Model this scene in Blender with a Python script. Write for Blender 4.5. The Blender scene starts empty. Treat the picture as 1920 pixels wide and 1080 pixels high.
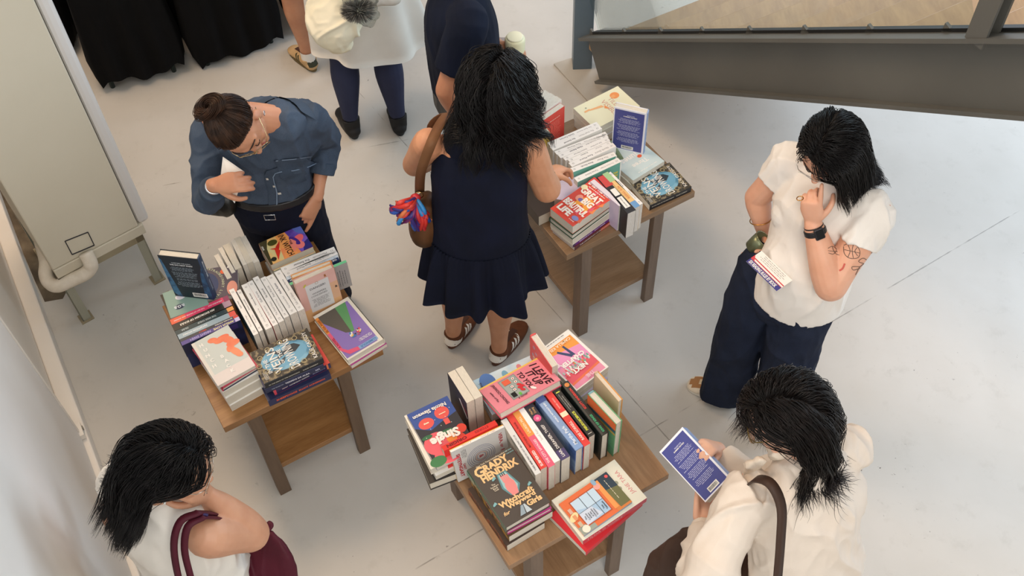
import bpy, bmesh, math, random
import numpy as np
from mathutils import Vector, Matrix, noise
from mathutils.bvhtree import BVHTree
random.seed(7); rng = np.random.default_rng(7)
sc = bpy.context.scene
COL = sc.collection
def V(*a): return Vector(a)

# ------------------------------------------------------------ camera
CF = 2003.0; CT = 0.9190; CR = -0.0390
cF = V(0, math.cos(CT), -math.sin(CT)); cU = V(0, math.sin(CT), math.cos(CT)); cR = V(1, 0, 0)
cX = cR*math.cos(CR) + cU*math.sin(CR); cY = -cR*math.sin(CR) + cU*math.cos(CR)
cam_d = bpy.data.cameras.new('camera'); cam = bpy.data.objects.new('camera', cam_d); COL.objects.link(cam)
M3 = Matrix((cX, cY, -cF)).transposed()
cam.matrix_world = Matrix.Translation((0, 0, 4)) @ M3.to_4x4()
cam_d.sensor_width = 36; cam_d.lens = 36*CF/1920; cam_d.clip_start = .05
sc.camera = cam
def un(px, py, z):
    d = cF + cX*(px-960)/CF - cY*(py-540)/CF
    return V(0, 0, 4) + d*((z-4)/d.z)

# ------------------------------------------------------------ world, lights, exposure
sc.view_settings.view_transform = 'Standard'; sc.view_settings.look = 'None'
sc.view_settings.exposure = 0.0; sc.view_settings.gamma = 1; sc.view_settings.use_curve_mapping = False
w = bpy.data.worlds.new('world'); sc.world = w; w.use_nodes = True
bg = w.node_tree.nodes['Background']; bg.inputs[0].default_value = (1, .965, .92, 1); bg.inputs[1].default_value = .44
def area(name, loc, target, size, size_y, power, color):
    l = bpy.data.lights.new(name, 'AREA'); l.shape = 'RECTANGLE'; l.size = size; l.size_y = size_y
    l.energy = power; l.color = color
    o = bpy.data.objects.new(name, l); COL.objects.link(o); o.location = loc
    o.rotation_euler = (Vector(target)-Vector(loc)).to_track_quat('-Z', 'Y').to_euler()
    return o
area('window_daylight', (6.0, 4.8, 3.0), (.6, 2.6, 0), 4.5, 3.0, 330, (.68, .83, 1))
area('window_daylight_far', (3.4, 9.0, 3.4), (1.0, 3.2, 0), 3.4, 2.8, 130, (.72, .85, 1))
area('ceiling_lamp_warm', (-2.6, 4.2, 5.6), (-1.6, 3.4, 0), 1.8, 1.8, 175, (1, .70, .45))
area('ceiling_lamp_warm_near', (-2.0, 1.0, 5.6), (-1.0, 2.0, 0), 1.5, 1.5, 70, (1, .74, .52))
area('ceiling_lamp', (.8, .2, 6.0), (.2, 2.2, .5), 3.0, 2.0, 60, (1, .96, .92))
area('front_fill', (.3, -2.6, 4.6), (0, 2.2, .7), 4.0, 2.4, 190, (1, .955, .90))  # fill light added behind the camera to brighten the faces turned this way

# ------------------------------------------------------------ materials
MATS = {}
def srgb(h):
    if isinstance(h, str):
        c = [int(h[i:i+2], 16)/255 for i in (0, 2, 4)]
        return tuple(x/12.92 if x <= .04045 else ((x+.055)/1.055)**2.4 for x in c)
    return tuple(h)
def mat(h, rough=.6, metal=0, kind='plain', name=None, **kw):
    key = (h, rough, metal, kind, tuple(sorted(kw.items())))
    if key in MATS: return MATS[key]
    m = bpy.data.materials.new(name or kind+'_'+str(h)); m.use_nodes = True
    nt = m.node_tree; N = nt.nodes; Lk = nt.links; b = N['Principled BSDF']
    c = srgb(h)+(1,)
    b.inputs['Base Color'].default_value = c; b.inputs['Roughness'].default_value = rough
    b.inputs['Metallic'].default_value = metal
    if kw.get('spec') is not None: b.inputs['Specular IOR Level'].default_value = kw['spec']
    tc = N.new('ShaderNodeTexCoord')
    def noise_tex(scale, detail=4, vec='Object', scl=None):
        n = N.new('ShaderNodeTexNoise'); n.inputs['Scale'].default_value = scale; n.inputs['Detail'].default_value = detail
        if scl:
            mp = N.new('ShaderNodeMapping'); mp.inputs['Scale'].default_value = scl
            Lk.new(tc.outputs[vec], mp.inputs['Vector']); Lk.new(mp.outputs['Vector'], n.inputs['Vector'])
        else: Lk.new(tc.outputs[vec], n.inputs['Vector'])
        return n
    def mixc(fac, c1, c2):
        r = N.new('ShaderNodeMix'); r.data_type = 'RGBA'
        r.inputs[6].default_value = srgb(c1)+(1,); r.inputs[7].default_value = srgb(c2)+(1,)
        Lk.new(fac, r.inputs[0]); Lk.new(r.outputs[2], b.inputs['Base Color']); return r
    def ramp(inp, a, z):
        r = N.new('ShaderNodeMapRange'); r.inputs['From Min'].default_value = a; r.inputs['From Max'].default_value = z
        Lk.new(inp, r.inputs['Value']); return r.outputs[0]
    def bump(inp, st, dist=.002):
        bp = N.new('ShaderNodeBump'); bp.inputs['Strength'].default_value = st; bp.inputs['Distance'].default_value = dist
        Lk.new(inp, bp.inputs['Height']); Lk.new(bp.outputs[0], b.inputs['Normal'])
    if kind == 'fabric':
        n = noise_tex(kw.get('scale', 9)); n2 = noise_tex(450, 2)
        mixc(ramp(n.outputs[0], .35, .7), h, kw.get('h2', h))
        a = N.new('ShaderNodeMath'); a.operation = 'MULTIPLY_ADD'; a.inputs[1].default_value = .25
        Lk.new(n2.outputs[0], a.inputs[0]); Lk.new(n.outputs[0], a.inputs[2]); bump(a.outputs[0], .35, .004)
        b.inputs['Specular IOR Level'].default_value = .2
        if kw.get('sheen'): b.inputs['Sheen Weight'].default_value = kw['sheen']
    elif kind == 'denim':
        n = noise_tex(7); n2 = noise_tex(600, 2, scl=(1, 1, .25))
        a = N.new('ShaderNodeMath'); a.operation = 'MULTIPLY_ADD'; a.inputs[1].default_value = .5
        Lk.new(n2.outputs[0], a.inputs[0]); Lk.new(n.outputs[0], a.inputs[2])
        mixc(ramp(a.outputs[0], .5, 1.0), h, kw.get('h2', h)); bump(a.outputs[0], .3, .002)
        b.inputs['Specular IOR Level'].default_value = .15
    elif kind == 'skin':
        n = noise_tex(14, 3); mixc(ramp(n.outputs[0], .35, .7), h, kw.get('h2', h))
        b.inputs['Subsurface Weight'].default_value = .12; b.inputs['Subsurface Radius'].default_value = (.01, .004, .002)
        n2 = noise_tex(260, 2); bump(n2.outputs[0], .06, .001)
    elif kind == 'wood':
        n = noise_tex(3.2, 6, scl=kw.get('grain', (1, 11, 11))); n2 = noise_tex(16, 5, scl=kw.get('grain', (1, 11, 11)))
        a = N.new('ShaderNodeMath'); a.operation = 'MULTIPLY_ADD'; a.inputs[1].default_value = .55
        Lk.new(n2.outputs[0], a.inputs[0]); Lk.new(n.outputs[0], a.inputs[2])
        mixc(ramp(a.outputs[0], .55, 1.0), h, kw.get('h2', h)); bump(a.outputs[0], .15, .001)
    elif kind == 'pages':
        n = noise_tex(1, 3, scl=kw.get('lines', (60, 60, 1500)))
        mixc(ramp(n.outputs[0], .3, .75), kw.get('h2', 'cfc8ba'), h); bump(n.outputs[0], .3, .0006)
    elif kind == 'hair':
        n = noise_tex(40, 4); mixc(ramp(n.outputs[0], .4, .75), h, kw.get('h2', h)); b.inputs['Specular IOR Level'].default_value = .28
    elif kind == 'paint':
        n = noise_tex(2.5, 5); mixc(ramp(n.outputs[0], .3, .75), h, kw.get('h2', h))
        n2 = noise_tex(60, 3); bump(n2.outputs[0], .08, .002)
    elif kind == 'glass':
        for nn in list(N):
            if nn.type == 'BSDF_PRINCIPLED': N.remove(nn)
        tr = N.new('ShaderNodeBsdfTransparent'); gl = N.new('ShaderNodeBsdfGlossy'); gl.inputs['Roughness'].default_value = .02
        fr = N.new('ShaderNodeLayerWeight'); fr.inputs[0].default_value = .12
        mx = N.new('ShaderNodeMixShader'); Lk.new(ramp(fr.outputs['Fresnel'], 0, 1.6), mx.inputs[0]); Lk.new(tr.outputs[0], mx.inputs[1]); Lk.new(gl.outputs[0], mx.inputs[2])
        Lk.new(mx.outputs[0], N['Material Output'].inputs[0])
        tr.inputs[0].default_value = c
    elif kind == 'print':       # mottled two-colour artwork
        n = noise_tex(kw.get('scale', 25), kw.get('detail', 3)); mixc(ramp(n.outputs[0], kw.get('lo', .42), kw.get('hi', .58)), h, kw.get('h2', h))
    MATS[key] = m
    return m

# ------------------------------------------------------------ object helpers
def tag(o, label=None, cat=None, group=None, kind=None):
    if label: o['label'] = label
    if cat: o['category'] = cat
    if group: o['group'] = group
    if kind: o['kind'] = kind
    return o
def empty(name, M, label=None, cat=None, group=None):
    o = bpy.data.objects.new(name, None); o.empty_display_size = .05; COL.objects.link(o)
    o.matrix_world = M if isinstance(M, Matrix) else Matrix.Translation(M)
    return tag(o, label, cat, group)
def link(name, me, parent=None):
    o = bpy.data.objects.new(name, me); COL.objects.link(o)
    if parent is not None: o.parent = parent
    return o
def frame(o, X, Y, Z):
    M = Matrix((X, Y, Z)).transposed().to_4x4(); M.translation = o; return M

class MB:
    """collects shapes, builds ONE mesh object"""
    def __init__(s): s.v = []; s.f = []; s.m = []; s.mats = []; s.sm = []
    def mi(s, m):
        if m not in s.mats: s.mats.append(m)
        return s.mats.index(m)
    def add(s, vs, fs, m, smooth=False):
        k = len(s.v); s.v += [tuple(x) for x in vs]; i = s.mi(m)
        for f in fs: s.f.append(tuple(a+k for a in f)); s.m.append(i); s.sm.append(smooth)
    def box(s, a, b, m, M=None):
        vs = [Vector((x, y, z)) for z in (a[2], b[2]) for y in (a[1], b[1]) for x in (a[0], b[0])]
        if M is not None: vs = [M @ p for p in vs]
        s.add(vs, [(0, 2, 3, 1), (4, 5, 7, 6), (0, 1, 5, 4), (2, 6, 7, 3), (0, 4, 6, 2), (1, 3, 7, 5)], m)
    def bar(s, p, q, w, h, m, up=(0, 0, 1)):
        p = Vector(p); q = Vector(q); d = (q-p); L = d.length; d.normalize()
        x = d.cross(Vector(up)).normalized(); y = x.cross(d)
        s.box((-w/2, -h/2, 0), (w/2, h/2, L), m, frame(p, x, y, d))
    def tube(s, pts, r, m, n=10, cap=True, closed=False):
        pts = [Vector(p) for p in pts]; k = len(pts); vs = []; fs = []
        rr = r if isinstance(r, (list, tuple)) else [r]*k
        nrm = None
        for i, p in enumerate(pts):
            a = pts[(i-1) % k] if (closed or i > 0) else p; b_ = pts[(i+1) % k] if (closed or i < k-1) else p
            t = (b_-a).normalized()
            if nrm is None:
                nrm = t.cross(V(0, 0, 1));
                if nrm.length < .05: nrm = t.cross(V(1, 0, 0))
            nrm = (nrm - t*nrm.dot(t)).normalized(); bb = t.cross(nrm)
            for j in range(n):
                an = 2*math.pi*j/n; vs.append(p + (nrm*math.cos(an)+bb*math.sin(an))*rr[i])
        seg = k if closed else k-1
        for i in range(seg):
            for j in range(n):
                a = i*n+j; b2 = i*n+(j+1) % n; c = ((i+1) % k)*n
                fs.append((a, b2, c+(j+1) % n, c+j))
        if cap and not closed: fs += [tuple(range(n-1, -1, -1)), tuple((k-1)*n+j for j in range(n))]
        s.add(vs, fs, m, True)
    def prism(s, poly, z0, z1, m, M=None):
        n = len(poly); vs = [Vector((x, y, z0)) for x, y in poly]+[Vector((x, y, z1)) for x, y in poly]
        if M is not None: vs = [M @ p for p in vs]
        s.add(vs, [tuple(range(n-1, -1, -1)), tuple(range(n, 2*n))]+[(i, (i+1) % n, n+(i+1) % n, n+i) for i in range(n)], m)
    def ell(s, c, r, m, M=None, nu=16, nv=10):
        vs = []; fs = []
        for i in range(nv+1):
            ph = math.pi*i/nv
            for j in range(nu):
                th = 2*math.pi*j/nu; p = V(c[0]+r[0]*math.sin(ph)*math.cos(th), c[1]+r[1]*math.sin(ph)*math.sin(th), c[2]+r[2]*math.cos(ph))
                vs.append(M @ p if M is not None else p)
        for i in range(nv):
            for j in range(nu): fs.append((i*nu+j, (i+1)*nu+j, (i+1)*nu+(j+1) % nu, i*nu+(j+1) % nu))
        s.add(vs, fs, m, True)
    def build(s, name, parent=None, bevel=0):
        me = bpy.data.meshes.new(name); me.from_pydata(s.v, [], s.f); me.update()
        for m in s.mats: me.materials.append(m)
        me.polygons.foreach_set('material_index', s.m); me.polygons.foreach_set('use_smooth', s.sm)
        o = link(name, me, parent)
        if bevel:
            b = o.modifiers.new('bevel', 'BEVEL'); b.width = bevel; b.segments = 2; b.limit_method = 'ANGLE'
        return o

TXT = {}
def text_mesh(body, bold=0, shear=0, spacing=1):
    k = (body, bold, shear, spacing)
    if k not in TXT:
        c = bpy.data.curves.new('t', 'FONT'); c.body = body; c.offset = bold; c.shear = shear; c.space_character = spacing
        c.resolution_u = 2; c.fill_mode = 'BOTH' if False else 'FRONT'
        o = bpy.data.objects.new('t', c)
        me = bpy.data.meshes.new_from_object(o)
        vs = [(v.co.x, v.co.y) for v in me.vertices]; fs = [tuple(p.vertices) for p in me.polygons]
        bpy.data.objects.remove(o); bpy.data.curves.remove(c); bpy.data.meshes.remove(me)
        xs = [v[0] for v in vs]; ys = [v[1] for v in vs]
        TXT[k] = (vs, fs, (min(xs), min(ys), max(xs), max(ys)))
    return TXT[k]

class Art:
    """draws flat printed artwork on one rectangular face, (u,v) in metres on the face"""
    def __init__(s, mb, M, W, H, e=.00035):
        s.mb = mb; s.M = M; s.W = W; s.H = H; s.z = e; s.e = .00012
    def poly(s, pts, m):
        n = len(pts); s.mb.add([s.M @ V(u*s.W, v*s.H, s.z) for u, v in pts], [tuple(range(n))], m); s.z += s.e
    def rect(s, u0, v0, u1, v1, m): s.poly([(u0, v0), (u1, v0), (u1, v1), (u0, v1)], m)
    def ell(s, u, v, ru, rv, m, n=18, rot=0):
        """radii in metres"""
        P = []
        for i in range(n):
            a = 2*math.pi*i/n; x = ru*math.cos(a); y = rv*math.sin(a)
            P.append((u+(x*math.cos(rot)-y*math.sin(rot))/s.W, v+(x*math.sin(rot)+y*math.cos(rot))/s.H))
        s.poly(P, m)
    def ring(s, u, v, r, m, t=.0008, a0=0, a1=6.283, n=28):
        vs = []; 
        for i in range(n+1):
            a = a0+(a1-a0)*i/n
            for q in (r-t, r+t): vs.append(s.M @ V(u*s.W+q*math.cos(a), v*s.H+q*math.sin(a), s.z))
        s.mb.add(vs, [(2*i, 2*i+1, 2*i+3, 2*i+2) for i in range(n)], m); s.z += s.e
    def text(s, body, u0, v0, u1, v1, m, rot=0, bold=.02, shear=0, keep=True, spacing=1, align='C'):
        """fits text in the box u0..u1, v0..v1 (fractions); rot = quarter turns"""
        vs, fs, bb = text_mesh(body, bold, shear, spacing)
        bw = (u1-u0)*s.W; bh = (v1-v0)*s.H; tw = bb[2]-bb[0]; th = bb[3]-bb[1]
        if rot % 2: bw, bh = bh, bw
        sx = bw/tw; sy = bh/th
        if keep: sx = sy = min(sx, sy)
        cx = (u0+u1)/2*s.W; cy = (v0+v1)/2*s.H; a = rot*math.pi/2; ca, sa = math.cos(a), math.sin(a)
        off = 0
        if align == 'L': off = -(bw-tw*sx)/2
        out = []
        for x, y in vs:
            X = (x-(bb[0]+bb[2])/2)*sx+off; Y = (y-(bb[1]+bb[3])/2)*sy
            out.append(s.M @ V(cx+X*ca-Y*sa, cy+X*sa+Y*ca, s.z))
        s.mb.add(out, fs, m); s.z += s.e
    def arc_text(s, body, u, v, r, a0, a1, h, m, inward=False, bold=.02):
        n = len(body)
        for i, ch in enumerate(body):
            if ch == ' ': continue
            a = a0+(a1-a0)*(i+.5)/n; vs, fs, bb = text_mesh(ch, bold)
            sc_ = h/.7; ca, sa = math.cos(a-math.pi/2), math.sin(a-math.pi/2)
            if inward: ca, sa = -ca, -sa
            out = []
            for x, y in vs:
                X = (x-(bb[0]+bb[2])/2)*sc_; Y = y*sc_-h/2
                out.append(s.M @ V(u*s.W+r*math.cos(a)+X*ca-Y*sa, v*s.H+r*math.sin(a)+X*sa+Y*ca, s.z))
            s.mb.add(out, fs, m)
        s.z += s.e
    def lines(s, u0, v0, u1, v1, n, m, fill=.45, seed=1, align='C'):
        r = random.Random(seed); st = (v1-v0)/n
        vs = []; fs = []
        for i in range(n):
            L = (u1-u0)*(r.uniform(.8, 1) if i % 5 != 4 else r.uniform(.35, .7)); c = (u0+u1)/2
            x = c-L/2 if align == 'C' else u0; y = v1-st*(i+.5)-st*fill/2; xe = x+L
            while x < xe-.005:
                wd = min(r.uniform(.03, .1), xe-x); k = len(vs)
                vs += [s.M @ V(a*s.W, b_*s.H, s.z) for a, b_ in ((x, y), (x+wd, y), (x+wd, y+st*fill), (x, y+st*fill))]
                fs.append((k, k+1, k+2, k+3)); x += wd+.018
        s.mb.add(vs, fs, m); s.z += s.e
    def barcode(s, u0, v0, u1, v1):
        s.rect(u0, v0, u1, v1, WHITE); r = random.Random(3); vs = []; fs = []; x = u0+.06*(u1-u0)
        while x < u1-.08*(u1-u0):
            wd = (u1-u0)*r.choice((.012, .02, .03)); k = len(vs)
            vs += [s.M @ V(a*s.W, b_*s.H, s.z) for a, b_ in ((x, v0+.22*(v1-v0)), (x+wd, v0+.22*(v1-v0)), (x+wd, v1-.15*(v1-v0)), (x, v1-.15*(v1-v0)))]
            fs.append((k, k+1, k+2, k+3)); x += wd+(u1-u0)*r.choice((.014, .022))
        s.mb.add(vs, fs, BLACK); s.z += s.e
WHITE = mat('f2f0ea', .5); BLACK = mat('15151a', .5); CREAM = mat('ece4d2', .55); INK = mat('2a2a30', .6)
GREYINK = mat('6d6a6c', .6)

# ------------------------------------------------------------ the setting
fm = bpy.data.materials.new('painted_concrete'); fm.use_nodes = True
def floor_material(m):
    nt = m.node_tree; N = nt.nodes; Lk = nt.links; b = N['Principled BSDF']
    tc = N.new('ShaderNodeTexCoord')
    def nz(scale, det=5, rough=.55, dist=0):
        n = N.new('ShaderNodeTexNoise'); n.inputs['Scale'].default_value = scale; n.inputs['Detail'].default_value = det
        n.inputs['Roughness'].default_value = rough; n.inputs['Distortion'].default_value = dist
        Lk.new(tc.outputs['Object'], n.inputs['Vector']); return n.outputs[0]
    def mr(i, a, z, o0=0, o1=1):
        r = N.new('ShaderNodeMapRange'); Lk.new(i, r.inputs['Value'])
        for k, vv in zip(('From Min', 'From Max', 'To Min', 'To Max'), (a, z, o0, o1)): r.inputs[k].default_value = vv
        return r.outputs[0]
    def mth(op, a, b_=None, c=None):
        n = N.new('ShaderNodeMath'); n.operation = op
        for i, x in enumerate((a, b_, c)):
            if x is None: continue
            if isinstance(x, (int, float)): n.inputs[i].default_value = x
            else: Lk.new(x, n.inputs[i])
        return n.outputs[0]
    sep = N.new('ShaderNodeSeparateXYZ'); Lk.new(tc.outputs['Object'], sep.inputs[0])
    def mix(fac, a, c2):
        r = N.new('ShaderNodeMix'); r.data_type = 'RGBA'; Lk.new(fac, r.inputs[0])
        if isinstance(a, str): r.inputs[6].default_value = srgb(a)+(1,)
        else: Lk.new(a, r.inputs[6])
        r.inputs[7].default_value = srgb(c2)+(1,); return r.outputs[2]
    col = mix(mr(nz(1.3), .35, .7), 'c9c5be', 'bebab2')
    col = mix(mr(nz(9, 6, .7), .56, .8, 0, .5), col, 'aca79e')
    # worn specks
    col = mix(mth('MULTIPLY', mr(nz(38, 4, .7), .665, .71), mr(nz(2.2, 3), .5, .62)), col, '5d5953')
    col = mix(mth('MULTIPLY', mr(nz(14, 6, .8, 1.5), .62, .68), mr(nz(1.1, 3), .52, .6, 0, .6)), col, '8a857d')
    # hairline seams where the slabs meet, broken up where the paint bridges them
    fac = None
    for (nx, ny, d, lo, hi) in SEAMS:
        dist = mth('ABSOLUTE', mth('ADD', mth('MULTIPLY_ADD', sep.outputs[0], nx, mth('MULTIPLY', sep.outputs[1], ny)), -d))
        dist = mth('ADD', dist, mth('MULTIPLY', nz(22, 3), .006))
        f = mr(dist, .0042, .0062, 1, 0); f = mth('MULTIPLY', f, mr(nz(5, 3), lo, hi))
        fac = f if fac is None else mth('MAXIMUM', fac, f)
    col = mix(mth('MULTIPLY', fac, .6), col, '6f6a62')
    Lk.new(col, b.inputs['Base Color'])
    Lk.new(mr(nz(3), .3, .7, .34, .5), b.inputs['Roughness'])
    bp = N.new('ShaderNodeBump'); bp.inputs['Strength'].default_value = .25; bp.inputs['Distance'].default_value = .01
    Lk.new(mth('ADD', nz(5, 3), mth('MULTIPLY', fac, -.6)), bp.inputs['Height']); Lk.new(bp.outputs[0], b.inputs['Normal'])
def seam(a, b_, lo=.42, hi=.52):
    p = un(*a, 0); q = un(*b_, 0); n = Vector((-(q-p).y, (q-p).x)).normalized()
    return (n.x, n.y, n.x*p.x+n.y*p.y, lo, hi)
SEAMS = [seam((1005, 545), (1255, 825)), seam((1215, 808), (1700, 520)), seam((560, 300), (800, 255), .5, .6)]
floor_material(fm)
f = MB(); f.box((-9, -3, -.1), (10, 12, 0), fm); tag(f.build('floor'), kind='structure')

# left wall with low baseboard
WALLM = mat('e9e2d8', .55, kind='paint', h2='f0eae1'); WALLC = mat('e9e4de', .5, kind='paint', h2='efebe6')
wd = V(.467, -.884, 0).normalized(); wn = V(.884, .467, 0).normalized()   # along the wall, out of the wall
w0 = V(-2.135, 2.911, 0)-wn*.07
WF = frame(w0, wd, wn, V(0, 0, 1))
WW = MB(); WW.box((-5.5, -.25, 0), (4.5, 0, 5.2), WALLM, WF); tag(WW.build('wall_left'), kind='structure')
bb = MB(); bb.box((-5.5, 0, 0), (4.5, .07, .10), WALLM, WF); tag(bb.build('baseboard_left', bevel=.008), kind='structure')
vs_ = (V(-1.867, 2.26, 0)-w0).dot(wd)
tb = MB(); tb.box((vs_, 0, .105), (4.4, .045, 5.1), WALLC, WF); tag(tb.build('trim_1', bevel=.004), kind='structure')
br = MB(); DK = mat('8b8478', .6)
br.box((vs_-.012, 0, .02), (vs_-.002, .05, 1.3), WALLM, WF)
br.box((vs_-.05, .0, .105), (vs_+.02, .062, .135), WALLM, WF); br.box((vs_-.035, .062, .108), (vs_-.02, .066, .125), DK, WF)
br.box((vs_-.03, .0, .16), (vs_-.022, .03, .3), DK, WF)
tag(br.build('trim_2'), kind='structure')

# ------------------------------------------------------------ stairs: newel, stringer, treads, glass
STEEL = mat('5a5954', .5, .1, kind='paint', h2='63625c'); STEELB = mat('5c6c78', .4, .1, kind='paint', h2='687884')
TREAD = mat('a8835a', .35, kind='wood', h2='bd9768', grain=(5, 1.2, 5)); RUB = mat('141414', .5)
GLASS = mat('f3f7f6', kind='glass')
s_ = 1.39
SK = V(.096, -.188, .15)*s_                     # one tread up the stair
S0 = V(0, 0, 4)+V(.521, 2.86, -2.366)*s_        # stringer top at tread 0
run = V(SK.x, SK.y, 0).normalized(); side = V(-run.y, run.x, 0)
if side.x < 0: side = -side
sl = SK.normalized(); upn = side.cross(sl).normalized()
if upn.z < 0: upn = -upn
st = MB(); A_ = S0-SK*2.05; B_ = S0+SK*10.5
def slab(mb, p, q, o0, o1, h0, h1, m):
    """box along the slope from p to q, o = offset to the side, h = offset normal to the slope"""
    d = (q-p); L = d.length; mb.box((0, o0, h0), (L, o1, h1), m, frame(p, d.normalized(), side, d.normalized().cross(side)*1))
hsgn = 1 if sl.cross(side).z > 0 else -1
def hslab(mb, p, q, o0, o1, h0, h1, m):
    lo, hi = (h0, h1) if hsgn > 0 else (-h1, -h0); slab(mb, p, q, o0, o1, lo, hi, m)
# channel: web between flanges, cut off flat on the floor
hslab(st, A_, B_, .0, .012, -.25, 0, STEEL); hslab(st, A_, B_, -.055, .006, -.016, 0, STEEL); hslab(st, A_, B_, -.032, .006, -.262, -.246, STEEL)
stair = empty('staircase', V(A_.x, A_.y, 0), 'grey steel staircase with wooden treads rising at the top right', 'staircase')
def adopt(o, root):
    o.data.transform(root.matrix_world.inverted()); o.parent = root; return o
stair_o = adopt(st.build('stringer'), stair)
me = stair_o.data; bm = bmesh.new(); bm.from_mesh(me)
bmesh.ops.bisect_plane(bm, geom=bm.verts[:]+bm.edges[:]+bm.faces[:], plane_co=(0, 0, .004), plane_no=(0, 0, -1), clear_outer=True)
bm.to_mesh(me); bm.free()
st2 = MB(); hslab(st2, A_+side*1.1, B_+side*1.1, .0, .05, -.25, .0, STEEL)
o = adopt(st2.build('stringer'), stair); bm = bmesh.new(); bm.from_mesh(o.data)
bmesh.ops.bisect_plane(bm, geom=bm.verts[:]+bm.edges[:]+bm.faces[:], plane_co=(0, 0, .004), plane_no=(0, 0, -1), clear_outer=True)
bm.to_mesh(o.data); bm.free()
for k in range(-2, 10):
    p = S0+SK*(k)-V(0, 0, .075); t = MB()
    fr = frame(p, run, side, V(0, 0, 1)) if run.cross(side).z > 0 else frame(p, run, side, V(0, 0, 1))
    t.box((-.02, .02, -.045), (.30, 1.09, 0), TREAD, fr); adopt(t.build('tread', bevel=.003), stair)
    if k < 9:
        t = MB(); t.box((.285, .02, 0), (.30, 1.09, SK.z-.045), TREAD, fr); adopt(t.build('riser'), stair)
    c = MB(); q = S0+SK*(k+.0); c.prism([(0, 0), (.05, 0), (.025, .03)], 0, .012, STEEL, frame(q+side*.02, sl, upn, -side)); adopt(c.build('clamp'), stair)
g = MB(); hslab(g, S0-SK*1.75, S0+SK*5.35, .018, .03, .006, .95, GLASS); adopt(g.build('glass_panel'), stair)
g = MB(); hslab(g, S0+SK*6.05, S0+SK*10, .018, .03, .006, .95, GLASS); adopt(g.build('glass_panel'), stair)
g = MB(); hslab(g, S0-SK*1.9, S0+SK*10, .008, .04, 0, .012, RUB); adopt(g.build('gasket'), stair)
# I-section post on the stringer
pp = S0+SK*5.55-side*.02
po = MB(); fr = frame(V(pp.x, pp.y, 0), run, side, V(0, 0, 1))
for (a0, b0, a1, b1) in ((-.035, -.03, .035, -.02), (-.035, .02, .035, .03), (-.004, -.02, .004, .02)):
    po.box((a0, b0, pp.z-.02), (a1, b1, pp.z+1.1), STEEL, fr)
adopt(po.build('post'), stair)
# newel column at the foot of the stair with its base plate
npz = V(.44, 4.60, 0)
cfr = frame(npz, V(1, 0, 0), V(0, 1, 0), V(0, 0, 1))
nw = MB(); nw.box((-.055, -.05, 0), (.05, .05, 1.3), STEELB, cfr); adopt(nw.build('newel_post', bevel=.004), stair)
PL = mat('c9c4ba', .5, kind='paint', h2='a39c90')
bp_ = MB(); P4 = [un(1038, 122, 0), un(1080, 108, 0), un(1188, 150, 0), un(1105, 195, 0)]
bp_.prism([(p.x, p.y) for p in P4], 0, .012, PL); o = bp_.build('base_plate', bevel=.003); adopt(o, stair)
ab = MB(); q = un(1132, 148, 0); ab.box((q.x-.02, q.y-.03, .012), (q.x+.01, q.y+.05, .07), STEELB); ab.box((q.x-.02, q.y-.03, .012), (q.x+.1, q.y+.05, .02), STEELB)
ab.tube([(q.x+.06, q.y+.01, .02), (q.x+.06, q.y+.01, .04)], .012, PL, 6); adopt(ab.build('angle_bracket'), stair)

dt = MB(); GAPSHADE = mat('4a3f31', .8, kind='print', h2='7a6c57', scale=9, detail=6, lo=.35, hi=.65)  # shade between wall and air conditioner, painted as a mottled brown floor patch
dt.prism([(p.x, p.y) for p in [un(-60, 262, 0), un(-30, 330, 0), un(24, 428, 0), un(66, 528, 0), un(84, 566, 0), un(118, 560, 0), un(128, 540, 0), un(112, 500, 0), un(90, 450, 0), un(60, 390, 0), un(10, 290, 0)][::-1]], .0, .002, GAPSHADE)
tag(dt.build('gap_shade'), kind='structure'); bpy.data.objects['gap_shade'].name = 'gap_shade_patch'

# ------------------------------------------------------------ air conditioner on its steel stand, insulated pipe
ACB = mat('d3cbb7', .45, kind='paint', h2='d9d1be'); ACW = mat('dcd9d6', .35); RUST = mat('8d7f63', .7, kind='paint', h2='a39b83'); GALV = mat('a3a393', .5, .3, kind='paint', h2='b2b0a0')
c0 = V(-1.996, 2.948, 0); c1 = V(-1.667, 3.189, 0); ax = (c1-c0).normalized(); ay = V(-ax.y, ax.x, 0); AW = (c1-c0).length
AF = frame(c0, ax, ay, V(0, 0, 1))
ac = empty('floor_standing_air_conditioner', c0, 'tall beige floor-standing air conditioner on a rusty steel stand by the left wall', 'air conditioner')
a = MB(); a.box((0, 0, .39), (AW, .56, 2.02), ACB, AF); adopt(a.build('cabinet', bevel=.006), ac)
a = MB(); a.box((0, -.002, .33), (AW+.02, .56, .387), ACB, AF); adopt(a.build('base_panel', bevel=.004), ac)
a = MB(); a.box((AW+.005, .004, .385), (AW+.06, .556, 2.0), ACW, AF); adopt(a.build('front_panel', bevel=.018), ac)
a = MB()
def acpt(x, y): # point on the side face for a pixel
    d = cF + cX*(x-960)/CF - cY*(y-540)/CF; n = ay; t = (c0-V(0, 0, 4)).dot(n)/d.dot(n); p = V(0, 0, 4)+d*t-c0; return (p.dot(ax), p.z)
Q = [acpt(121.6, 452), acpt(164.5, 435), acpt(176.5, 459.5), acpt(135, 477)]
for i in range(4):
    (x0, z0), (x1, z1) = Q[i], Q[(i+1) % 4]
    a.bar(AF @ V(x0, -.001, z0), AF @ V(x1, -.001, z1), .004, .004, INK, up=ay)
adopt(a.build('access_panel_seam'), ac)
a = MB()
for (x0, y0, x1, y1) in ((0, 0, AW, .035), (0, .525, AW, .56), (0, 0, .035, .56), (AW-.035, 0, AW, .56)): a.box((x0, y0, .295), (x1, y1, .33), RUST if y0 == 0 else GALV, AF)
adopt(a.build('stand_frame'), ac)
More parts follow.
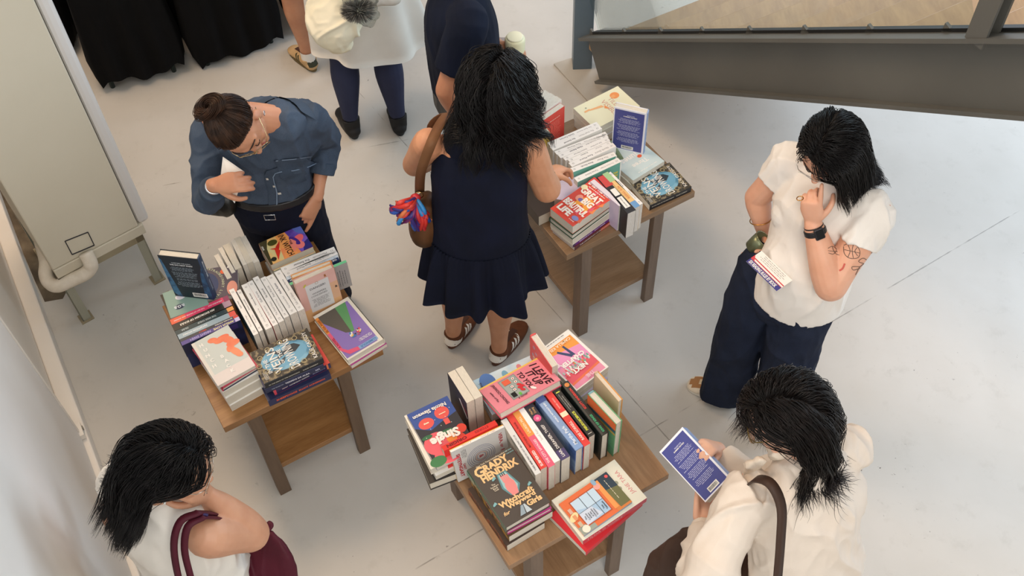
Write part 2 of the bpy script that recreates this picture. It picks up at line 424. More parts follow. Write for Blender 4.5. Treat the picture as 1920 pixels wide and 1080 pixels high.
for x0, y0 in ((0.0, .0), (AW-.04, 0), (0, .52), (AW-.04, .52)):
    a = MB(); a.box((x0, y0, 0), (x0+.04, y0+.005, .295), GALV, AF); a.box((x0+(.035 if x0 else 0), y0, 0), (x0+(.04 if x0 else .005), y0+.04, .295), GALV, AF)
    a.box((x0-.01, y0-.01, 0), (x0+.05, y0+.05, .006), RUST, AF); adopt(a.build('leg'), ac)
PIPE = mat('ddd3c2', .7, kind='fabric', h2='e8dfd0', scale=30)
pts = [un(166, 482, .42)+ay*.03, un(169, 491, .38), un(170, 502, .345), un(158, 514, .32), un(132, 526, .30), un(108, 536, .29), un(93, 530, .29), un(86, 514, .31), un(90, 494, .34)+ay*.02, un(96, 478, .37)+ay*.12]
def cr(P, n=6):
    out = []; P = [Vector(p) for p in P]
    for i in range(len(P)-1):
        p0 = P[max(i-1, 0)]; p1 = P[i]; p2 = P[i+1]; p3 = P[min(i+2, len(P)-1)]
        for j in range(n):
            t = j/n; out.append(.5*((2*p1)+(p2-p0)*t+(2*p0-5*p1+4*p2-p3)*t*t+(3*p1-p0-3*p2+p3)*t**3))
    out.append(P[-1]); return out
a = MB(); a.tube(cr(pts), .031, PIPE, 14); tag(a.build('insulated_pipe'), 'white insulated pipe curling out under the air conditioner', 'pipe')

# ------------------------------------------------------------ black draped tables at the back
BLK = mat('050506', .9, kind='fabric', h2='08080a', spec=.1)
def draped(a, b_, depth, label, hem=.03, legs=False, flare=.04):
    a = Vector(a); b_ = Vector(b_); d = (b_-a).normalized(); n = V(-d.y, d.x, 0); L = (b_-a).length
    root = empty('draped_table', a, label, 'table', 'tables under black cloths along the back')
    t = MB(); t.box((0.02, .02, .70), (L-.02, depth-.02, .735), mat('3a3a3a', .6), frame(a, d, n, V(0, 0, 1))); adopt(t.build('tabletop'), root)
    for x, y in ((.03, .03), (L-.05, .03), (.03, depth-.05), (L-.05, depth-.05)):
        t = MB(); t.tube([(a+d*x+n*y), (a+d*x+n*y)+V(0, 0, .7)], .014, mat('26332f', .5), 8); adopt(t.build('leg'), root)
    per = [(x, 0) for x in np.linspace(0, L, 24)]+[(L, y) for y in np.linspace(0, depth, 16)[1:]]+[(x, depth) for x in np.linspace(L, 0, 24)[1:]]+[(0, y) for y in np.linspace(depth, 0, 16)[1:-1]]
    k = len(per); vs = []; lv = [(.74, 0), (.735, .004), (.6, .01), (.4, .02), (.2, .032), (hem, flare)]
    for z, o_ in lv:
        for i, (x, y) in enumerate(per):
            cx = (x-L/2)/(L/2); cy = (y-depth/2)/(depth/2)
            wv = 1+.6*math.sin(i*.9+L*9)*(1 if z < .7 else 0)
            corner = (abs(cx) > .97) and (abs(cy) > .97)
            zz = z + (.02*math.sin(i*.35) if z == hem else 0) - (.02 if corner and z == hem else 0)
            vs.append(a + d*(x+(o_*wv*(1 if cx > .97 else -1 if cx < -.97 else 0))) + n*(y+(o_*wv*(1 if cy > .97 else -1 if cy < -.97 else 0))) + V(0, 0, max(zz, .008)))
    fs = [tuple(range(k))]
    for r in range(len(lv)-1):
        for i in range(k): fs.append((r*k+i, (r+1)*k+i, (r+1)*k+(i+1) % k, r*k+(i+1) % k))
    t = MB(); t.add(vs, fs, BLK, True); adopt(t.build('tablecloth'), root)
draped(un(203, 172, 0), un(345, 135, 0), .62, 'table under a long black cloth, beside the tall air conditioner', flare=.025, hem=.06)
draped(un(380, 130, 0)+V(.01, .0, 0), un(527, 79, 0), .60, 'table under a black cloth, second from the air conditioner', flare=.02)
draped(un(562, 58, 0)+V(.02, 0, 0), un(640, 30, 0), .5, 'table under a black cloth behind the tan bare leg', flare=.015)
draped(un(80, 112, 0)+V(-.4, .05, 0), un(150, 104, 0)+V(-.05, .02, 0), .5, 'table under a black cloth half hidden behind the air conditioner', flare=.015)
# ------------------------------------------------------------ three square display tables
WD1 = ('8a6039', 'a87a4e'); WD2 = ('7d6450', '92775f')
def display_table(x, y, ang, a, b_, label, grain, tone, A=.647):
    T = Matrix.Translation((x, y, 0)) @ Matrix.Rotation(ang, 4, 'Z')
    r = empty('display_table', T, label, 'table', 'square two-tier wooden tables')
    g = (1, 9, 9) if grain == 'x' else (9, 1, 9)
    top = mat(tone[0], .42, kind='wood', h2=tone[1], grain=g); lg = mat(tone[2], .5, kind='wood', h2=tone[3], grain=(9, 9, 1))
    t = MB(); t.box((0, 0, .608), (A, A, .643), top); t.build('tabletop', r, bevel=.002)
    t = MB(); t.box((a+.01, .03, .15), (A-b_-.01, A-.03, .18), top); t.build('shelf', r, bevel=.002)
    for x0, dx in ((a, .05), (A-b_-.05, .05)):
        for y0 in (0.002, A-.057):
            t = MB(); t.box((x0, y0, 0), (x0+dx, y0+(.055 if x0 == a else .03), .608), lg); t.build('leg', r, bevel=.002)
    return T
T1 = display_table(-1.064, 1.975, .512, .091, .142, 'wooden table in front of the person in the denim shirt', 'x', ('83592f', '9f7344', '5f4a38', '6d5743'))
T2 = display_table(-.046, 1.409, .504, .085, .165, 'wooden table of books nearest the bottom edge, beside the beige sweater', 'y', ('8a6747', 'a5805c', '6b5747', '7a6553'))
T3 = display_table(.226, 2.716, .516, .078, .155, 'wooden table by the base plate of the stairs, in front of the navy dress', 'x', ('7f6347', '94775a', '6a594b', '7b6858'))
TZ = .643

# ------------------------------------------------------------ books
class Book:
    def __init__(s, F, w, h, t, hard=False, cover='f0ede6', spine=None, back=None, pages='e6dfd0', front=None, spineart=None, backart=None,
                 label='book', group=None, cat='book', rough=.45, name='book'):
        s.F = F; s.w = w; s.h = h; s.t = t
        r = empty(name, F, label, cat, group); s.root = r
        mc = cover if not isinstance(cover, str) else mat(cover, rough)
        ms = mc if spine is None else (mat(spine, rough) if isinstance(spine, str) else spine)
        mbk = mc if back is None else (mat(back, rough) if isinstance(back, str) else back)
        k = .0026 if hard else .0006; o = .003 if hard else 0
        c = MB(); c.box((0, 0, t-k), (w, h, t), mc); c.box((0, 0, 0), (w, h, k), mbk)
        if hard:
            n = 6; P = []
            for i in range(n+1):
                a = math.pi*i/n; P.append((-.0035*math.sin(a), t*(.5+.5*math.cos(a))))
            P += [(k, 0), (k, t)]
            c.prism(P, 0, h, ms, Matrix(((1, 0, 0, 0), (0, 0, 1, 0), (0, 1, 0, 0), (0, 0, 0, 1))))
        else: c.box((0, 0, k), (k, h, t-k), ms)
        I = Matrix.Identity(4)
        if front: front(Art(c, Matrix.Translation((0, 0, t)), w, h))
        if backart: backart(Art(c, frame(V(w, 0, 0), V(-1, 0, 0), V(0, 1, 0), V(0, 0, -1)), w, h))
        if spineart: spineart(Art(c, frame(V(-.0036 if hard else 0, h, 0), V(0, -1, 0), V(0, 0, 1), V(-1, 0, 0)), h, t))
        c.build('cover', r)
        p = MB(); pm = mat(pages, .8, kind='pages', h2='cdc5b5' if pages != 'd8cfa0' else 'b9ae80')
        p.box((k, o+.0005, k), (w-o-(.0008 if not hard else 0), h-o-.0005, t-k), pm); p.build('page_block', r)

def F3(O, Ypt, Xpt):
    """cover plane frame from three world points: spine/bottom corner, spine/top corner, fore-edge/bottom corner"""
    O = Vector(O); Y = (Vector(Ypt)-O); h = Y.length; Y.normalize(); X = Vector(Xpt)-O; X = X-Y*X.dot(Y); w_ = X.length; X.normalize()
    Z = X.cross(Y); return frame(O, X, Y, Z), w_, h
def flat(bl, tl, br_, z, t, w=None, h=None, zs=None, **k):
    zs = zs or (z, z, z); F, ww, hh = F3(un(*bl, zs[0]), un(*tl, zs[1]), un(*br_, zs[2]))
    F = F @ Matrix.Translation((0, 0, -t)); return Book(F, w or ww, h or hh, t, **k)
def shift(F, dx=0, dy=0, dz=0, rot=0, w=0, h=0):
    return F @ Matrix.Translation((w/2+dx, h/2+dy, dz)) @ Matrix.Rotation(rot, 4, 'Z') @ Matrix.Translation((-w/2, -h/2, 0))
def pile(top, items, **common):
    """books under a flat top book: items = (t, dx, dy, rot_deg, kwargs)"""
    z = 0
    for (t, dx, dy, rot, k) in items:
        z -= t; kk = dict(common); kk.update(k); w_ = kk.pop('w', top.w); h_ = kk.pop('h', top.h)
        Book(shift(top.F, dx, dy, z, math.radians(rot), top.w, top.h), w_, h_, t, **kk)
def spine_up(far_f, near_f, near_b, z, w=.15, rev=False, zb=TZ, tmin=0, **k):
    """spine on top; *_f = edge next to the front cover (far/near ends), near_b = edge next to the back cover; top of the book at the near end"""
    a = un(*far_f, z); b_ = un(*near_f, z); c = un(*near_b, z)
    Y = (b_-a); h = Y.length; Y.normalize(); X = V(0, 0, -1); Z = X.cross(Y)
    t = max((b_-c).dot(Z), tmin); O = a - Z*t
    return Book(frame(O, X, Y, Z), w, h, t, **k)
def upright(tl, tr, ztop, h, t, zbase=None, back_view=True, **k):
    """standing book seen from one cover; tl,tr = its top corners on the cover facing us"""
    a = un(*tl, ztop); b_ = un(*tr, ztop); d = (b_-a); w_ = d.length; d.normalize()
    if back_view:
        X = -d; Y = V(0, 0, 1); Z = X.cross(Y); O = b_ - V(0, 0, h)          # spine on the right
    else:
        X = d; Y = V(0, 0, 1); Z = X.cross(Y); O = a - V(0, 0, h) - Z*t
    return Book(frame(O, X, Y, Z), w_, h, t, **k)
def C(ox, oy, s):
    return lambda x, y: (ox+x/s, oy+y/s)

# ---------- cover artwork
m_ = lambda c, **k: mat(c, .5, **k)
def art_drown(A):
    A.rect(0, 0, 1, 1, mat('3a3630', .5, kind='print', h2='8a7c60', scale=70, lo=.5, hi=.62))
    A.ell(.5, .5, .38*A.W, .42*A.H, m_('4f86a3', kind='print', h2='7fb3cb', scale=12)); A.ell(.52, .5, .30*A.W, .36*A.H, m_('6ea6c2'))
    A.poly([(.62, .22), (.74, .3), (.78, .42), (.66, .5), (.56, .46), (.50, .34)], m_('27333d')); A.poly([(.56, .46), (.66, .5), (.52, .66), (.5, .9), (.46, .68)], m_('35444f')); A.poly([(.35, .56), (.5, .5), (.42, .62), (.16, .86), (.3, .66)], m_('35444f')); A.poly([(.66, .5), (.86, .80), (.6, .6)], m_('2d3a45'))
    W_ = m_('e9e6de')
    A.text('IN THE', .2, .8, .62, .87, W_, bold=.015); A.text('VEINS', .12, .62, .88, .78, W_, bold=.01)
    A.text('OF', .3, .56, .45, .61, W_); A.text('THE', .5, .54, .75, .61, W_); A.text('DROWNING', .06, .36, .94, .52, W_, bold=.01, keep=False)
    A.text('KALIE CASSIDY', .08, .06, .92, .13, W_, keep=False)
    for i in range(4): A.rect(.06+.0*i, .89+.018*i, .3, .895+.018*i, W_)
    for i in range(12):
        a = i*.52; A.ring(.5+.42*math.cos(a), .5+.45*math.sin(a), .009, m_('b7a97e'), .0012, n=12)
def sp(txt, col, u0=.12, u1=.88, bands=(), bold=.02, v0=.22, v1=.8):
    def f_(A):
        for (a, b_, c) in bands: A.rect(a, .02, b_, .98, m_(c))
        if isinstance(txt, str): A.text(txt, u0, v0, u1, v1, m_(col), bold=bold)
        else:
            for t_, a, b_, c in txt: A.text(t_, a, v0, b_, v1, m_(c), bold=bold)
    return f_
def art_hunch(A):
    A.rect(.08, .0, 1, 1, m_('c9d0cb')); A.rect(0, 0, .08, 1, m_('ddd8cf')); A.rect(.0, 0, 1, .22, m_('dfd5d0'))
    O = m_('e8704e', kind='print', h2='f0936c', scale=8)
    for (u, v, a, b_, r) in ((.48, .86, .022, .014, -.3), (.57, .80, .022, .014, -.5), (.68, .80, .036, .017, .1), (.80, .73, .03, .018, -.9), (.86, .62, .030, .017, -.1), (.74, .55, .022, .016, .8), (.80, .44, .034, .016, -1.2), (.84, .36, .018, .014, -1)):
        A.ell(u, v, a*.85, b_*.85, O, rot=r)
    for i, ch in enumerate('HUNCH'): A.text(ch, .12+.03*(i % 2), .84-.125*i, .25+.03*(i % 2), .91-.125*i, WHITE, bold=.035)
    for i, ch in enumerate('BACK'): A.text(ch, .40+.03*(i % 2), .44-.115*i, .53+.03*(i % 2), .51-.115*i, WHITE, bold=.035)
def art_luminous(A):
    A.rect(.14, .2, .98, .97, m_('8a72b5'))          # drawn with the title at the near end
    A.poly([(.98, .2), (.98, .97), (.98, .2)], m_('8a72b5'))
    A.rect(.10, .06, .92, .88, m_('8d74b8'))
    A.poly([(.16, .06), (.45, .06), (.50, .60), (.42, .60)], m_('5f9a62')); A.poly([(.45, .06), (.92, .06), (.92, .2), (.62, .56), (.50, .60)], m_('5d564c'))
    for (c, x0, y0, x1, y1) in (('e8923e', .92, .06, 1.0, .42), ('e0587a', .92, .42, 1.0, .78), ):
        A.rect(x0-.0, y0, x1, y1, m_(c))
    A.poly([(1.0, .78), (.92, .78), (.84, .85), (.60, .885), (.60, .95), (.86, .93)], m_('e0587a')); A.poly([(.60, .885), (.1, .885), (.1, .95), (.60, .95)], m_('86a9d0'))
    A.text('LUMINOUS', .14, .89, .55, .945, m_('3f6ea8'), bold=.03); A.text('A NOVEL', .925, .5, .99, .78, m_('a02038'), rot=3, bold=.03); A.text('SILVIA PARK', .925, .08, .99, .42, m_('a34d10'), rot=3, bold=.03)
    r = random.Random(4)
    for i in range(26): A.ell(.44+r.uniform(-.13, .13), .66+r.uniform(-.04, .04), .006, .004, m_(r.choice(['f2e9e4', 'd94f63', '4a7fb5', 'f0c46a', '3b3b52', 'f4f1ee'])), rot=r.uniform(0, 3), n=8)
    A.lines(.14, .78, .5, .84, 3, WHITE, .4, 5)
def art_ink(A):
    A.rect(0, 0, 1, 1, m_('f0765a', kind='print', h2='f6a35a', scale=9)); A.poly([(0, 0), (1, 0), (1, .32), (0, .40)], m_('d9cf93', kind='print', h2='eebd74', scale=14))
    A.poly([(0, 0), (.0, .2), (.35, .1), (1, .05), (1, 0)], m_('3f3a1f'))
    A.ell(.2, .27, .015, .02, m_('4b4a18')); A.poly([(0, .62), (0, 1), (1, 1), (1, .72), (.8, .70), (.6, .78), (.3, .66)], m_('5b3fa0', kind='print', h2='7a5cc0', scale=20))
    A.poly([(.6, 1), (1, 1), (1, .78), (.7, .86)], m_('2d2a78')); A.poly([(0, .8), (0, 1), (.4, 1), (.2, .84)], m_('5c6fc0'))
    A.ell(.48, .80, .018, .028, m_('f06a72'), rot=.6); A.ell(.72, .78, .02, .018, m_('ee7f7c')); A.ell(.48, .72, .03, .012, m_('4a2a86'), rot=.4); A.poly([(.35, .66), (.52, .74), (.75, .68), (.9, .6), (.5, .58)], m_('f08878'))
    A.poly([(.25, .43), (.5, .35), (.62, .30), (.42, .28)], m_('c9281c')); A.poly([(.62, .34), (.95, .20), (.7, .22), (.5, .24), (.4, .14), (.45, .28)], m_('d8341f'))
    A.text('INK WITCH', .05, .44, .97, .58, m_('1c1410'), bold=.012, keep=False); A.text('THE', .38, .60, .6, .65, m_('1c1410'))
    A.ell(.84, .12, .011, .011, m_('202016')); A.text('STEVE', .1, .01, .45, .045, WHITE)
def art_single(A):
    A.rect(0, 0, 1, 1, m_('35539a')); A.poly([(0, .3), (0, 1), (1, 1), (1, .28), (.7, .42), (.4, .36)], m_('2a2b34'))
    for (u, v, a, b_, c) in ((.72, .28, .028, .022, 'e85a52'), (.3, .22, .026, .026, 'e85a52'), (.72, .66, .048, .045, 'e8606a'), (.62, .88, .05, .036, 'e8606a'), (.38, .68, .02, .02, 'ee8f3a'), (.2, .75, .016, .022, 'd8402e'), (.45, .55, .03, .01, '2f6b44'), (.86, .5, .02, .008, '2f6b44'), (.9, .93, .03, .02, '3f7d4c'), (.1, .6, .018, .018, 'd8402e')):
        A.ell(u, v, a, b_, m_(c), n=20)
    A.rect(.24, .34, .36, .44, m_('e85a52')); A.rect(.66, .27, .78, .29, m_('f4e3c0')); A.rect(.22, .23, .38, .245, m_('f4e3c0'))
    for i in range(14): A.ell(.1+.06*i % .9, .2+(.37*i) % .5, .0015, .0015, WHITE, n=6)
    A.text('Single', .05, .5, .97, .7, m_('f5ece0'), bold=.05); A.text('Nicola Slawson', .12, .08, .92, .15, m_('f5ece0'), bold=.03)
def art_leave(A):
    A.rect(0, 0, 1, 1, m_('e98c98')); A.rect(0, 0, .05, 1, m_('f0c860'))
    K = m_('3b1420'); A.text('I LEAVE', .1, .80, .95, .92, K, shear=.2, bold=.035); A.text('IT UP', .25, .68, .85, .79, K, shear=.2, bold=.035); A.text('TO YOU', .15, .56, .8, .67, K, shear=.2, bold=.035)
    A.poly([(.1, .28), (.85, .28), (.85, .55), (.1, .55)], m_('8d9490')); A.poly([(.13, .295), (.82, .295), (.82, .535), (.13, .535)], m_('a8afa9'))
    for (u, v) in ((.22, .49), (.36, .49), (.45, .40), (.58, .40)): A.ell(u, v, .008, .008, m_('26262a')); A.ell(u, v, .0065, .0065, WHITE); A.ell(u, v, .0028, .0028, m_('c4402f'))
    for (u, v) in ((.5, .50), (.6, .48), (.58, .52), (.7, .49)): A.ell(u, v, .010, .006, m_('d5333a'), rot=.7)
    A.poly([(.16, .32), (.34, .32), (.34, .43), (.16, .43)], m_('e7694a')); A.rect(.64, .305, .8, .375, m_('17181a')); A.ell(.78, .42, .008, .005, m_('6fbf4a'))
    A.ell(.82, .62, .012, .006, WHITE, rot=.5); A.text('a novel', .82, .35, .93, .5, K, rot=1, shear=.3); A.text('JINWOO CHONG', .1, .14, .88, .23, K, shear=.2, bold=.02); A.text('author of Flux', .3, .08, .7, .12, K, shear=.3)
def art_next(A):
    A.rect(0, 0, 1, 1, WHITE); A.rect(.07, .12, .96, .98, m_('ee9ab6')); A.rect(.07, .1, .96, .34, m_('f0a04a')); A.poly([(.07, .34), (.96, .22), (.96, .52), (.07, .6)], m_('e99ac6'))
    A.poly([(.07, .62), (.96, .70), (.96, .86), (.07, .80)], m_('e45f6e')); A.poly([(.07, .8), (.96, .86), (.96, .90), (.07, .84)], m_('ee7a52'))
    A.poly([(.40, .2), (.45, .2), (.42, .44), (.34, .46)], m_('3f4a70')); A.poly([(.62, .22), (.66, .25), (.46, .46), (.38, .44)], m_('3f4a70'))
    r = random.Random(8)
    for i in range(40):
        u = .12+.02*i; v = .56+.06*math.sin(i*.9)+.002*i; A.rect(u, v, u+.04, v+.05, m_(r.choice(['e35f6a', '6fae9a', 'f2e6d8', 'b7d0c8', 'd9824a', 'e9eef0'])))
    A.text('CHAPTER', .1, .47, .92, .56, WHITE, bold=.05); A.text('NEXT', .3, .67, .75, .76, WHITE, bold=.05); A.text('THE', .3, .88, .62, .95, m_('f7c9d6'), bold=.05); A.text('CAMILLA KELLY', .15, .13, .9, .19, m_('fbe3c8'), bold=.03)
    A.ell(.9, .45, .01, .01, m_('f7dce6')); A.lines(.15, .03, .85, .07, 1, GREYINK, .3)
def art_vera(A):
    A.rect(0, 0, 1, 1, m_('cfcdc9'))
    for i, r_ in enumerate((.052, .046, .039, .031, .024, .016)): A.ring(.52, .5, r_, m_('4a5a86'), .0008)
    A.ring(.52, .5, .02, m_('c98a5a'), .0008); A.text('&', .46, .46, .58, .54, m_('a83040'))
    A.text('VERA, or', .06, .85, .6, .93, m_('b5323c'), bold=.02); A.text('FAITH', .62, .85, .95, .93, m_('b5323c'), bold=.02); A.text('SHTEYNGART', .06, .07, .95, .14, m_('b5323c'), bold=.03)
    A.text('GARY', .5, .15, .7, .2, m_('b5323c')); A.lines(.06, .16, .36, .26, 4, GREYINK, .3)
def art_grady(A):
    A.rect(0, 0, 1, 1, m_('4b423b')); G = m_('ecc188')
    A.text('New York Times bestselling author of', .08, .945, .96, .975, m_('d9c7a8'), keep=True)
    A.text('G', .05, .80, .28, .955, G, bold=.035); A.text('RADY', .27, .83, .82, .94, G, bold=.05, keep=False); A.text('HENDRIX', .12, .70, .93, .82, G, bold=.05, keep=False)
    B_ = m_('7fb0b3'); A.poly([(.42, .72), (.62, .72), (.72, .45), (.60, .34), (.44, .36), (.36, .5)], m_('5d8d92')); A.poly([(.44, .7), (.6, .7), (.68, .46), (.58, .36), (.46, .38), (.4, .5)], m_('9cc3c2'))
    S_ = m_('e58a86'); A.poly([(.47, .34), (.60, .34), (.64, .44), (.65, .53), (.60, .60), (.50, .60), (.44, .52), (.43, .45)], S_)
    for (x0, x1) in ((.455, .49), (.495, .53), (.535, .57), (.575, .61)): A.rect(x0, .56, x1, .66+.02*(x0 < .56), S_)
    for (x0) in (.47, .51, .55): A.poly([(x0, .66), (x0+.02, .66), (x0+.015, .72), (x0+.005, .72)], m_('2e2a2a'))
    A.text('Witchcraft', .12, .255, .88, .345, G, bold=.045, keep=False); A.text('for', .1, .13, .24, .20, G, shear=.3, bold=.03); A.text('Wayward', .24, .175, .86, .265, G, bold=.045, keep=False); A.text('Girls', .60, .09, .92, .18, G, bold=.045)
    for q in ((.06, .35), (.86, .37), (.32, .68)): A.ell(q[0], q[1], .008, .0045, B_, rot=.6, n=8); A.ell(q[0]+.03, q[1]+.01, .006, .003, B_, rot=2, n=8)
    A.poly([(.36, .03), (.48, .03), (.52, .16), (.47, .16)], m_('93a3ac')); A.poly([(.5, .03), (.62, .03), (.56, .16), (.53, .16)], m_('b9c5ca'))
    for i, t_ in enumerate(('The', 'Southern', 'Book', 'Club')): A.text(t_, .17, .60-.03*i, .34, .625-.03*i, m_('e8d9be'), bold=.01)
    A.text('WE SOLD', .82, .94, .97, .97, m_('8cc0c4')); A.text('OUR SOULS', .82, .90, .99, .93, m_('8cc0c4'))
def art_tilda_small(A):     # the kitten kitchen paperback lying on top
    O = m_('e2703f'); A.rect(0, 0, 1, 1, O); A.rect(.0, .72, .22, 1, m_('9aa396')); A.rect(.0, .0, .25, .1, m_('f0a45c'))
    A.rect(0, 0, 1, .28, m_('d8813f')); A.poly([(.06, 0), (1, 0), (1, .24), (.06, .2)], m_('6f6f46')); A.poly([(.55, .0), (1, .0), (1, .3), (.62, .24)], m_('2f3f4c')); A.rect(.1, .22, .95, .30, m_('ee9d55'))
    A.rect(.12, .34, .88, .86, m_('b8542e')); A.rect(.15, .36, .85, .84, m_('a9c6de')); A.poly([(.5, .36), (.85, .36), (.85, .84), (.62, .84), (.48, .60)], m_('c3d9e8')); A.poly([(.2, .5), (.5, .6), (.5, .84), (.15, .84)], m_('cfd8e6'))
    for q in ((.15, .49, .85, .5), (.49, .36, .5, .84), (.5, .66, .85, .67)): A.rect(*q, m_('39414c'))
    A.ell(.82, .3, .012, .012, m_('e9a79a')); A.ell(.1, .9, .014, .014, m_('efe6d2')); A.ell(.95, .3, .012, .008, m_('8fb0c8')); A.ell(.9, .06, .006, .006, m_('e35a5a')); A.ell(.5, .94, .012, .02, m_('efd9a0'), rot=.5)
    for i, t_ in enumerate(('The', 'Curious', 'Kitten', 'at the', 'Chibineko', 'Kitchen')): A.text(t_, .2, .78-.04*i, .44, .81-.04*i, INK, bold=.01)
    A.text('Yuta', .22, .43, .4, .46, INK); A.text('Takahashi', .2, .38, .44, .42, INK); A.lines(.2, .12, .9, .15, 1, m_('e8dfc4'), .3)
    for i in range(3): A.rect(.2+.2*i, .9, .34+.2*i, .96, m_(['c9b59a', 'e0986a', 'd8b09a'][i]))
def art_jane(A):
    A.rect(0, 0, 1, 1, m_('e6e2cf')); A.text('JANE TARA', .1, .05, .9, .12, m_('d78f8a'), bold=.01); A.ell(.45, .2, .008, .008, m_('9fa08a')); A.ell(.58, .19, .008, .008, m_('9fa08a'))
def art_tilda(A):
    A.rect(0, 0, 1, 1, m_('eae6c6')); P_ = m_('d39a86'); A.text('TILDA IS', .25, .62, .95, .74, P_, bold=.0); A.text('VISIBLE', .22, .48, .9, .60, P_, bold=.0)
    A.ell(.25, .80, .02, .022, m_('ee9450', kind='print', h2='f2a868', scale=10)); A.poly([(.2, .8), (.3, .8), (.32, .72), (.22, .72)], m_('f0a868')); A.poly([(.35, .45), (.45, .47), (.35, .2), (.3, .2)], m_('eeb27a')); A.poly([(.5, .45), (.6, .52), (.4, .50)], m_('ee9450')); A.rect(.28, .1, .34, .22, m_('eeb27a')); A.ell(.2, .18, .004, .004, m_('9aa08f'))
def art_great(A):
    A.rect(0, 0, 1, 1, m_('e2503f')); r = random.Random(2)
    for i in range(22):
        u = r.uniform(0, .9); v = r.uniform(0, .9); A.poly([(u, v), (u+.16, v+r.uniform(-.05, .08)), (u+.1, v+.14)], m_(r.choice(['e96a4d', 'e5443f', 'ee8a4e', 'e76072'])))
    A.rect(0, .86, 1, 1, m_('dd4a45')); A.poly([(.3, .3), (.6, .42), (.9, .3), (.75, .6), (.5, .65), (.35, .5)], m_('f0a13c')); A.ell(.3, .5, .014, .018, m_('f2a08a')); A.ell(.4, .48, .012, .01, m_('7b6aa8')); A.ell(.82, .14, .016, .012, m_('8a93c8')); A.ell(.62, .5, .01, .01, m_('3a2c4a'))
    W_ = m_('faf1e6'); A.text('EMILY HENRY', .06, .82, .95, .95, W_, bold=.04, keep=False); A.text('GREAT', .1, .60, .92, .74, W_, bold=.05, keep=False); A.text('BIG', .45, .44, .85, .58, W_, bold=.05, keep=False)
    A.text('BEAUTIFUL', .06, .24, .96, .38, W_, bold=.05, keep=False); A.text('LIFE', .1, .08, .62, .21, W_, bold=.05, keep=False); A.ell(.1, .72, .014, .014, m_('efe3b8')); A.text('a novel', .7, .05, .9, .09, W_); A.lines(.1, .765, .95, .80, 1, W_, .4)
def art_lost(A):
    A.rect(0, 0, 1, 1, m_('b9cdd0', kind='print', h2='cfdfe0', scale=6)); A.poly([(.5, 0), (1, 0), (1, .4), (.7, .5)], m_('6f8464', kind='print', h2='8fa386', scale=20)); W_ = WHITE
    A.text('Three', .25, .68, .7, .82, W_, bold=.02); A.text('Junes', .2, .45, .95, .62, W_, bold=.03); A.ell(.35, .62, .011, .009, m_('e8643c')); A.lines(.1, .9, .8, .94, 1, WHITE, .3)
def art_navyback(A):
    A.rect(0, 0, 1, 1, m_('14222e')); A.poly([(0, .1), (.12, 0), (.2, 0), (.05, .9), (0, .95)], m_('1d3f60', kind='print', h2='41749a', scale=25)); A.poly([(.8, 0), (1, 0), (1, .8), (.9, .6)], m_('1b3a58', kind='print', h2='2f5f88', scale=25))
    A.text('SOMETIMES THE LIVING', .28, .84, .76, .865, m_('c9d2d8')); A.text('WE DO NOT PART', .22, .79, .80, .825, m_('e4e9ec'), bold=.03)
    A.lines(.18, .66, .80, .76, 4, m_('93a3ae'), .35, 1); A.lines(.18, .50, .84, .64, 6, m_('93a3ae'), .35, 2); A.lines(.2, .43, .84, .48, 2, m_('93a3ae'), .35, 3); A.lines(.2, .28, .86, .41, 5, m_('93a3ae'), .35, 4); A.barcode(.5, .04, .88, .14)
def art_blueback(A):
    A.rect(0, 0, 1, 1, m_('e9eaf2')); A.rect(.03, .02, .94, .965, m_('454a8e')); T_ = m_('c9cbe6')
    A.text('PRAISE FOR', .35, .85, .7, .87, T_); A.text('SUMMER NOVELS', .3, .815, .72, .84, WHITE, bold=.03); A.lines(.15, .66, .85, .78, 6, T_, .32, 1); A.lines(.12, .5, .85, .63, 6, T_, .32, 2); A.lines(.12, .34, .85, .47, 6, T_, .32, 3); A.lines(.12, .2, .85, .31, 5, T_, .32, 4); A.barcode(.3, .04, .68, .12)
def art_danger(A):
    A.rect(0, 0, 1, 1, m_('d9aba0', kind='print', h2='e2b5ac', scale=5)); A.rect(0, 0, 1, .3, m_('dfae7c')); A.rect(.7, .3, 1, .7, m_('e0b28f')); A.rect(.2, .2, .8, .86, m_('d9d9d9')); A.ring(.5, .84, .006, m_('caa'[0:0]+'a8926a'), n=10)
    A.text('DANGER!', .3, .72, .7, .77, INK, bold=.01); A.text('WHISPERS', .32, .60, .68, .64, INK, bold=.0); A.text('CONCERNED', .28, .54, .7, .58, INK, bold=.0); A.lines(.27, .30, .73, .5, 8, GREYINK, .3, 2)
    A.ell(.2, .88, .004, .009, m_('c9c24a'), rot=-.7); A.poly([(.72, .95), (.76, .95), (.77, .88), (.74, .9), (.72, .88)], m_('a86a3a')); A.text('&', .9, .55, .98, .60, INK); A.text('&', .6, .05, .7, .12, INK)
def art_redback(A):
    A.rect(0, 0, 1, 1, m_('d9483f', kind='print', h2='e2574c', scale=4)); T_ = m_('ef9a8a'); A.lines(.15, .8, .8, .84, 1, m_('f4d8c8'), .4, 2); A.lines(.12, .2, .85, .75, 13, T_, .22, 6)
def logo_spine(A, r):
    A.ring(.93, .5, .0035, GREYINK, .0005, n=10); A.text(r.choice(['13', '12', '14', '11']), .05, .3, .085, .72, GREYINK, bold=0)
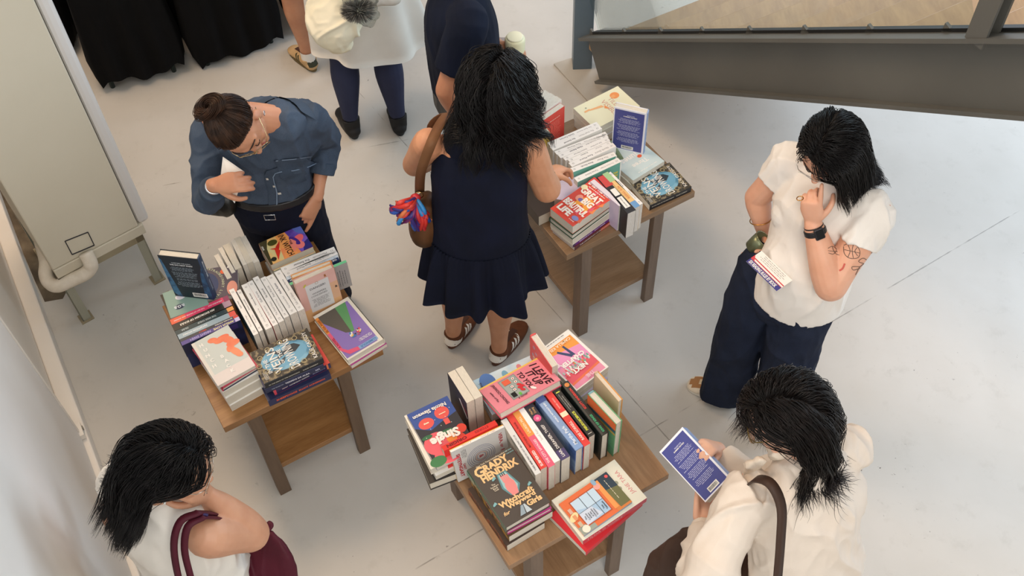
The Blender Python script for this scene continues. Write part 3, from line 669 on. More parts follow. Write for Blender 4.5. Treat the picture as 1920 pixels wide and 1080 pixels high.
def art_galley(i):
    names = ['Sophie Ward', 'Samanta Schweblin', 'Katherine Mansfield', 'Giulia Ferrara', 'Elsa Quennell', 'Fiona Warnick', 'Nadia Rahimi', 'Sunniva Harrow', 'Eva Baltasar', 'Rosa Mistral', 'Anna North', 'Teresa Solana', 'Milena Jessen']
    titles = ['The School of Night', 'The Light of Days', 'A Room Above the Sea', 'Our Quiet Summer', 'The Small Hours', 'When We Were Young', 'The Unmade Bed', 'Salt and Silver', 'Mammoth', 'North Shore', 'The River']
    def f_(A):
        r = random.Random(i); A.text(names[i % len(names)], .50+r.uniform(-.02, .02), .34, .78, .68, m_('55555c') if i % 3 else m_('3c4058'), bold=0 if i % 2 else .012)
        A.text(titles[i % len(titles)], .14, .34, .44, .68, m_('8a878a'), bold=0); logo_spine(A, r)
    return f_
GAL = 'f1efeb'

# ---------- table 1: the near stack with the drowned-veins novel
c4 = C(460, 600, 6)
b = flat(c4(872, 425), c4(212, 720), c4(690, 90), .776, .032, hard=True, cover='3a3630', spine='1b1b20', front=art_drown,
         spineart=sp([('IN THE VEINS OF THE DROWNING', .06, .58, 'd9d4c6'), ('KALIE CASSIDY', .64, .9, 'd9d4c6')], ''), label='dark blue-grey novel with white swirling letters on top of the left table front stack')
pile(b, [(.032, 0, .004, -1, dict(hard=True, cover='23305a', spine='23284a', spineart=sp([('THE TRAIN TO', .1, .3, 'b9bdd6'), ('TERMINI DE ALBA', .33, .75, 'e9e6f0'), ('MR', .85, .93, 'b9bdd6')], ''), label='dark blue hardcover directly under the drowned-veins novel on the left table')),
         (.032, .006, -.018, 2.5, dict(cover='d9483f', spine='2d2550', spineart=sp([('HENRY', .14, .24, 'f2d9d0'), ('HONEYBUSY HUNTER', .27, .62, 'f4f0ea'), ('ISOBEL LANE', .68, .9, 'a9a6c4')], '', bands=[(.0, .04, 'd9485a'), (.93, .96, 'e37a4a')]), label='red-covered paperback with a dark purple spine, third from the top of the front stack')),
         (.037, -.010, -.008, 0, dict(cover='20264a', spine='1d2350', h=.245, spineart=sp([('SHEEPDOGS', .12, .45, 'e35a34'), ('ELLIOT ACKERMAN', .48, .9, 'e35a34')], '', bold=.04), label='navy book with orange spine lettering at the bottom of the front stack'))])
# hunchback stack
c2 = C(310, 560, 6)
b = flat(c2(590, 985), c2(290, 515), c2(1005, 740), .794, .016, cover='c9d0cb', front=art_hunch, label='pale paperback with an orange body shape on its cover, top of the left table pile')
pile(b, [(.018, .004, -.004, 3, dict(hard=True, cover='b83a50', back='2a2c4c', label='thin dark red hardcover wedged under the pale paperback with the orange shape')),
         (.034, .006, -.010, 0, dict(cover='efece4', label='thick white paperback, upper of three with page edges towards the camera')),
         (.046, .004, -.016, 1, dict(cover='ece8e0', label='thick white paperback, middle of three with page edges towards the camera')),
         (.037, .008, -.022, 0, dict(cover='efece6', label='thick white paperback resting on the tabletop under the pale pile'))])
# spine-up row on the left: spines along the front edge, top of the books at the right
def row_e1(specs, cc, z, w, group=None):
    for (fl, bl_, fr_, kw) in specs:
        a = un(*cc(*fl), z); b2 = un(*cc(*bl_), z); c_ = un(*cc(*fr_), z)   # left end front edge, left end back edge, right end front edge
        Y = (c_-a); h = Y.length; Y.normalize(); X = V(0, 0, -1); Z = X.cross(Y); kk = dict(kw); tl_ = kk.pop('tilt', 0)
        t = (a-b2).dot(Z); X = (X*math.cos(tl_)+Z*math.sin(tl_)).normalized(); Z = X.cross(Y); O = a - Z*t; ww = kk.pop('w', w); Book(frame(O, X, Y, Z), ww, h, t, group=group, **kk)
def art_navyfront(A):
    A.rect(0, 0, 1, 1, m_('1b2040', kind='print', h2='24305c', scale=12)); A.rect(.05, .55, .25, .93, m_('3b2f6e')); A.ell(.7, .3, .03, .02, m_('2c4f78')); A.lines(.2, .1, .7, .4, 5, m_('6a78a8'), .3); A.ell(.5, .75, .02, .015, m_('b23a3a'))
row_e1([((190, 530), (172, 488), (845, 240), dict(cover='1b2040', spine='574a92', front=art_navyfront, spineart=sp([('AMELIA LOVE', .1, .45, 'efe9a0'), ('NIGHT SWIM', .5, .85, 'b9b2e0')], '', bands=[(0, .08, 'c9c0e6')]), label='dark navy paperback standing spine up, its cover facing the camera beside the pale pile')),
        ((172, 488), (157, 462), (822, 205), dict(cover='3a3d44', spine='3d4148', spineart=sp([('EDWARD STEVENS', .1, .4, 'e6e2da'), ('MERCY', .55, .68, 'd8453f')], '', bands=[(0, .08, 'd9483f')]), label='thin dark grey spine, second from the camera in the left spine-up row')),
        ((157, 460), (126, 412), (800, 180), dict(cover='9fb0b8', spine='9fb3bd', spineart=sp([('DECEPTION WORKS', .5, .92, 'f2f4f4')], '', bands=[(0, .11, 'e2574c')]), label='light blue-grey spine with white letters in the left spine-up row')),
        ((126, 410), (105, 368), (775, 122), dict(cover='2d3b3e', spine='31454a', spineart=sp([('THE WAX CHILD', .3, .62, 'cfd8d8'), ('OLGA', .78, .9, 'cfd8d8')], '', bands=[(0, .11, 'eda35a')]), label='dark teal spine with an orange end block in the left spine-up row')),
        ((104, 366), (76, 298), (752, 72), dict(cover='2a2926', spine='2c2a27', spineart=sp([('AN EXORCISM OF SOULS', .28, .88, 'f1ede2')], '', bands=[(0, .13, 'b08fa0')], bold=.04), label='wide black spine with bold white letters in the left spine-up row')),
        ((75, 296), (50, 240), (725, 15), dict(cover='e04a5e', spine='e0416a', spineart=sp([('THE ART OF WINTER AND SUMMER', .42, .95, 'f8dfe2'), ('MIRANDA FAY', .12, .36, 'f8dfe2')], '', bands=[(.75, 1, 'e86a4a'), (0, .09, '8e3a5e')]), label='bright pink spine, farthest from the camera in the left spine-up row'))], c2, .79, .147)
# two books spine up behind the pink one at the table edge
c1 = C(290, 460, 6.75)
spine_up(c1(68, 632), c1(205, 925), c1(245, 905), .77, w=.127, cover='2b2622', spine='3a332c', label='thin dark brown book standing at the back left corner of the left table')
spine_up(c1(100, 605), c1(250, 900), c1(330, 868), .775, w=.132, cover='5f564c', spine=mat('7a6f63', .5, kind='print', h2='5a5047', scale=30), spineart=sp('ON SITTING', 'd9d0c2', .3, .7), label='brown photographic book at the back left corner of the left table')
# two flat books under the standing hardcover
def art_teal(A):
    A.rect(0, 0, 1, 1, m_('8ba79c')); A.poly([(0, 0), (.6, 0), (.3, .5), (0, .4)], m_('6f7f68')); A.ell(.6, .35, .02, .014, m_('e9e3ea')); A.ell(.7, .7, .02, .012, m_('22304f')); A.text('B.O.B', .55, .64, .86, .74, m_('dfe6ea'), bold=.04); A.ell(.3, .2, .02, .02, m_('3a2c4a')); A.ell(.45, .25, .02, .01, m_('d77a4a'))
_P = un(392, 571, .79); _Q = un(320, 597, .79); _X = (_Q-_P).normalized(); _Y = V(0, 0, -1).cross(_X)
if _Y.y > 0: _Y = -_Y
Book(frame(_P-_Y*.13-V(0, 0, .02), _X, _Y, V(0, 0, 1)), (_P-_Q).length, .13, .02, cover='8ba79c', front=art_teal, label='flat teal book with a dark oval badge, lying under the standing dark hardcover')
def art_purple(A):
    A.rect(0, 0, 1, 1, m_('554d5a')); A.ell(.62, .83, .011, .011, m_('e8693c')); A.arc_text('EXTRAORDINARY LIVES', .05, .45, .085, 1.35, -1.0, .010, m_('b9c0a0')); A.ell(.2, .45, .045, .06, m_('2b3d68')); A.ell(.85, .25, .02, .035, m_('e29a86')); A.ell(.75, .95, .003, .004, WHITE)
flat(c1(560, 700), c1(560, 400), c1(980, 620), .785, .02, w=.148, h=.15, cover='554d5a', front=art_purple, label='flat grey-purple book with an orange dot, beside the standing dark hardcover')
BL = c1(240, 645)
flatp = C(290, 460, 6.75)
Book(*(lambda F, w_, h_: (F, w_, h_, .03))(*(lambda a, b2: (frame(b2-V(0, 0, .243), -(b2-a).normalized(), V(0, 0, 1), (-(b2-a).normalized()).cross(V(0, 0, 1))), (b2-a).length, .243))(un(*c1(32, 125), 1.036), un(*c1(540, 178), 1.036))),
     hard=True, cover='15242f', spine='1c3a5a', backart=art_navyback, spineart=sp([('WE DO NOT PART', .12, .5, 'dfe8ee'), ('HAN KANG', .56, .8, '9db4c6')], ''), label='dark navy hardcover standing upright with its back cover to the camera on the left table')

# white spine-up row in the middle of table 1
c7 = C(420, 490, 6.356)
W1 = [((55, 345), (350, 885), (412, 860)), ((150, 352), (415, 838), (460, 812)), ((205, 288), (495, 818), (572, 782)), ((275, 252), (580, 775), (643, 742)),
      ((340, 202), (650, 733), (715, 702)), ((432, 205), (714, 678), (775, 648)), ((500, 186), (787, 640), (872, 598)), ((597, 132), (880, 598), (955, 562))]
WL = ['with a dark teal side, leftmost in the middle white row', 'second from the left in the middle white row', 'third from the left, with a bold author name', 'fourth from the left, with a thin red line on its edge', 'fifth from the left, with a small round mark', 'sixth from the left, set slightly back', 'seventh from the left, beside the last one', 'last on the right in the middle white row']
for i, (a, b2, c_) in enumerate(W1):
    spine_up(c7(*a), c7(*b2), c7(*c_), .795, w=.15, cover='1d4a5c' if i == 0 else 'c9443e' if i == 3 else GAL, spine=GAL, back=GAL, pages='efe9df', spineart=art_galley(i), group='white advance copies in the middle row of the left table', label='white copy, spine up, '+WL[i])
# far-left group, page edges up (spine down)
c3 = C(400, 430, 6.355)
G1 = [((5, 312), (165, 592), (214, 562), 'e9e4dc'), ((55, 228), (218, 522), (260, 497), 'f0ede8'), ((110, 192), (262, 482), (335, 445), 'e4dccb'), ((205, 136), (352, 432), (398, 412), 'ecebea'), ((245, 108), (400, 410), (474, 382), 'e6dccb'), ((316, 96), (482, 402), (545, 372), 'e4e5e8')]
GL = ['leftmost', 'second', 'third and thickest', 'fourth, thin', 'fifth, cream', 'rightmost']
for i, (a, b2, c_, col) in enumerate(G1):
    z = .79; A0 = un(*c3(*a), z); B0 = un(*c3(*b2), z); C0 = un(*c3(*c_), z); Y = (B0-A0); h = Y.length; Y.normalize(); X = V(0, 0, 1); Z = X.cross(Y); t = abs((C0-B0).dot(Z))
    Book(frame((A0 if (C0-B0).dot(Z) > 0 else A0-Z*t)-V(0, 0, .147), X, Y, Z), .147, h, t, cover=col, pages='e3dac8' if i in (2, 4) else 'ece7dd', group='books with page edges up behind the dark hardcover', label='white book, page edges up, at the back of the left table, '+GL[i])
# the ink witch
c8 = C(480, 420, 10.8)
b = flat(c8(50, 395), c8(893, 32), c8(175, 890), .79, .034, cover='f0765a', front=art_ink, pages='ddd6c0', label='orange and purple fantasy paperback under the pointing finger')
pile(b, [(.04, .004, .002, 1, dict(cover='e8e0a8', label='thick pale yellow paperback under the orange and purple fantasy')), (.04, .002, .006, -1, dict(cover='e5e0d6', label='white paperback second below the orange and purple fantasy')), (.033, .004, 0, 0, dict(cover='dcd8d2', label='white paperback on the tabletop beneath the orange and purple fantasy'))])
# right-hand row, spines along the front edge
c5 = C(520, 450, 7.2)
def art_greycov(A):
    A.rect(0, 0, 1, 1, m_('aeaaa9')); A.rect(0, .62, 1, .70, m_('8a5c92')) ; A.lines(.2, .74, .9, .95, 5, GREYINK, .3)
row_e1([((75, 446), (45, 374), (800, 158), dict(cover=GAL, spineart=art_galley(8), label='white spine-up book farthest back in the right-hand row of the left table')),
        ((115, 500), (76, 448), (820, 186), dict(cover=GAL, spineart=art_galley(9), label='white spine-up book, second from the back in the right-hand row of the left table')),
        ((132, 542), (116, 503), (828, 236), dict(cover='cfdbe6', spine='cfdbe6', spineart=art_galley(10), label='pale blue spine-up book in the right-hand row of the left table')),
        ((152, 580), (133, 544), (838, 266), dict(cover='24385c', spine=GAL, spineart=sp('', 'f1efeb') if False else (lambda A: (A.rect(0, 0, .16, 1, m_('24385c')), A.rect(.86, 0, 1, 1, m_('24385c')), A.text('EM', .88, .25, .97, .75, WHITE), A.text('THE', .03, .25, .13, .75, WHITE))), label='white spine-up book with navy end blocks in the right-hand row of the left table')),
        ((176, 612), (153, 582), (940, 300), dict(cover='aeaaa9', spine='7fdba0', front=art_greycov, label='mint green spine-up book with a grey cover at the right end of the left table', h2=None) if False else dict(cover='aeaaa9', spine='7fdba0', front=art_greycov, label='mint green spine-up book with a grey cover at the right end of the left table'))], c5, .79, .146)
def lean_hard(tl, tr, zt, h, t, tilt, **k):
    a = un(*tl, zt); b2 = un(*tr, zt); d = (b2-a); w_ = d.length; d.normalize(); X = -d; up = V(0, 0, 1); n = X.cross(up)
    Y = (up*math.cos(tilt)+n*math.sin(tilt)).normalized(); Z = X.cross(Y); O = b2-Y*h
    return Book(frame(O, X, Y, Z), w_, h, t, **k)
lean_hard(c5(240, 605), c5(760, 372), .875, .232, .028, .06, hard=True, cover='d9aba0', spine='c98a78', backart=art_danger, label='pink and tan hardcover with a grey warning panel standing on the left table')
lean_hard(c5(200, 520), c5(735, 318), .875, .228, .02, .06, hard=True, cover='e3a566', spine='d98c4a', label='orange-edged hardcover standing just behind the pink and tan hardcover')
# luminous pair
c6 = C(570, 540, 6.75)
b = flat(c6(565, 105), c6(1010, 640), c6(95, 342), .697, .034, hard=True, cover='e6dfd0', spine='ddd5c6', front=art_luminous, label='cream hardcover with purple and green cover art at the right corner of the left table')
pile(b, [(.02, -.004, .006, 1, dict(cover='b04a8a', back='a8457f', label='magenta paperback beneath the cream hardcover with purple art'))])

# ---------- table 2
d1 = C(765, 730, 6)
b = flat(d1(440, 72), (d1(735, 560)), d1(60, 262), .775, .022, w=.158, h=.235, cover='35539a', front=art_single, label='blue paperback with red balloon shapes, topmost at the left corner of the bottom table')
pile(b, [(.036, .012, -.01, -3, dict(cover='efe9dc', spineart=None, backart=None, label='thick cream book under the blue paperback with balloons')), (.026, .006, .0, -1, dict(cover='e9e6df', label='white book below the thick cream one at the left corner of the bottom table')), (.048, .024, .01, -6, dict(hard=True, cover='2a2624', spine='2a2624', label='black hardcover at the bottom of the left corner pile on the bottom table'))])
# red and VERA spine-up
def art_redspine(A): A.text('ORIGIN', .55, .2, .92, .8, m_('7c1016'), bold=.05, keep=False); A.text('STORIES', .1, .25, .45, .7, m_('9c1820'), bold=.02)
row_e1([((404, 695), (360, 640), (1010, 395), dict(cover='e0302c', spine='e3382f', spineart=art_redspine, label='bright red book standing spine up on the bottom table', w=.155, tilt=.2)),
        ((482, 712), (412, 700), (1085, 425), dict(cover='cfcdc9', spine='f0b04a', front=art_vera, back='f0c060', spineart=lambda A: (A.rect(0, .3, 1, 1, WHITE), A.text('VERA, OR FAITH', .1, .4, .5, .85, m_('b9745a'), bold=0), A.text('A NOVEL', .6, .4, .8, .85, m_('c99a7a'), bold=0)), label='grey book with concentric rings on its cover, standing spine up', w=.160, tilt=.22))], d1, .81, .155)
# two standing page-edge-up books with dark cover
d2 = C(830, 660, 7.714)
def stand_side(tf, tn, tr, ztop, h, left_is='back', **k):
    """standing upright, left cover edge far->near (tf, tn) at the top, thickness to the right (tr = near right)."""
    a = un(*tf, ztop); b2 = un(*tn, ztop); c_ = un(*tr, ztop); d = (b2-a); w_ = d.length; d.normalize(); Zr = V(0, 0, 1).cross(d); t = (c_-b2).dot(Zr); 
    if t < 0: Zr = -Zr; t = -t
    # front cover on the left (normal = -Zr), spine far end or near end
    Z = -Zr; Y = V(0, 0, 1); X = Y.cross(Z)
    O = (a if X.dot(d) > 0 else b2) - V(0, 0, h) + Zr*t
    return Book(frame(O, X, Y, Z), w_, h, t, **k)
def art_dk(A): A.rect(0, 0, 1, 1, m_('2b2a38')); A.poly([(.55, .75), (.62, .78), (.97, .5), (.95, .46)], WHITE); A.poly([(.6, .8), (.98, .7), (.98, .56)], m_('7a2a3a'))
stand_side(d2(68, 300), d2(345, 742), d2(458, 680), .86, .217, cover='2b2a38', front=art_dk, pages='e9dcc8', label='dark-covered paperback standing on end, left of the two upright page blocks on the bottom table')
stand_side(d2(172, 248), d2(462, 690), d2(592, 652), .86, .217, cover='38332f', pages='e6dccb', label='paperback standing on end, right of the two upright page blocks on the bottom table')
# pink bento book, tipped away from the camera
zA, zB = .80, .842
Fb, ww, hh = F3(un(*d2(515, 545), zA), un(*d2(1318, 110), zA), un(*d2(765, 905), zB))
Book(Fb @ Matrix.Translation((0, 0, -.03)), .152, .25, .03, hard=True, cover='e98c98', spine='f0c860', front=art_leave, back='d6506a', pages='e3dccb', label='pink hardcover with a bento box drawing lying across the spines')
def art_lb(A):
    A.rect(0, 0, 1, 1, m_('a9cbe0', kind='print', h2='d5e6ee', scale=7)); A.ell(.2, .2, .04, .03, m_('4f78b8')); A.ell(.15, .75, .012, .009, m_('e28a92')); A.ell(.2, .5, .02, .012, m_('7ab0cc')); A.text('THE', .1, .06, .3, .1, INK)
flat(d2(430, 420), d2(1190, 85), d2(640, 720), .735, .03, w=.16, h=.235, cover='a9cbe0', front=art_lb, label='light blue book lying behind the pink bento hardcover')
flat(d2(430, 455), d2(1190, 120), d2(640, 755), .705, .03, w=.16, h=.235, cover='dfe3e6', label='white book beneath the light blue book on the bottom table')
# sweet heat, standing
d3 = C(980, 610, 6)
def art_sweet(A): A.rect(0, 0, 1, 1, m_('e05a58')); A.text('SWEET', .14, .45, .96, .62, m_('f7c3a8'), bold=.03, rot=0); A.text('HEAT', .2, .25, .9, .42, m_('f7c3a8'), bold=.03); A.ell(.2, .85, .008, .008, m_('b9a0b8')); A.ell(.3, .75, .008, .006, m_('b9a0b8')); A.ell(.15, .62, .006, .008, m_('b9a0b8'))
stand_side(d3(80, 120), d3(325, 478), d3(390, 430), .875, .225, hard=True, cover='e05a58', front=art_sweet, back='e9e4dc', pages='e6dfd2', label='coral hardcover standing upright behind the pink bento book')
# the next chapter
b = flat(d3(512, 45), d3(968, 465), d3(262, 205), .745, .03, w=.158, cover='f2efe9', front=art_next, pages='ece6da', label='pink and orange paperback, topmost of the pile at the back corner of the bottom table')
pile(b, [(.034, 0, -.002, 1, dict(cover='e6e2da', label='white paperback directly under the pink and orange one')), (.038, .003, .004, -1, dict(cover='bdb6d6', label='lavender book at the bottom of the pile under the pink and orange one'))])
# spine-up row of table 2
d4 = C(930, 720, 5.4); d5 = C(1030, 700, 6.353)
def art_gl(A): A.rect(0, 0, 1, 1, m_('8d8a80', kind='print', h2='c9c2b4', scale=25)); A.ell(.5, .5, .03, .05, m_('8a4a3a'))
spine_up(d4(48, 372), d4(398, 925), d4(445, 875), .81, cover='b9b4a8', spine='dcdad6', front=art_gl, spineart=sp([('THESE MEMORIES DO NOT BELONG TO US', .06, .7, '4a4a50')], ''), label='grey-white spine, leftmost in the spine-up row of the bottom table', w=.163)
spine_up(d4(105, 328), d4(452, 868), d4(524, 845), .81, cover='d8392f', spine='dd4238', spineart=sp([('SUBMERSED', .04, .32, 'f6e6de'), ('MATTHEW GAVIN FRANK', .38, .86, '8c1a1c')], '', bold=.03), label='red spine with white letters, second in the spine-up row', w=.163)
spine_up(d4(165, 296), d4(532, 850), d4(588, 800), .81, cover='e05a6e', spine='e2617a', spineart=lambda A: (A.rect(.55, .02, 1, .98, m_('e89a4a')), A.text('THE CITY SAVAGES', .06, .25, .48, .75, m_('f6d9dc')), A.text('LAUREN PELL', .6, .25, .9, .75, m_('f6e2bc'))), label='pink spine fading to orange, third in the spine-up row', w=.163)
spine_up(d4(222, 268), d4(590, 800), d4(650, 768), .81, cover=GAL, spine=GAL, spineart=sp([('Small Rain', .4, .6, 'b9b4ae')], '', bold=0), label='plain white spine between the pink one and the black one', w=.163)
spine_up(d4(280, 234), d4(662, 778), d4(742, 716), .81, hard=False, cover='3b3b46', spine='35333c', spineart=lambda A: (A.rect(0, .02, .16, .98, m_('4b406a')), A.text('LIAR, DREAMER, THIEF', .04, .25, .62, .75, m_('e4ddd6'), bold=.02), A.ell(.745, .5, .014, .014, m_('e0568c'), n=10), A.ell(.74, .5, .006, .006, m_('f2a0b0'), n=8), A.text('Maria', .83, .52, .93, .85, m_('c9a070')), A.text('Dong', .83, .15, .93, .48, m_('c9a070'))), label='black spine with a pink flower and white title, fifth in the spine-up row', w=.163)
def art_mp(A): A.rect(0, 0, 1, 1, m_('7f9cc4', kind='print', h2='aebfd8', scale=9))
spine_up(d4(398, 160), d4(806, 680), d4(888, 637), .815, hard=True, cover=mat('4a6aa6', .5, kind='print', h2='8fabd0', scale=9), spine='8ba3c8', spineart=lambda A: (A.rect(.0, .02, .3, .98, m_('86a2cc')), A.rect(.9, 0, 1, 1, m_('3f5590')), A.text('Martha Park', .08, .2, .42, .8, m_('e6ecf4'), bold=.02), A.text('WORLD WITHOUT END', .5, .2, .88, .85, m_('e9eef4'), bold=.04)), label='hazy blue spine with white letters, sixth in the spine-up row', w=.168)
spine_up(d4(500, 112), d4(893, 636), d4(960, 602), .815, cover='dd3f3c', spine='e0443e', spineart=lambda A: (A.rect(.55, .02, .63, .98, m_('f2e2c0')), A.text('RARE SORRELL', .1, .25, .45, .75, m_('f4d9d0'), bold=.03), A.text('DANIEL HIGGS', .7, .3, .9, .7, m_('f4d9d0'), bold=0)), label='red spine with a cream band, seventh in the spine-up row', w=.168)
spine_up(d5(40, 215), d5(472, 765), d5(545, 725), .815, hard=False, cover='23232a', spine='34332f', spineart=lambda A: (A.text('PSEUDOSCIENCE', .12, .25, .52, .75, m_('dfe04a'), bold=.04), A.text('an amusing history of crackpot ideas', .56, .5, .9, .78, m_('d9d6cc'), bold=0), A.text('and why we love them', .6, .2, .85, .45, m_('d9d6cc'), bold=0), A.rect(.93, .2, .95, .8, m_('d6dd55')), A.rect(.05, .2, .06, .8, m_('d9d6cc'))), label='black spine with yellow lettering, eighth in the spine-up row', w=.168)
spine_up(d5(140, 132), d5(625, 748), d5(712, 702), .82, hard=True, cover='16211f', spine='2a2e2a', spineart=lambda A: (A.text('KING OF KINGS', .04, .2, .36, .8, m_('46b07c'), bold=.04), A.text('SCOTT ANDERSON', .47, .2, .87, .8, m_('e0443c'), bold=.04), A.ell(.94, .5, .009, .009, m_('d98a4a'), n=10)), label='black spine with red and green lettering, right end of the spine-up row', w=.172)
# two standing hardcovers with rounded spines at the right
def stripy(A):
    A.rect(0, 0, 1, 1, m_('6aa878', kind='print', h2='7bbf9a', scale=10)); A.poly([(0, .72), (1, .78), (1, 1), (0, 1)], m_('e2703f')); A.poly([(0, .66), (1, .72), (1, .80), (0, .74)], m_('3f5f6e')); A.poly([(0, .60), (1, .66), (1, .70), (0, .64)], m_('e6a23c')); A.rect(0, 0, 1, .25, m_('63a077'))
stand_side(d5(458, 250), d5(795, 612), d5(872, 562), .865, .222, hard=True, cover='6aa878', spine=mat('7ab88a', .45, kind='print', h2='7fa9b8', scale=6), front=stripy, label='upright hardcover with green and coral bands at the right of the spine-up row')
stand_side(d5(535, 0), d5(828, 338), d5(885, 318), .872, .222, hard=True, cover='e6c9a6', spine='d9b894', back='e59a3c', label='upright peach hardcover behind the green and coral banded one')
# witchcraft stack
d6 = C(860, 820, 5.142)
b = flat(d6(455, 872), d6(85, 312), d6(870, 606), .782, .034, hard=True, cover='4b423b', front=art_grady, spine='5d6b5a', spineart=sp([('HENDRIX', .1, .4, 'e0b57e'), ('WITCHCRAFT', .5, .9, 'e3785a')], '', bands=[(.0, .2, '7a9a86')]), label='dark brown hardcover with big peach lettering, topmost of its stack on the bottom table')
pile(b, [(.022, .006, -.004, -2, dict(hard=True, cover='b83a80', spine='6a5030', back='b83a80', label='magenta hardcover just beneath the dark brown one with peach lettering')),
         (.040, .004, -.010, 0, dict(cover='5a4028', spine=mat('4a3526', .5, kind='print', h2='b8863a', scale=40), spineart=sp([('GHOST', .7, .95, 'd8a24a')], ''), label='thick brown-spined paperback, third in the front left stack of the bottom table')),
         (.043, -.012, -.016, 1, dict(cover='3a2a22', spine=mat('3a2c22', .5, kind='print', h2='8a4a2c', scale=40), label='dark brown-spined book at the bottom of the front left stack, bottom table', w=.15))])
# tilda by jane tara with the kitten paperback on it, red book beneath
d7 = C(1020, 850, 6)
b = flat(d7(1158, 500), d7(440, 985), d7(797, 65), .70, .03, hard=False, cover='e6e2cf', spine='d0505c', front=art_jane, spineart=sp([('TILDA IS VISIBLE', .06, .62, 'eeb2b0')], '', bold=0), label='cream book with a red-pink spine under the orange window paperback')
pile(b, [(.027, -.012, .02, 7, dict(hard=False, cover='c8202a', spine='cf1f2a', label='red paperback with a black spine corner beneath the cream book', back='1c1a1a'))])
def flat_on(F, pts_px, z, t, **k): return flat(*pts_px, z, t, **k)
flat(d7(992, 545), d7(452, 925), d7(702, 205), .712, .012, cover='e2703f', spine='8fa0b4', front=art_tilda_small, label='orange paperback with a blue window picture lying on the cream book')
flat(d7(560, 395), d7(85, 700), d7(480, 330), .665, .018, w=.05, h=.17, cover='26242a', label='thin black book between the spine-up row and the cream book') if False else None

# ---------- table 3
e1_ = C(1130, 170, 4.695); e2_ = C(1000, 300, 6); e3_ = C(1030, 230, 9); e4_ = C(1000, 170, 6.353)
flat(e1_(783, 845), e1_(415, 1012), e1_(597, 628), .675, .031, hard=False, cover='3a3630', spine='1b1b20', front=art_drown, spineart=sp([('IN THE VEINS OF THE DROWNING', .06, .58, 'd9d4c6'), ('KALIE CASSIDY', .64, .9, 'd9d4c6')], ''), label='dark blue-grey novel with white swirling letters alone on the right corner of the far table')
def near_edge(p, q, z, h, t, **k):
    """flat book with its top edge towards us: p = right end, q = left end"""
    P = un(*p, z); Q = un(*q, z); X = (Q-P); w_ = X.length; X.normalize(); Y = V(0, 0, 1).cross(X); O = P-Y*h
    return Book(frame(O-V(0, 0, t), X, Y, V(0, 0, 1)), w_, h, t, **k)
b = near_edge(e1_(545, 620), e1_(268, 792), .70, .235, .028, cover='b9cdd0', front=art_lost, label='pale blue misty paperback on the far table, behind the dark blue-grey novel')
pile(b, [(.029, .002, -.004, -1, dict(cover='e2ddd0', label='white-edged paperback under the pale blue misty one'))])
upright(e1_(103, 141), e1_(390, 205), .935, .234, .03, hard=True, cover='e9eaf2', spine='8fa6d0', backart=art_blueback, spineart=sp([('SUMMER NOVELS', .1, .5, 'e9eef6'), ('E. HILL', .6, .8, 'e9eef6')], ''), label='blue-backed hardcover standing upright on the far table')
b = flat((1075, 203), (1143, 169), (1130, 262), .745, .03, w=.16, h=.245, cover='eae6c6', front=art_tilda, label='pale yellow book with thin red capitals and an orange figure')
if True:
    pass
pile(b, [(.034, .004, 0, -1, dict(cover='dcdcd8', label='white paperback beneath the pale yellow book')), (.038, .006, .003, 1, dict(cover='c9c6d0', spineart=sp('NIGHT', 'c97aa0'), label='pale grey book at the bottom of the pile with the pale yellow book'))])
upright(e4_(88, 378), e4_(372, 182), .85, .2, .026, cover='d9483f', backart=art_redback, pages='eae5da', label='red-backed paperback standing upright on the far table beside the dark hair')
for i, (a, b2) in enumerate((((215, 185), (372, 150)), ((240, 150), (440, 118)), ((228, 125), (400, 88)))):
    z = .86; A0 = un(*e4_(90+i*45, 260-i*55), z); D = (un(*e4_(372, 182), z)-un(*e4_(88, 378), z)).normalized(); n = V(-D.y, D.x, 0)
    O = un(*e4_(372, 182), .85)+n*(.03+.031*i)+D*(.012-.004*i)
    Book(frame(V(O.x, O.y, TZ+.002), -D, V(0, 0, 1), n), .15, .215, .03, cover='efece5', pages='e9e5dd', label=['white book standing behind the red-backed paperback', 'white book standing second behind the red-backed paperback', 'white book standing farthest behind the red-backed paperback'][i])
upright(e4_(-20, 590), e4_(203, 500), .83, .186, .03, cover='d8c070', back='d6b95a', backart=lambda A: (A.rect(0, 0, 1, 1, m_('d2b65a', kind='print', h2='c4a850', scale=5)), A.lines(.1, .2, .9, .85, 12, m_('b89a48'), .2)), label='yellow-backed paperback standing upright between hair and the white row')
W3 = [((20, 400), (15, 315), (850, 48)), ((62, 470), (22, 402), (892, 102)), ((125, 540), (75, 488), (985, 205)), ((190, 600), (130, 543), (1000, 245)), ((270, 640), (195, 603), (1028, 300)), ((345, 665), (275, 642), (1050, 350)), ((380, 745), (348, 668), (1128, 400)), ((398, 840), (378, 758), (1140, 560)), ((480, 1005), (418, 930), (1218, 660))]
W3L = ['farthest back', 'second from the back', 'third from the back', 'fourth from the back', 'fifth from the back, thin', 'sixth from the back, thin', 'seventh from the back', 'next to the nearest, with a green side', 'nearest, teal cover showing']
def art_teal2(A): A.rect(0, 0, 1, 1, m_('6fb3a2')); A.text('JULIA', .1, .82, .9, .93, m_('f0dc4a'), bold=.04); A.text('SONG', .1, .68, .9, .79, m_('24608a'), bold=.04); A.rect(.0, .97, 1, 1, WHITE); A.rect(.97, 0, 1, 1, WHITE)
sp3 = []
for i, (a, b2, c_) in enumerate(W3):
    sp3.append((a, b2, c_, dict(cover='6fb3a2' if i >= 7 else GAL, spine='f3f1ee', back=GAL, front=art_teal2 if i >= 7 else None, spineart=art_galley(i+3), label='white copy, spine up, on the far table, '+W3L[i])))
row_e1(sp3, e3_, .79, .146, group='white advance copies in the row on the far table')
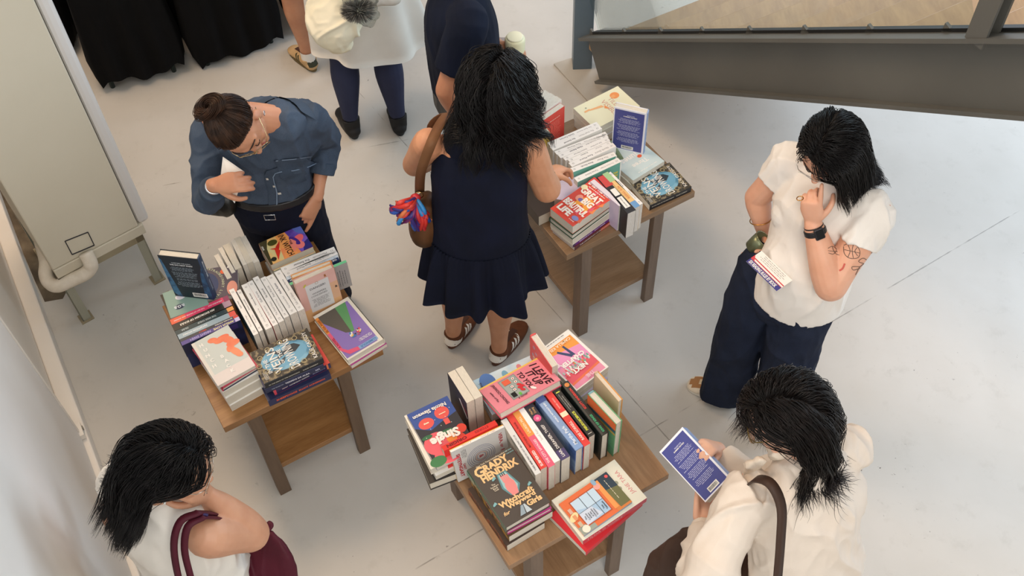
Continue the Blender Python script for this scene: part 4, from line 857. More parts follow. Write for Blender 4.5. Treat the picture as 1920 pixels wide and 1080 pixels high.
b = flat(e2_(190, 545), e2_(690, 195), e2_(430, 760), .79, .045, h=.247, cover='e2503f', front=art_great, pages='ebe5d8', label='thick red-orange paperback with huge white title on the far table')
pile(b, [(.028, .002, -.006, 1, dict(hard=True, cover='2f4a38', pages='ece6da', label='green-edged hardcover under the thick red-orange paperback')), (.036, .004, -.002, 0, dict(cover='efece4', label='white paperback third in the red-orange stack on the far table'))])
F = b.F; w_, h_ = b.w, b.h
# lower two with spines to the camera: turn them half round
def turned(F, dz, dx, dy, w, h, t, **k):
    return Book(F @ Matrix.Translation((b.w+dx, h+dy, dz)) @ Matrix.Rotation(math.pi, 4, 'Z'), w, h, t, **k)
turned(F, -.028-.036-.018, .004, .0, w_, h_-.004, .018, cover='5a2a70', spine='6a2a7c', spineart=sp([('MEDICINE RIVER', .15, .45, 'e6d6ee'), ('MARY PEMBER', .5, .75, 'e6d6ee')], '', bands=[(0, .06, '4a3050'), (.88, .92, 'e9e4ea')]), label='purple-spined book second from the bottom of the red-orange stack')
turned(F, -.102, .008, .006, w_, h_, .020, cover='6a2a2a', spine='5a3038', spineart=lambda A: (A.rect(.6, .02, 1, .98, m_('d2543c')), A.text('THE UNDERSTUDY OF MORGANNE', .12, .2, .8, .8, m_('e9dcd2'), bold=.02)), label='dark red-spined book at the bottom of the red-orange stack')
# fanned paperbacks hanging over the right edge
R3 = [((640, 245), (965, 520), (1012, 492), dict(cover='c9bcd6', spine='e6dfe8', label='lavender-covered paperback, leftmost of the fan over the table edge')),
      ((712, 192), (1062, 605), (1140, 545), dict(cover='2b2a2e', spine='2c2b30', spineart=lambda A: (A.rect(.7, .05, .98, .95, m_('cf4a48')), A.rect(.12, .2, .4, .8, WHITE), A.text('OUR NEW WORLD', .14, .3, .38, .7, INK), A.rect(.44, .2, .62, .8, WHITE)), label='black and red spine in the fan over the far table edge')),
      ((775, 160), (1142, 545), (1195, 505), dict(cover='e9c48a', spine='efc685', spineart=lambda A: (A.rect(.75, .02, 1, .98, m_('a8cf9a')), A.rect(0, .02, .16, .98, m_('6f9fd0')), A.text('RISING SUN', .25, .25, .6, .75, m_('d9844a'))), label='yellow and green spine in the fan over the far table edge')),
      ((835, 150), (1197, 505), (1228, 482), dict(cover=GAL, spine='f1efec', spineart=art_galley(4), label='white spine at the right end of the fan over the far table edge'))]
for a, b2, c_, k in R3: spine_up(e2_(*a), e2_(*b2), e2_(*c_), .80, w=.152, pages='e6e4e4', **k)
flat(e2_(235, 435), e2_(305, 215), e2_(410, 335), .76, .05, w=.12, h=.16, cover='cfc6dc', label='flat lavender book under the hand on the far table')
flat(e2_(60, 640), e2_(-40, 520), e2_(190, 560), .70, .057, w=.13, h=.19, cover='3a302a', pages='d9d0c0', label='brown-edged book at the left side of the far table') if True else None
# ------------------------------------------------------------ people: shared builders
def smooth_path(P, R, n=4):
    P = [np.array(p, float) for p in P]; R = [np.array(r if hasattr(r, '__len__') else (r, r), float) for r in R]
    oP = []; oR = []
    for i in range(len(P)-1):
        p0, p1, p2, p3 = P[max(i-1, 0)], P[i], P[i+1], P[min(i+2, len(P)-1)]; r0, r1, r2, r3 = R[max(i-1, 0)], R[i], R[i+1], R[min(i+2, len(P)-1)]
        for j in range(n):
            t = j/n; f_ = lambda a, b_, c, d: .5*((2*b_)+(c-a)*t+(2*a-5*b_+4*c-d)*t*t+(3*b_-a-3*c+d)*t**3)
            oP.append(f_(p0, p1, p2, p3)); oR.append(np.maximum(f_(r0, r1, r2, r3), .002))
    oP.append(P[-1]); oR.append(R[-1]); return oP, oR
class Blob:
    def __init__(s): s.v = []; s.f = []
    def loft(s, P, R, side=(1, 0, 0), n=18, round0=True, round1=True, sm=4):
        P, R = smooth_path(P, R, sm) if sm > 1 else ([np.array(p, float) for p in P], [np.array(r if hasattr(r, '__len__') else (r, r), float) for r in R])
        k = len(P); T = [P[min(i+1, k-1)]-P[max(i-1, 0)] for i in range(k)]; T = [t/np.linalg.norm(t) for t in T]
        side = np.array(side, float); rings = []; last = None
        def ring(p, t, ra, rb):
            a = side-t*side.dot(t)
            if np.linalg.norm(a) < .15: a = last if last is not None else np.cross(t, [0, .3, 1])
            a = a/np.linalg.norm(a); b_ = np.cross(t, a)
            return a, [p+a*math.cos(2*math.pi*j/n)*ra+b_*math.sin(2*math.pi*j/n)*rb for j in range(n)]
        if round0:
            m = min(R[0])
            for q in (.98, .8, .45): rings.append(ring(P[0]-T[0]*m*q, T[0], R[0][0]*math.sqrt(1-q*q), R[0][1]*math.sqrt(1-q*q))[1])
        for i in range(k): last, rg = ring(P[i], T[i], R[i][0], R[i][1]); rings.append(rg)
        if round1:
            m = min(R[-1])
            for q in (.45, .8, .98): rings.append(ring(P[-1]+T[-1]*m*q, T[-1], R[-1][0]*math.sqrt(1-q*q), R[-1][1]*math.sqrt(1-q*q))[1])
        o = len(s.v)
        for rg in rings: s.v += rg
        m = len(rings)
        s.f.append(tuple(o+j for j in range(n-1, -1, -1))); s.f.append(tuple(o+(m-1)*n+j for j in range(n)))
        for i in range(m-1):
            for j in range(n): s.f.append((o+i*n+j, o+i*n+(j+1) % n, o+(i+1)*n+(j+1) % n, o+(i+1)*n+j))
        return s
    def ell(s, c, r, M=None, n=16):
        o = len(s.v); c = np.array(c, float); Mx = np.array(M.to_3x3()) if M is not None else np.eye(3); m = 10
        for i in range(1, m):
            ph = math.pi*i/m
            for j in range(n):
                th = 2*math.pi*j/n; q = np.array((r[0]*math.sin(ph)*math.cos(th), r[1]*math.sin(ph)*math.sin(th), r[2]*math.cos(ph))); s.v.append(c+Mx @ q)
        s.f.append(tuple(o+j for j in range(n-1, -1, -1))[::-1]); s.f.append(tuple(o+(m-2)*n+j for j in range(n-1, -1, -1)))
        for i in range(m-2):
            for j in range(n): s.f.append((o+i*n+j, o+(i+1)*n+j, o+(i+1)*n+(j+1) % n, o+i*n+(j+1) % n))
        return s
    def build(s, name, mats, parent, voxel=.005, smooth=3, fold=0, fscale=9, fdir=None, post=None, matf=None, fade=None):
        me = bpy.data.meshes.new(name); me.from_pydata([tuple(v) for v in s.v], [], s.f); me.update()
        bm = bmesh.new(); bm.from_mesh(me); bmesh.ops.recalc_face_normals(bm, faces=bm.faces[:]); bm.to_mesh(me); bm.free()
        o = bpy.data.objects.new(name, me); COL.objects.link(o)
        r = o.modifiers.new('r', 'REMESH'); r.mode = 'VOXEL'; r.voxel_size = voxel; r.use_smooth_shade = True
        if smooth: q = o.modifiers.new('s', 'SMOOTH'); q.factor = .5; q.iterations = smooth
        bpy.context.view_layer.update(); dg = bpy.context.evaluated_depsgraph_get()
        m2 = bpy.data.meshes.new_from_object(o.evaluated_get(dg)); bpy.data.objects.remove(o); bpy.data.meshes.remove(me)
        nv = len(m2.vertices); co = np.empty(nv*3); m2.vertices.foreach_get('co', co); co = co.reshape(-1, 3)
        if fold:
            no = np.empty(nv*3); m2.vertex_normals.foreach_get('vector', no); no = no.reshape(-1, 3)
            d = fdir or (1, 1, .45)
            dis = np.empty(nv)
            for i_, c in enumerate(co):
                q = Vector((c[0]*fscale*d[0], c[1]*fscale*d[1], c[2]*fscale*d[2])); q6 = q*.6; wq = Vector((noise.noise(q6+Vector((7.1, 3.3, 1.7))), noise.noise(q6+Vector((2.9, 9.4, 5.2))), noise.noise(q6+Vector((4.6, 1.2, 8.8)))))*.8
                dis[i_] = (1-min(abs(noise.noise(q+wq*1.3))*3.2, 1))**1.5 + .35*(1-min(abs(noise.noise(q*2.3+wq))*3, 1))
            dis = dis-dis.mean()
            if fade: dis *= np.clip((co[:, 2]-fade[0])/(fade[1]-fade[0]), 0, 1)
            co = co+no*(dis*fold)[:, None]
        if post: co = post(co)
        m2.vertices.foreach_set('co', co.reshape(-1)); m2.update(); m2.name = name
        for m in (mats if isinstance(mats, (list, tuple)) else [mats]): m2.materials.append(m)
        if matf:
            ctr = np.empty(len(m2.polygons)*3); m2.polygons.foreach_get('center', ctr); idx = matf(ctr.reshape(-1, 3)).astype(np.int32)
            m2.polygons.foreach_set('material_index', idx)
        m2.polygons.foreach_set('use_smooth', [True]*len(m2.polygons))
        ob = link(name, m2)
        if parent is not None: adopt(ob, parent)
        return ob
def A3(p): return np.array(p, float)
def unit(v): v = A3(v); return v/np.linalg.norm(v)
def ik(S, W_, a, b_, pole):
    S = A3(S); W_ = A3(W_); d = W_-S; L = np.linalg.norm(d)
    if L > (a+b_)*.995: W_ = S+d/L*(a+b_)*.995; d = W_-S; L = np.linalg.norm(d)
    x = (a*a-b_*b_+L*L)/(2*L); h = math.sqrt(max(a*a-x*x, 0)); u = d/L; p = A3(pole); p = p-u*p.dot(u); p = p/np.linalg.norm(p)
    return S+u*x+p*h, W_
def hand(B, wrist, d, n, thumb_side, curls=(20, 25, 30, 35), thumb=(.5, 25), sc=1., spread=.06, flexes=None):
    """palm + five fingers; d towards the fingers, n the way the palm faces, thumb_side +1/-1 times d x n"""
    wrist = A3(wrist); d = unit(d); n = A3(n); n = unit(n-d*n.dot(d)); s = np.cross(d, n)*thumb_side
    k = wrist+d*.088*sc
    B.loft([wrist-d*.02*sc, wrist+d*.02*sc, wrist+d*.055*sc, k], [(.025*sc, .018*sc), (.030*sc, .0165*sc), (.039*sc, .0155*sc), (.037*sc, .0115*sc)], side=s, n=14, sm=2)
    tips = []
    for i, (L, off) in enumerate(((.072, .028), (.080, .0095), (.074, -.009), (.058, -.027))):
        L *= sc; base = k+s*off*sc-d*(.004+.006*(i == 3))*sc; c = math.radians(curls[i]); sp_ = s*spread*(1.2-i*.8)
        dirs = [c*.75, c*1.75, c*2.4]; seg = (.45, .31, .24); P = [base-d*.012*sc, base]; p = base
        for a, q in zip(dirs, seg): v = unit(d*math.cos(a)+n*math.sin(a)+sp_*math.cos(a)); p = p+v*L*q; P.append(p)
        r = (.0092 if i != 3 else .008)*sc
        B.loft(P, [r, r*1.02, r*1.0, r*.9, r*.78], side=s, n=10, sm=3); tips.append(P[-1])
    tb = wrist+d*.022*sc+s*.024*sc+n*.006*sc; to, tc = thumb; v1 = unit(d*.75+s*.75*to*1.6+n*.35); v2 = unit(v1+(n*.6-s*.3)*math.radians(tc)); v3 = unit(v2+(n*.4-s*.6)*math.radians(tc))
    P = [tb, tb+v1*.036*sc, tb+v1*.036*sc+v2*.03*sc, tb+v1*.036*sc+v2*.03*sc+v3*.024*sc]
    B.loft(P, [.0135*sc, .0115*sc, .0098*sc, .0078*sc], side=n, n=10, sm=3)
    return tips
def arm(B, S, E, W_, k=1., kf=1.):
    S, E, W_ = A3(S), A3(E), A3(W_)
    B.loft([S, S*.75+E*.25, S*.35+E*.65, E], [.050*k, .049*k, .043*k, .0385*k*kf], n=16)
    B.loft([E, E*.75+W_*.25, E*.3+W_*.7, W_], [.0385*k*kf, .0385*k*kf, .029*k*kf, (.026*kf, .021*kf)], n=16)
def headM(c, f_, up):
    f_ = unit(f_); up = A3(up); r = unit(np.cross(f_, up)); u = np.cross(r, f_)
    return frame(Vector(c), Vector(r), Vector(f_), Vector(u))
def head(B, H, neck, k=1., nr=.052, jaw=1.):
    R = H.to_3x3()
    def P(x, y, z): return A3(H @ V(x*k, y*k, z*k))
    sx = A3(R @ V(1, 0, 0))
    B.ell(P(0, -.012, .032), (.074*k, .093*k, .082*k), H)
    B.loft([P(0, .018, .03), P(0, .025, -.02), P(0, .034, -.065), P(0, .046, -.095)], [(.068*k, .066*k), (.064*k, .062*k), (.052*k*jaw, .048*k), (.026*k*jaw, .024*k)], side=sx)
    for s in (-1, 1):
        B.ell(P(s*.036, .052, -.032), (.026*k, .024*k, .026*k), H); B.ell(P(s*.077, -.006, -.012), (.009*k, .019*k, .030*k), H, 10)
        B.ell(P(s*.031, .072, .008), (.016*k, .010*k, .011*k), H, 10)
    B.loft([P(0, .078, .018), P(0, .088, -.006), P(0, .102, -.030)], [.008*k, .0095*k, .0125*k], side=sx, n=10)
    for s in (-1, 1): B.ell(P(s*.011, .091, -.034), (.008*k, .010*k, .007*k), H, 8)
    B.loft([P(-.05, .058, .030), P(0, .078, .032), P(.05, .058, .030)], [.011*k, .012*k, .011*k], side=A3(R @ V(0, 0, 1)), n=10)
    B.ell(P(0, .084, -.060), (.024*k, .010*k, .0075*k), H, 10); B.ell(P(0, .081, -.072), (.020*k, .010*k, .007*k), H, 10); B.ell(P(0, .072, -.097), (.022*k, .016*k, .016*k), H, 10)
    B.loft([P(0, -.025, -.01), P(0, -.022, -.07), neck], [nr*.98, nr*.95, nr*1.1], side=sx)
def face_parts(root, H, k=1., brow='2a1d18', lash='1c1412', glasses=None, lid=None):
    b = MB(); BM = mat(brow, .8)
    for s in (-1, 1):
        pts = [H @ V(s*x*k, y*k, z*k) for x, y, z in ((.014, .087, .034), (.028, .083, .040), (.044, .073, .040), (.054, .062, .035))]
        b.tube(cr(pts, 4), [.0022]*4+[.0026]*4+[.0022]*4+[.0012], BM, 6)
    adopt(b.build('eyebrows'), root)
    b = MB(); LM = mat(lash, .7)
    for s in (-1, 1):
        pts = [H @ V(s*x*k, y*k, z*k) for x, y, z in ((.018, .080, .004), (.027, .086, .001), (.037, .081, .001), (.046, .072, .005))]
        b.tube(cr(pts, 4), .0016, LM, 6)
    adopt(b.build('eyelashes'), root)
    if glasses:
        g = MB(); gm = mat(*glasses['m']) if isinstance(glasses['m'], tuple) else glasses['m']; rr = glasses.get('r', .0011); w_ = glasses.get('w', .026); h_ = glasses.get('h', .022); y0 = .104; z0 = glasses.get('z', -.004)
        for s in (-1, 1):
            cx = s*.033; pts = []
            for i in range(24):
                a = 2*math.pi*i/24; ca, sa = math.cos(a), math.sin(a); e = glasses.get('e', 1.6); X = cx+w_*math.copysign(abs(ca)**(2/e/1.3), ca); Z = z0+h_*math.copysign(abs(sa)**(2/e/1.3), sa)
                pts.append(H @ V(X*k, (y0-.012*((X-cx)*s/w_+1)*.5)*k, Z*k))
            g.tube(pts, rr, gm, 6, closed=True)
            g.tube([H @ V(s*.060*k, (y0-.012)*k, (z0+.012)*k), H @ V(s*.078*k, .07*k, (z0+.012)*k), H @ V(s*.081*k, .0, (z0+.008)*k), H @ V(s*.079*k, -.03*k, -.02*k)], rr, gm, 6)
        g.tube([H @ V(-.008*k, y0*k, (z0+.006)*k), H @ V(0, (y0+.003)*k, (z0+.010)*k), H @ V(.008*k, y0*k, (z0+.006)*k)], rr, gm, 6)
        go = adopt(g.build('glasses'), root)
        L_ = MB()
        for s in (-1, 1):
            cx = s*.033; L_.prism([(cx+w_*.97*math.cos(2*math.pi*i/18), z0+h_*.97*math.sin(2*math.pi*i/18)) for i in range(18)], -.0008, .0008, GLASS, H @ Matrix(((k, 0, 0, 0), (0, 0, k, (y0-.006)*k), (0, k, 0, 0), (0, 0, 0, 1))))
        lo = L_.build('lenses'); lo.data.transform(root.matrix_world.inverted()); lo.parent = go
def hair(root, H, m, L=.25, n=2600, k=1., part=.0, style='loose', wave=.0, wf=9, colliders=(), seed=1, width=.0011, steps=24, layers=.020, target=None, curl_end=0, lift=1.0, drift=None, back=.25, down=1.0, fringe=False, name='hair', spread=.35, tuck=0, clump=.6, tuckf=1.5, gn=.55, kf=.30, tz0=.035):
    """strands grown from the scalp, carried over the skull and then falling by gravity"""
    r = np.random.default_rng(seed); Hi = np.array(H.inverted()); Hm = np.array(H); R3 = Hm[:3, :3]
    cen = np.array((0, -.012, .032))*k; rad = np.array((.076, .095, .085))*k
    u = r.normal(size=(n*6, 3)); u /= np.linalg.norm(u, axis=1)[:, None]
    # hairline
    y = u[:, 1]; z = u[:, 2]; lim = np.interp(y, [-1, -.5, 0, .25, .5, .7, 1], [-.75, -.75, -.25, .0, .42, .60, .72]); u = u[z > lim][:n]; n = len(u)
    lay = r.uniform(0, 1, n)
    P = cen+u*(rad*(1+.02))
    g = np.linalg.inv(R3) @ np.array((0, 0, -1.)) if True else None
    if tuck:
        kill = (u[:, 0]*tuck > .15) & (u[:, 1] > kf) & (u[:, 2] < (.62 if kf > .2 else .45)); u = u[~kill]; n = len(u); lay = lay[:n]; P = cen+u*(rad*(1+.02))
    side_ = np.sign(u[:, 0]-part+r.normal(size=n)*.02)
    if style == 'up':
        tgt = np.array(target); vel = tgt-P
    else:
        vel = np.stack([side_*(.9-.3*np.abs(u[:, 0])), np.full(n, -back), np.full(n, .05)], 1)
        vel[:, 2] -= (1-np.clip(u[:, 2], 0, 1))*1.2
        if tuck: vel[:, 1] -= np.where(side_*tuck > 0, tuckf, 0)
    vel = vel/np.linalg.norm(vel, axis=1)[:, None]
    off = (.004+.018*lay*lift)*k if style != 'up' else (.003+.010*lay)*k
    Ls = L*(r.uniform(.82, 1.05, n)); st = Ls/steps; pts = [P.copy()]; ph = r.uniform(0, 6.28, n)
    # coherent clump noise
    cl = np.array([[noise.noise(Vector((a*4+s_*7.3+seed, b_*4, c*4))) for s_ in (0, 1, 2)] for a, b_, c in u])
    cl2 = np.array([[noise.noise(Vector((a*13+s_*7.3+seed, b_*13, c*13))) for s_ in (0, 1, 2)] for a, b_, c in u])
    gl = g*down; hd = np.array((0, 0, -1.))
    dr = (np.linalg.inv(R3) @ np.array(drift, float)) if drift is not None else np.zeros(3)
    for i in range(steps):
        t = i/steps
        if style == 'up':
            d = tgt-P; dist = np.linalg.norm(d, axis=1); d /= dist[:, None]+1e-9; vel = vel*.5+d*.5
            stp = np.where(dist > .012, np.minimum(st, dist), 0)
        else:
            q = (P-cen)/rad; rn = np.linalg.norm(q, axis=1); near = (rn < 1.35)[:, None]
            vel = vel*.74+.26*(np.where(near, gl*gn+hd*(1.1-gn)*(1-t), gl))+cl*.12*spread+cl2*.05+dr*(.1+.2*t)
            if curl_end: vel += np.stack([side_, np.full(n, -.3), np.zeros(n)], 1)*curl_end*max(0, t-.65)*.8
            if wave:
                a = t*wf+cl[:, 0]*5; ax_ = np.cross(vel, q); ax_ /= np.linalg.norm(ax_, axis=1)[:, None]+1e-9; vel = vel+ax_*(wave*np.cos(a)*min(1, t*3))[:, None]+q/rn[:, None]*(wave*.6*np.sin(a))[:, None]
            stp = st
        vel /= np.linalg.norm(vel, axis=1)[:, None]; P = P+vel*(stp[:, None] if hasattr(stp, 'shape') else stp)
        rr = rad+(off if hasattr(off, 'shape') else off)[:, None] if hasattr(off, 'shape') else rad+off
        q = (P-cen)/rr; rn = np.linalg.norm(q, axis=1); m_in = rn < 1; P[m_in] = (cen+(P-cen)/rn[:, None])[m_in]
        if style != 'up':   # keep out of the face
            fz = (P[:, 1] > .03*k) & (np.abs(P[:, 0]) < .066*k) & (P[:, 2] < (.055 if not fringe else .0)*k) & (P[:, 2] > -.16*k)
            P[fz, 0] += np.sign(P[fz, 0])*.009*k; P[fz, 1] -= .004
            if tuck:
                tz = (P[:, 0]*tuck > .02) & (P[:, 1] > -.030*k) & (P[:, 2] < tz0*k) & (P[:, 2] > -.10*k); P[tz, 1] -= .010*k; vel[tz, 1] -= .35*min(tuckf, 1)
            W_ = P @ R3.T + Hm[:3, 3]
            for (c, rc, Mr) in colliders:
                c = np.array(c); qq = (W_-c) @ Mr / (np.array(rc)+.006+.016*lay[:, None]); rn = np.linalg.norm(qq, axis=1); mi = rn < 1
                W_[mi] = (c+(W_-c)/rn[:, None])[mi]
            P = (W_-Hm[:3, 3]) @ np.linalg.inv(R3).T
        pts.append(P.copy())
    S = np.stack(pts, 1)
    if style != 'up' and clump:
        nc = max(int(n/26), 8); ci = r.choice(n, nc, replace=False); du = ((u[:, None, :]-u[ci][None])**2).sum(2); own = ci[du.argmin(1)]
        tt_ = np.linspace(0, 1, S.shape[1])[None, :, None]; wgt = clump*np.clip((tt_-.3)/.7, 0, 1)
        jit = r.normal(size=(n, 1, 3))*.004
        S = S*(1-wgt)+(S[own]+jit*1.2)*wgt
    S = S @ R3.T + Hm[:3, 3]
    strand_mesh(root, S, m, width, name)
    B = Blob(); B.ell(A3(H @ V(0, -.012*k, .032*k)), (.0775*k, .0965*k, .086*k), H, 24)
    def cut(co):
        return co
    ob = B.build('scalp_hair', m, root, voxel=.004, smooth=1)
    bm = bmesh.new(); bm.from_mesh(ob.data); Hinv = H.inverted() @ root.matrix_world; dl = []
    for f_ in bm.faces:
        q = Hinv @ f_.calc_center_median(); yy = (q.y/k+.012)/.0965; zz = (q.z/k-.032)/.086
        if zz < np.interp(yy, [-1, -.5, 0, .25, .6, .85, 1], [-.75, -.75, -.25, .02, .48, .64, .74]): dl.append(f_)
    bmesh.ops.delete(bm, geom=dl, context='FACES'); bm.to_mesh(ob.data); bm.free()
def strand_mesh(root, S, m, width, name='hair'):
    n, kk, _ = S.shape; T = np.gradient(S, axis=1); T /= np.linalg.norm(T, axis=2)[:, :, None]+1e-12
    ref = np.array((.3, .2, .93)); A = np.cross(T, ref); A /= np.linalg.norm(A, axis=2)[:, :, None]+1e-9; Bn = np.cross(T, A)
    wdt = width*np.interp(np.linspace(0, 1, kk), [0, .15, .75, 1], [.7, 1, .9, .15])[None, :, None]
    ring = []
    for j in range(3):
        a = 2*math.pi*j/3; ring.append(S+(A*math.cos(a)+Bn*math.sin(a))*wdt)
    vs = np.stack(ring, 2).reshape(-1, 3); idx = np.arange(n*kk*3).reshape(n, kk, 3); fs = []
    for j in range(3):
        j2 = (j+1) % 3; fs.append(np.stack([idx[:, :-1, j], idx[:, :-1, j2], idx[:, 1:, j2], idx[:, 1:, j]], -1).reshape(-1, 4))
    fs = np.concatenate(fs); me = bpy.data.meshes.new(name); me.vertices.add(len(vs)); me.vertices.foreach_set('co', vs.reshape(-1))
    me.loops.add(fs.size); me.loops.foreach_set('vertex_index', fs.reshape(-1).astype(np.int32)); me.polygons.add(len(fs))
    me.polygons.foreach_set('loop_start', np.arange(0, fs.size, 4, dtype=np.int32)); me.polygons.foreach_set('loop_total', np.full(len(fs), 4, dtype=np.int32))
    me.materials.append(m); me.polygons.foreach_set('use_smooth', [True]*len(fs)); me.update(calc_edges=True)
    return adopt(link(name, me), root)
def bvh_of(ob):
    me = ob.data; Mw = ob.parent.matrix_world if ob.parent else Matrix.Identity(4); return BVHTree.FromPolygons([Mw @ v.co for v in me.vertices], [tuple(p.vertices) for p in me.polygons])
def drape_patch(bvhs, pts, dirn, off, m, name, root, faces):
    """project points along dirn onto the given surfaces, offset outwards"""
    out = []
    for p in pts:
        best = None
        for b in bvhs:
            h = b.ray_cast(Vector(p)-Vector(dirn)*.4, Vector(dirn), 1.2)
            if h[0] is not None and (best is None or h[3] < best[1]): best = (h[0]+h[1]*off if h[1].dot(Vector(dirn)) < 0 else h[0]-h[1]*off, h[3])
        out.append(best[0] if best else None)
    faces = [f_ for f_ in faces if all(out[i] is not None for i in f_) and max((out[f_[i]]-out[f_[i-1]]).length for i in range(len(f_))) < .11]
    keep = sorted({i for f_ in faces for i in f_}); mp = {k: i for i, k in enumerate(keep)}
    if not keep: return None
    b = MB(); b.add([out[i] for i in keep], [tuple(mp[i] for i in f_) for f_ in faces], m, True); return adopt(b.build(name), root)
def patch_grid(bvhs, c, ux, uy, dirn, w_, h_, off, m, name, root, n=8, cut=0):
    pts = []; c = Vector(c); ux = Vector(ux); uy = Vector(uy)
    for j in range(n+1):
        for i in range(n+1):
            a = i/n-.5; b_ = j/n-.5; yy = b_*h_
            if cut and j == 0: yy += cut*(1-2*abs(a))*-1
            pts.append(c+ux*a*w_+uy*yy)
    fs = [(j*(n+1)+i, j*(n+1)+i+1, (j+1)*(n+1)+i+1, (j+1)*(n+1)+i) for j in range(n) for i in range(n)]
    return drape_patch(bvhs, pts, dirn, off, m, name, root, fs)
def patch_line(bvhs, pts, dirn, width, off, m, name, root, build=True):
    pts = cr(pts, 4); L_ = []
    for i, p in enumerate(pts):
        t = (pts[min(i+1, len(pts)-1)]-pts[max(i-1, 0)]).normalized(); s_ = t.cross(Vector(dirn)).normalized()
        L_ += [p-s_*width/2, p+s_*width/2]
    return drape_patch(bvhs, L_, dirn, off, m, name, root, [(2*i, 2*i+1, 2*i+3, 2*i+2) for i in range(len(pts)-1)])
def strap(root_or_none, pts, w_, t, m, name='strap', up=(0, 0, 1), sides=None):
    """flat band following points; sides = band width direction per point"""
    P = cr(pts, 5); b = MB(); k = len(P); S = cr(sides, 5) if sides else None; vs = []
    for i, p in enumerate(P):
        tg = (P[min(i+1, k-1)]-P[max(i-1, 0)]).normalized(); s_ = (S[i]-tg*S[i].dot(tg)).normalized() if S else tg.cross(Vector(up)).normalized(); n_ = tg.cross(s_)
        vs += [p-s_*w_/2-n_*t/2, p+s_*w_/2-n_*t/2, p+s_*w_/2+n_*t/2, p-s_*w_/2+n_*t/2]
    fs = [(0, 3, 2, 1), (4*k-4, 4*k-3, 4*k-2, 4*k-1)]
    for i in range(k-1):
        for j in range(4): fs.append((4*i+j, 4*i+(j+1) % 4, 4*i+4+(j+1) % 4, 4*i+4+j))
    b.add(vs, fs, m, True); o = b.build(name, None); 
    if root_or_none is not None: adopt(o, root_or_none)
    return o
def torso(B, pel, chest, neck, side, k=1., cl=0., bust=.0, fwd=(0, -1, 0), lo=None):
    """pelvis to neck base"""
    pel, chest, neck = A3(pel), A3(chest), A3(neck); f_ = unit(fwd); wst = pel*.55+chest*.45
    P = [pel-A3((0, 0, .07)), pel, wst, chest*.8+pel*.2, chest+f_*.005, chest*.45+neck*.55, neck*.9+chest*.1]
    R = [(.155*k+cl, .105*k+cl), (.170*k+cl, .115*k+cl), (.135*k+cl, .095*k+cl), (.145*k+cl, .105*k+cl), (.165*k+cl, .108*k+cl), (.15*k+cl, .08*k+cl), (.07*k+cl*.5, .058*k+cl*.5)]
    B.loft(P, R, side=side, n=24)
    if bust:
        s = unit(side)
        for q in (-1, 1): B.ell(chest+f_*(.062*k)+s*q*.07*k-A3((0, 0, .045)), ((.062+bust)*k+cl, (.055+bust)*k+cl, (.062+bust)*k+cl))
def leg(B, hip, knee, ankle, k=1.):
    hip, knee, ankle = A3(hip), A3(knee), A3(ankle)
    B.loft([hip, hip*.6+knee*.4, knee, knee*.7+ankle*.3, knee*.25+ankle*.75, ankle], [.088*k, .078*k, .055*k, .056*k, .036*k, .032*k], n=18)
def shoe(root, heel, toe, mats_, kind='sneaker', sc=1., name='shoe', collar=.075, label=None):
    """heel and toe points on the floor; upper, sole and trim as parts"""
    h = Vector(heel); t = Vector(toe); d = (t-h); L = d.length; d.normalize(); s = V(-d.y, d.x, 0); F = frame(h, d, s, V(0, 0, 1))
    def Q(x, y, z): return A3(F @ V(x*L, y*sc, z*sc))
    up, sole, acc = mats_
    B = Blob(); B.loft([Q(.10, 0, .035), Q(.30, 0, .04), Q(.55, 0, .038), Q(.78, 0, .030), Q(.92, 0, .022)], [(.036*sc, .030*sc), (.039*sc, .034*sc), (.043*sc, .030*sc), (.046*sc, .022*sc), (.034*sc, .014*sc)], side=s)
    B.loft([Q(.17, 0, .04), Q(.19, 0, collar)], [(.031*sc, .040*sc), (.033*sc, .046*sc)], side=d, sm=1, round1=False)
    o = B.build(name, up, root, voxel=.0045, smooth=2)
    S_ = MB(); out = []
    for i in range(28):
        a = 2*math.pi*i/28; x = .5+.5*math.cos(a); y = math.sin(a)*(.040+.008*math.cos(a)*1); out.append((x*L, y*sc*(abs(math.sin(a))**-.25 if abs(math.sin(a)) > .05 else 1)))
    S_.prism(out, 0.001, .022*sc, sole, F); so = S_.build('sole', None, bevel=.004); so.data.transform(root.matrix_world.inverted()); so.parent = o
    return o, F, L
def person(label, foot):
    return empty('person', Vector(foot), label, 'person')
def tubewear(B, pts, rad, **k): B.loft(pts, rad, **k)
# skins and hairs
SK1 = mat('bd8364', .5, kind='skin', h2='c8906f'); SK2 = mat('c58f70', .5, kind='skin', h2='d09c7d'); SK3 = mat('d9a184', .5, kind='skin', h2='e2ae92'); SK4 = mat('dcab90', .5, kind='skin', h2='e4b59b'); SK5 = mat('c98d68', .5, kind='skin', h2='d49a76')
LIP = mat('b0605a', .45)
HB = mat('0b0909', .42, kind='hair', h2='151112'); HBr = mat('2a1a11', .42, kind='hair', h2='4d3322'); HD = mat('0f0b0a', .42, kind='hair', h2='1e1512')
E3 = np.eye(3)
def lipf(H, k=1.):
    Hi = np.array(H.inverted())
    def f_(c):
        q = c @ Hi[:3, :3].T + Hi[:3, 3]; q = q/k
        return ((np.abs(q[:, 0]) < .024) & (q[:, 1] > .083) & (q[:, 1] < .099) & (q[:, 2] < -.054) & (q[:, 2] > -.079)).astype(int)
    return f_
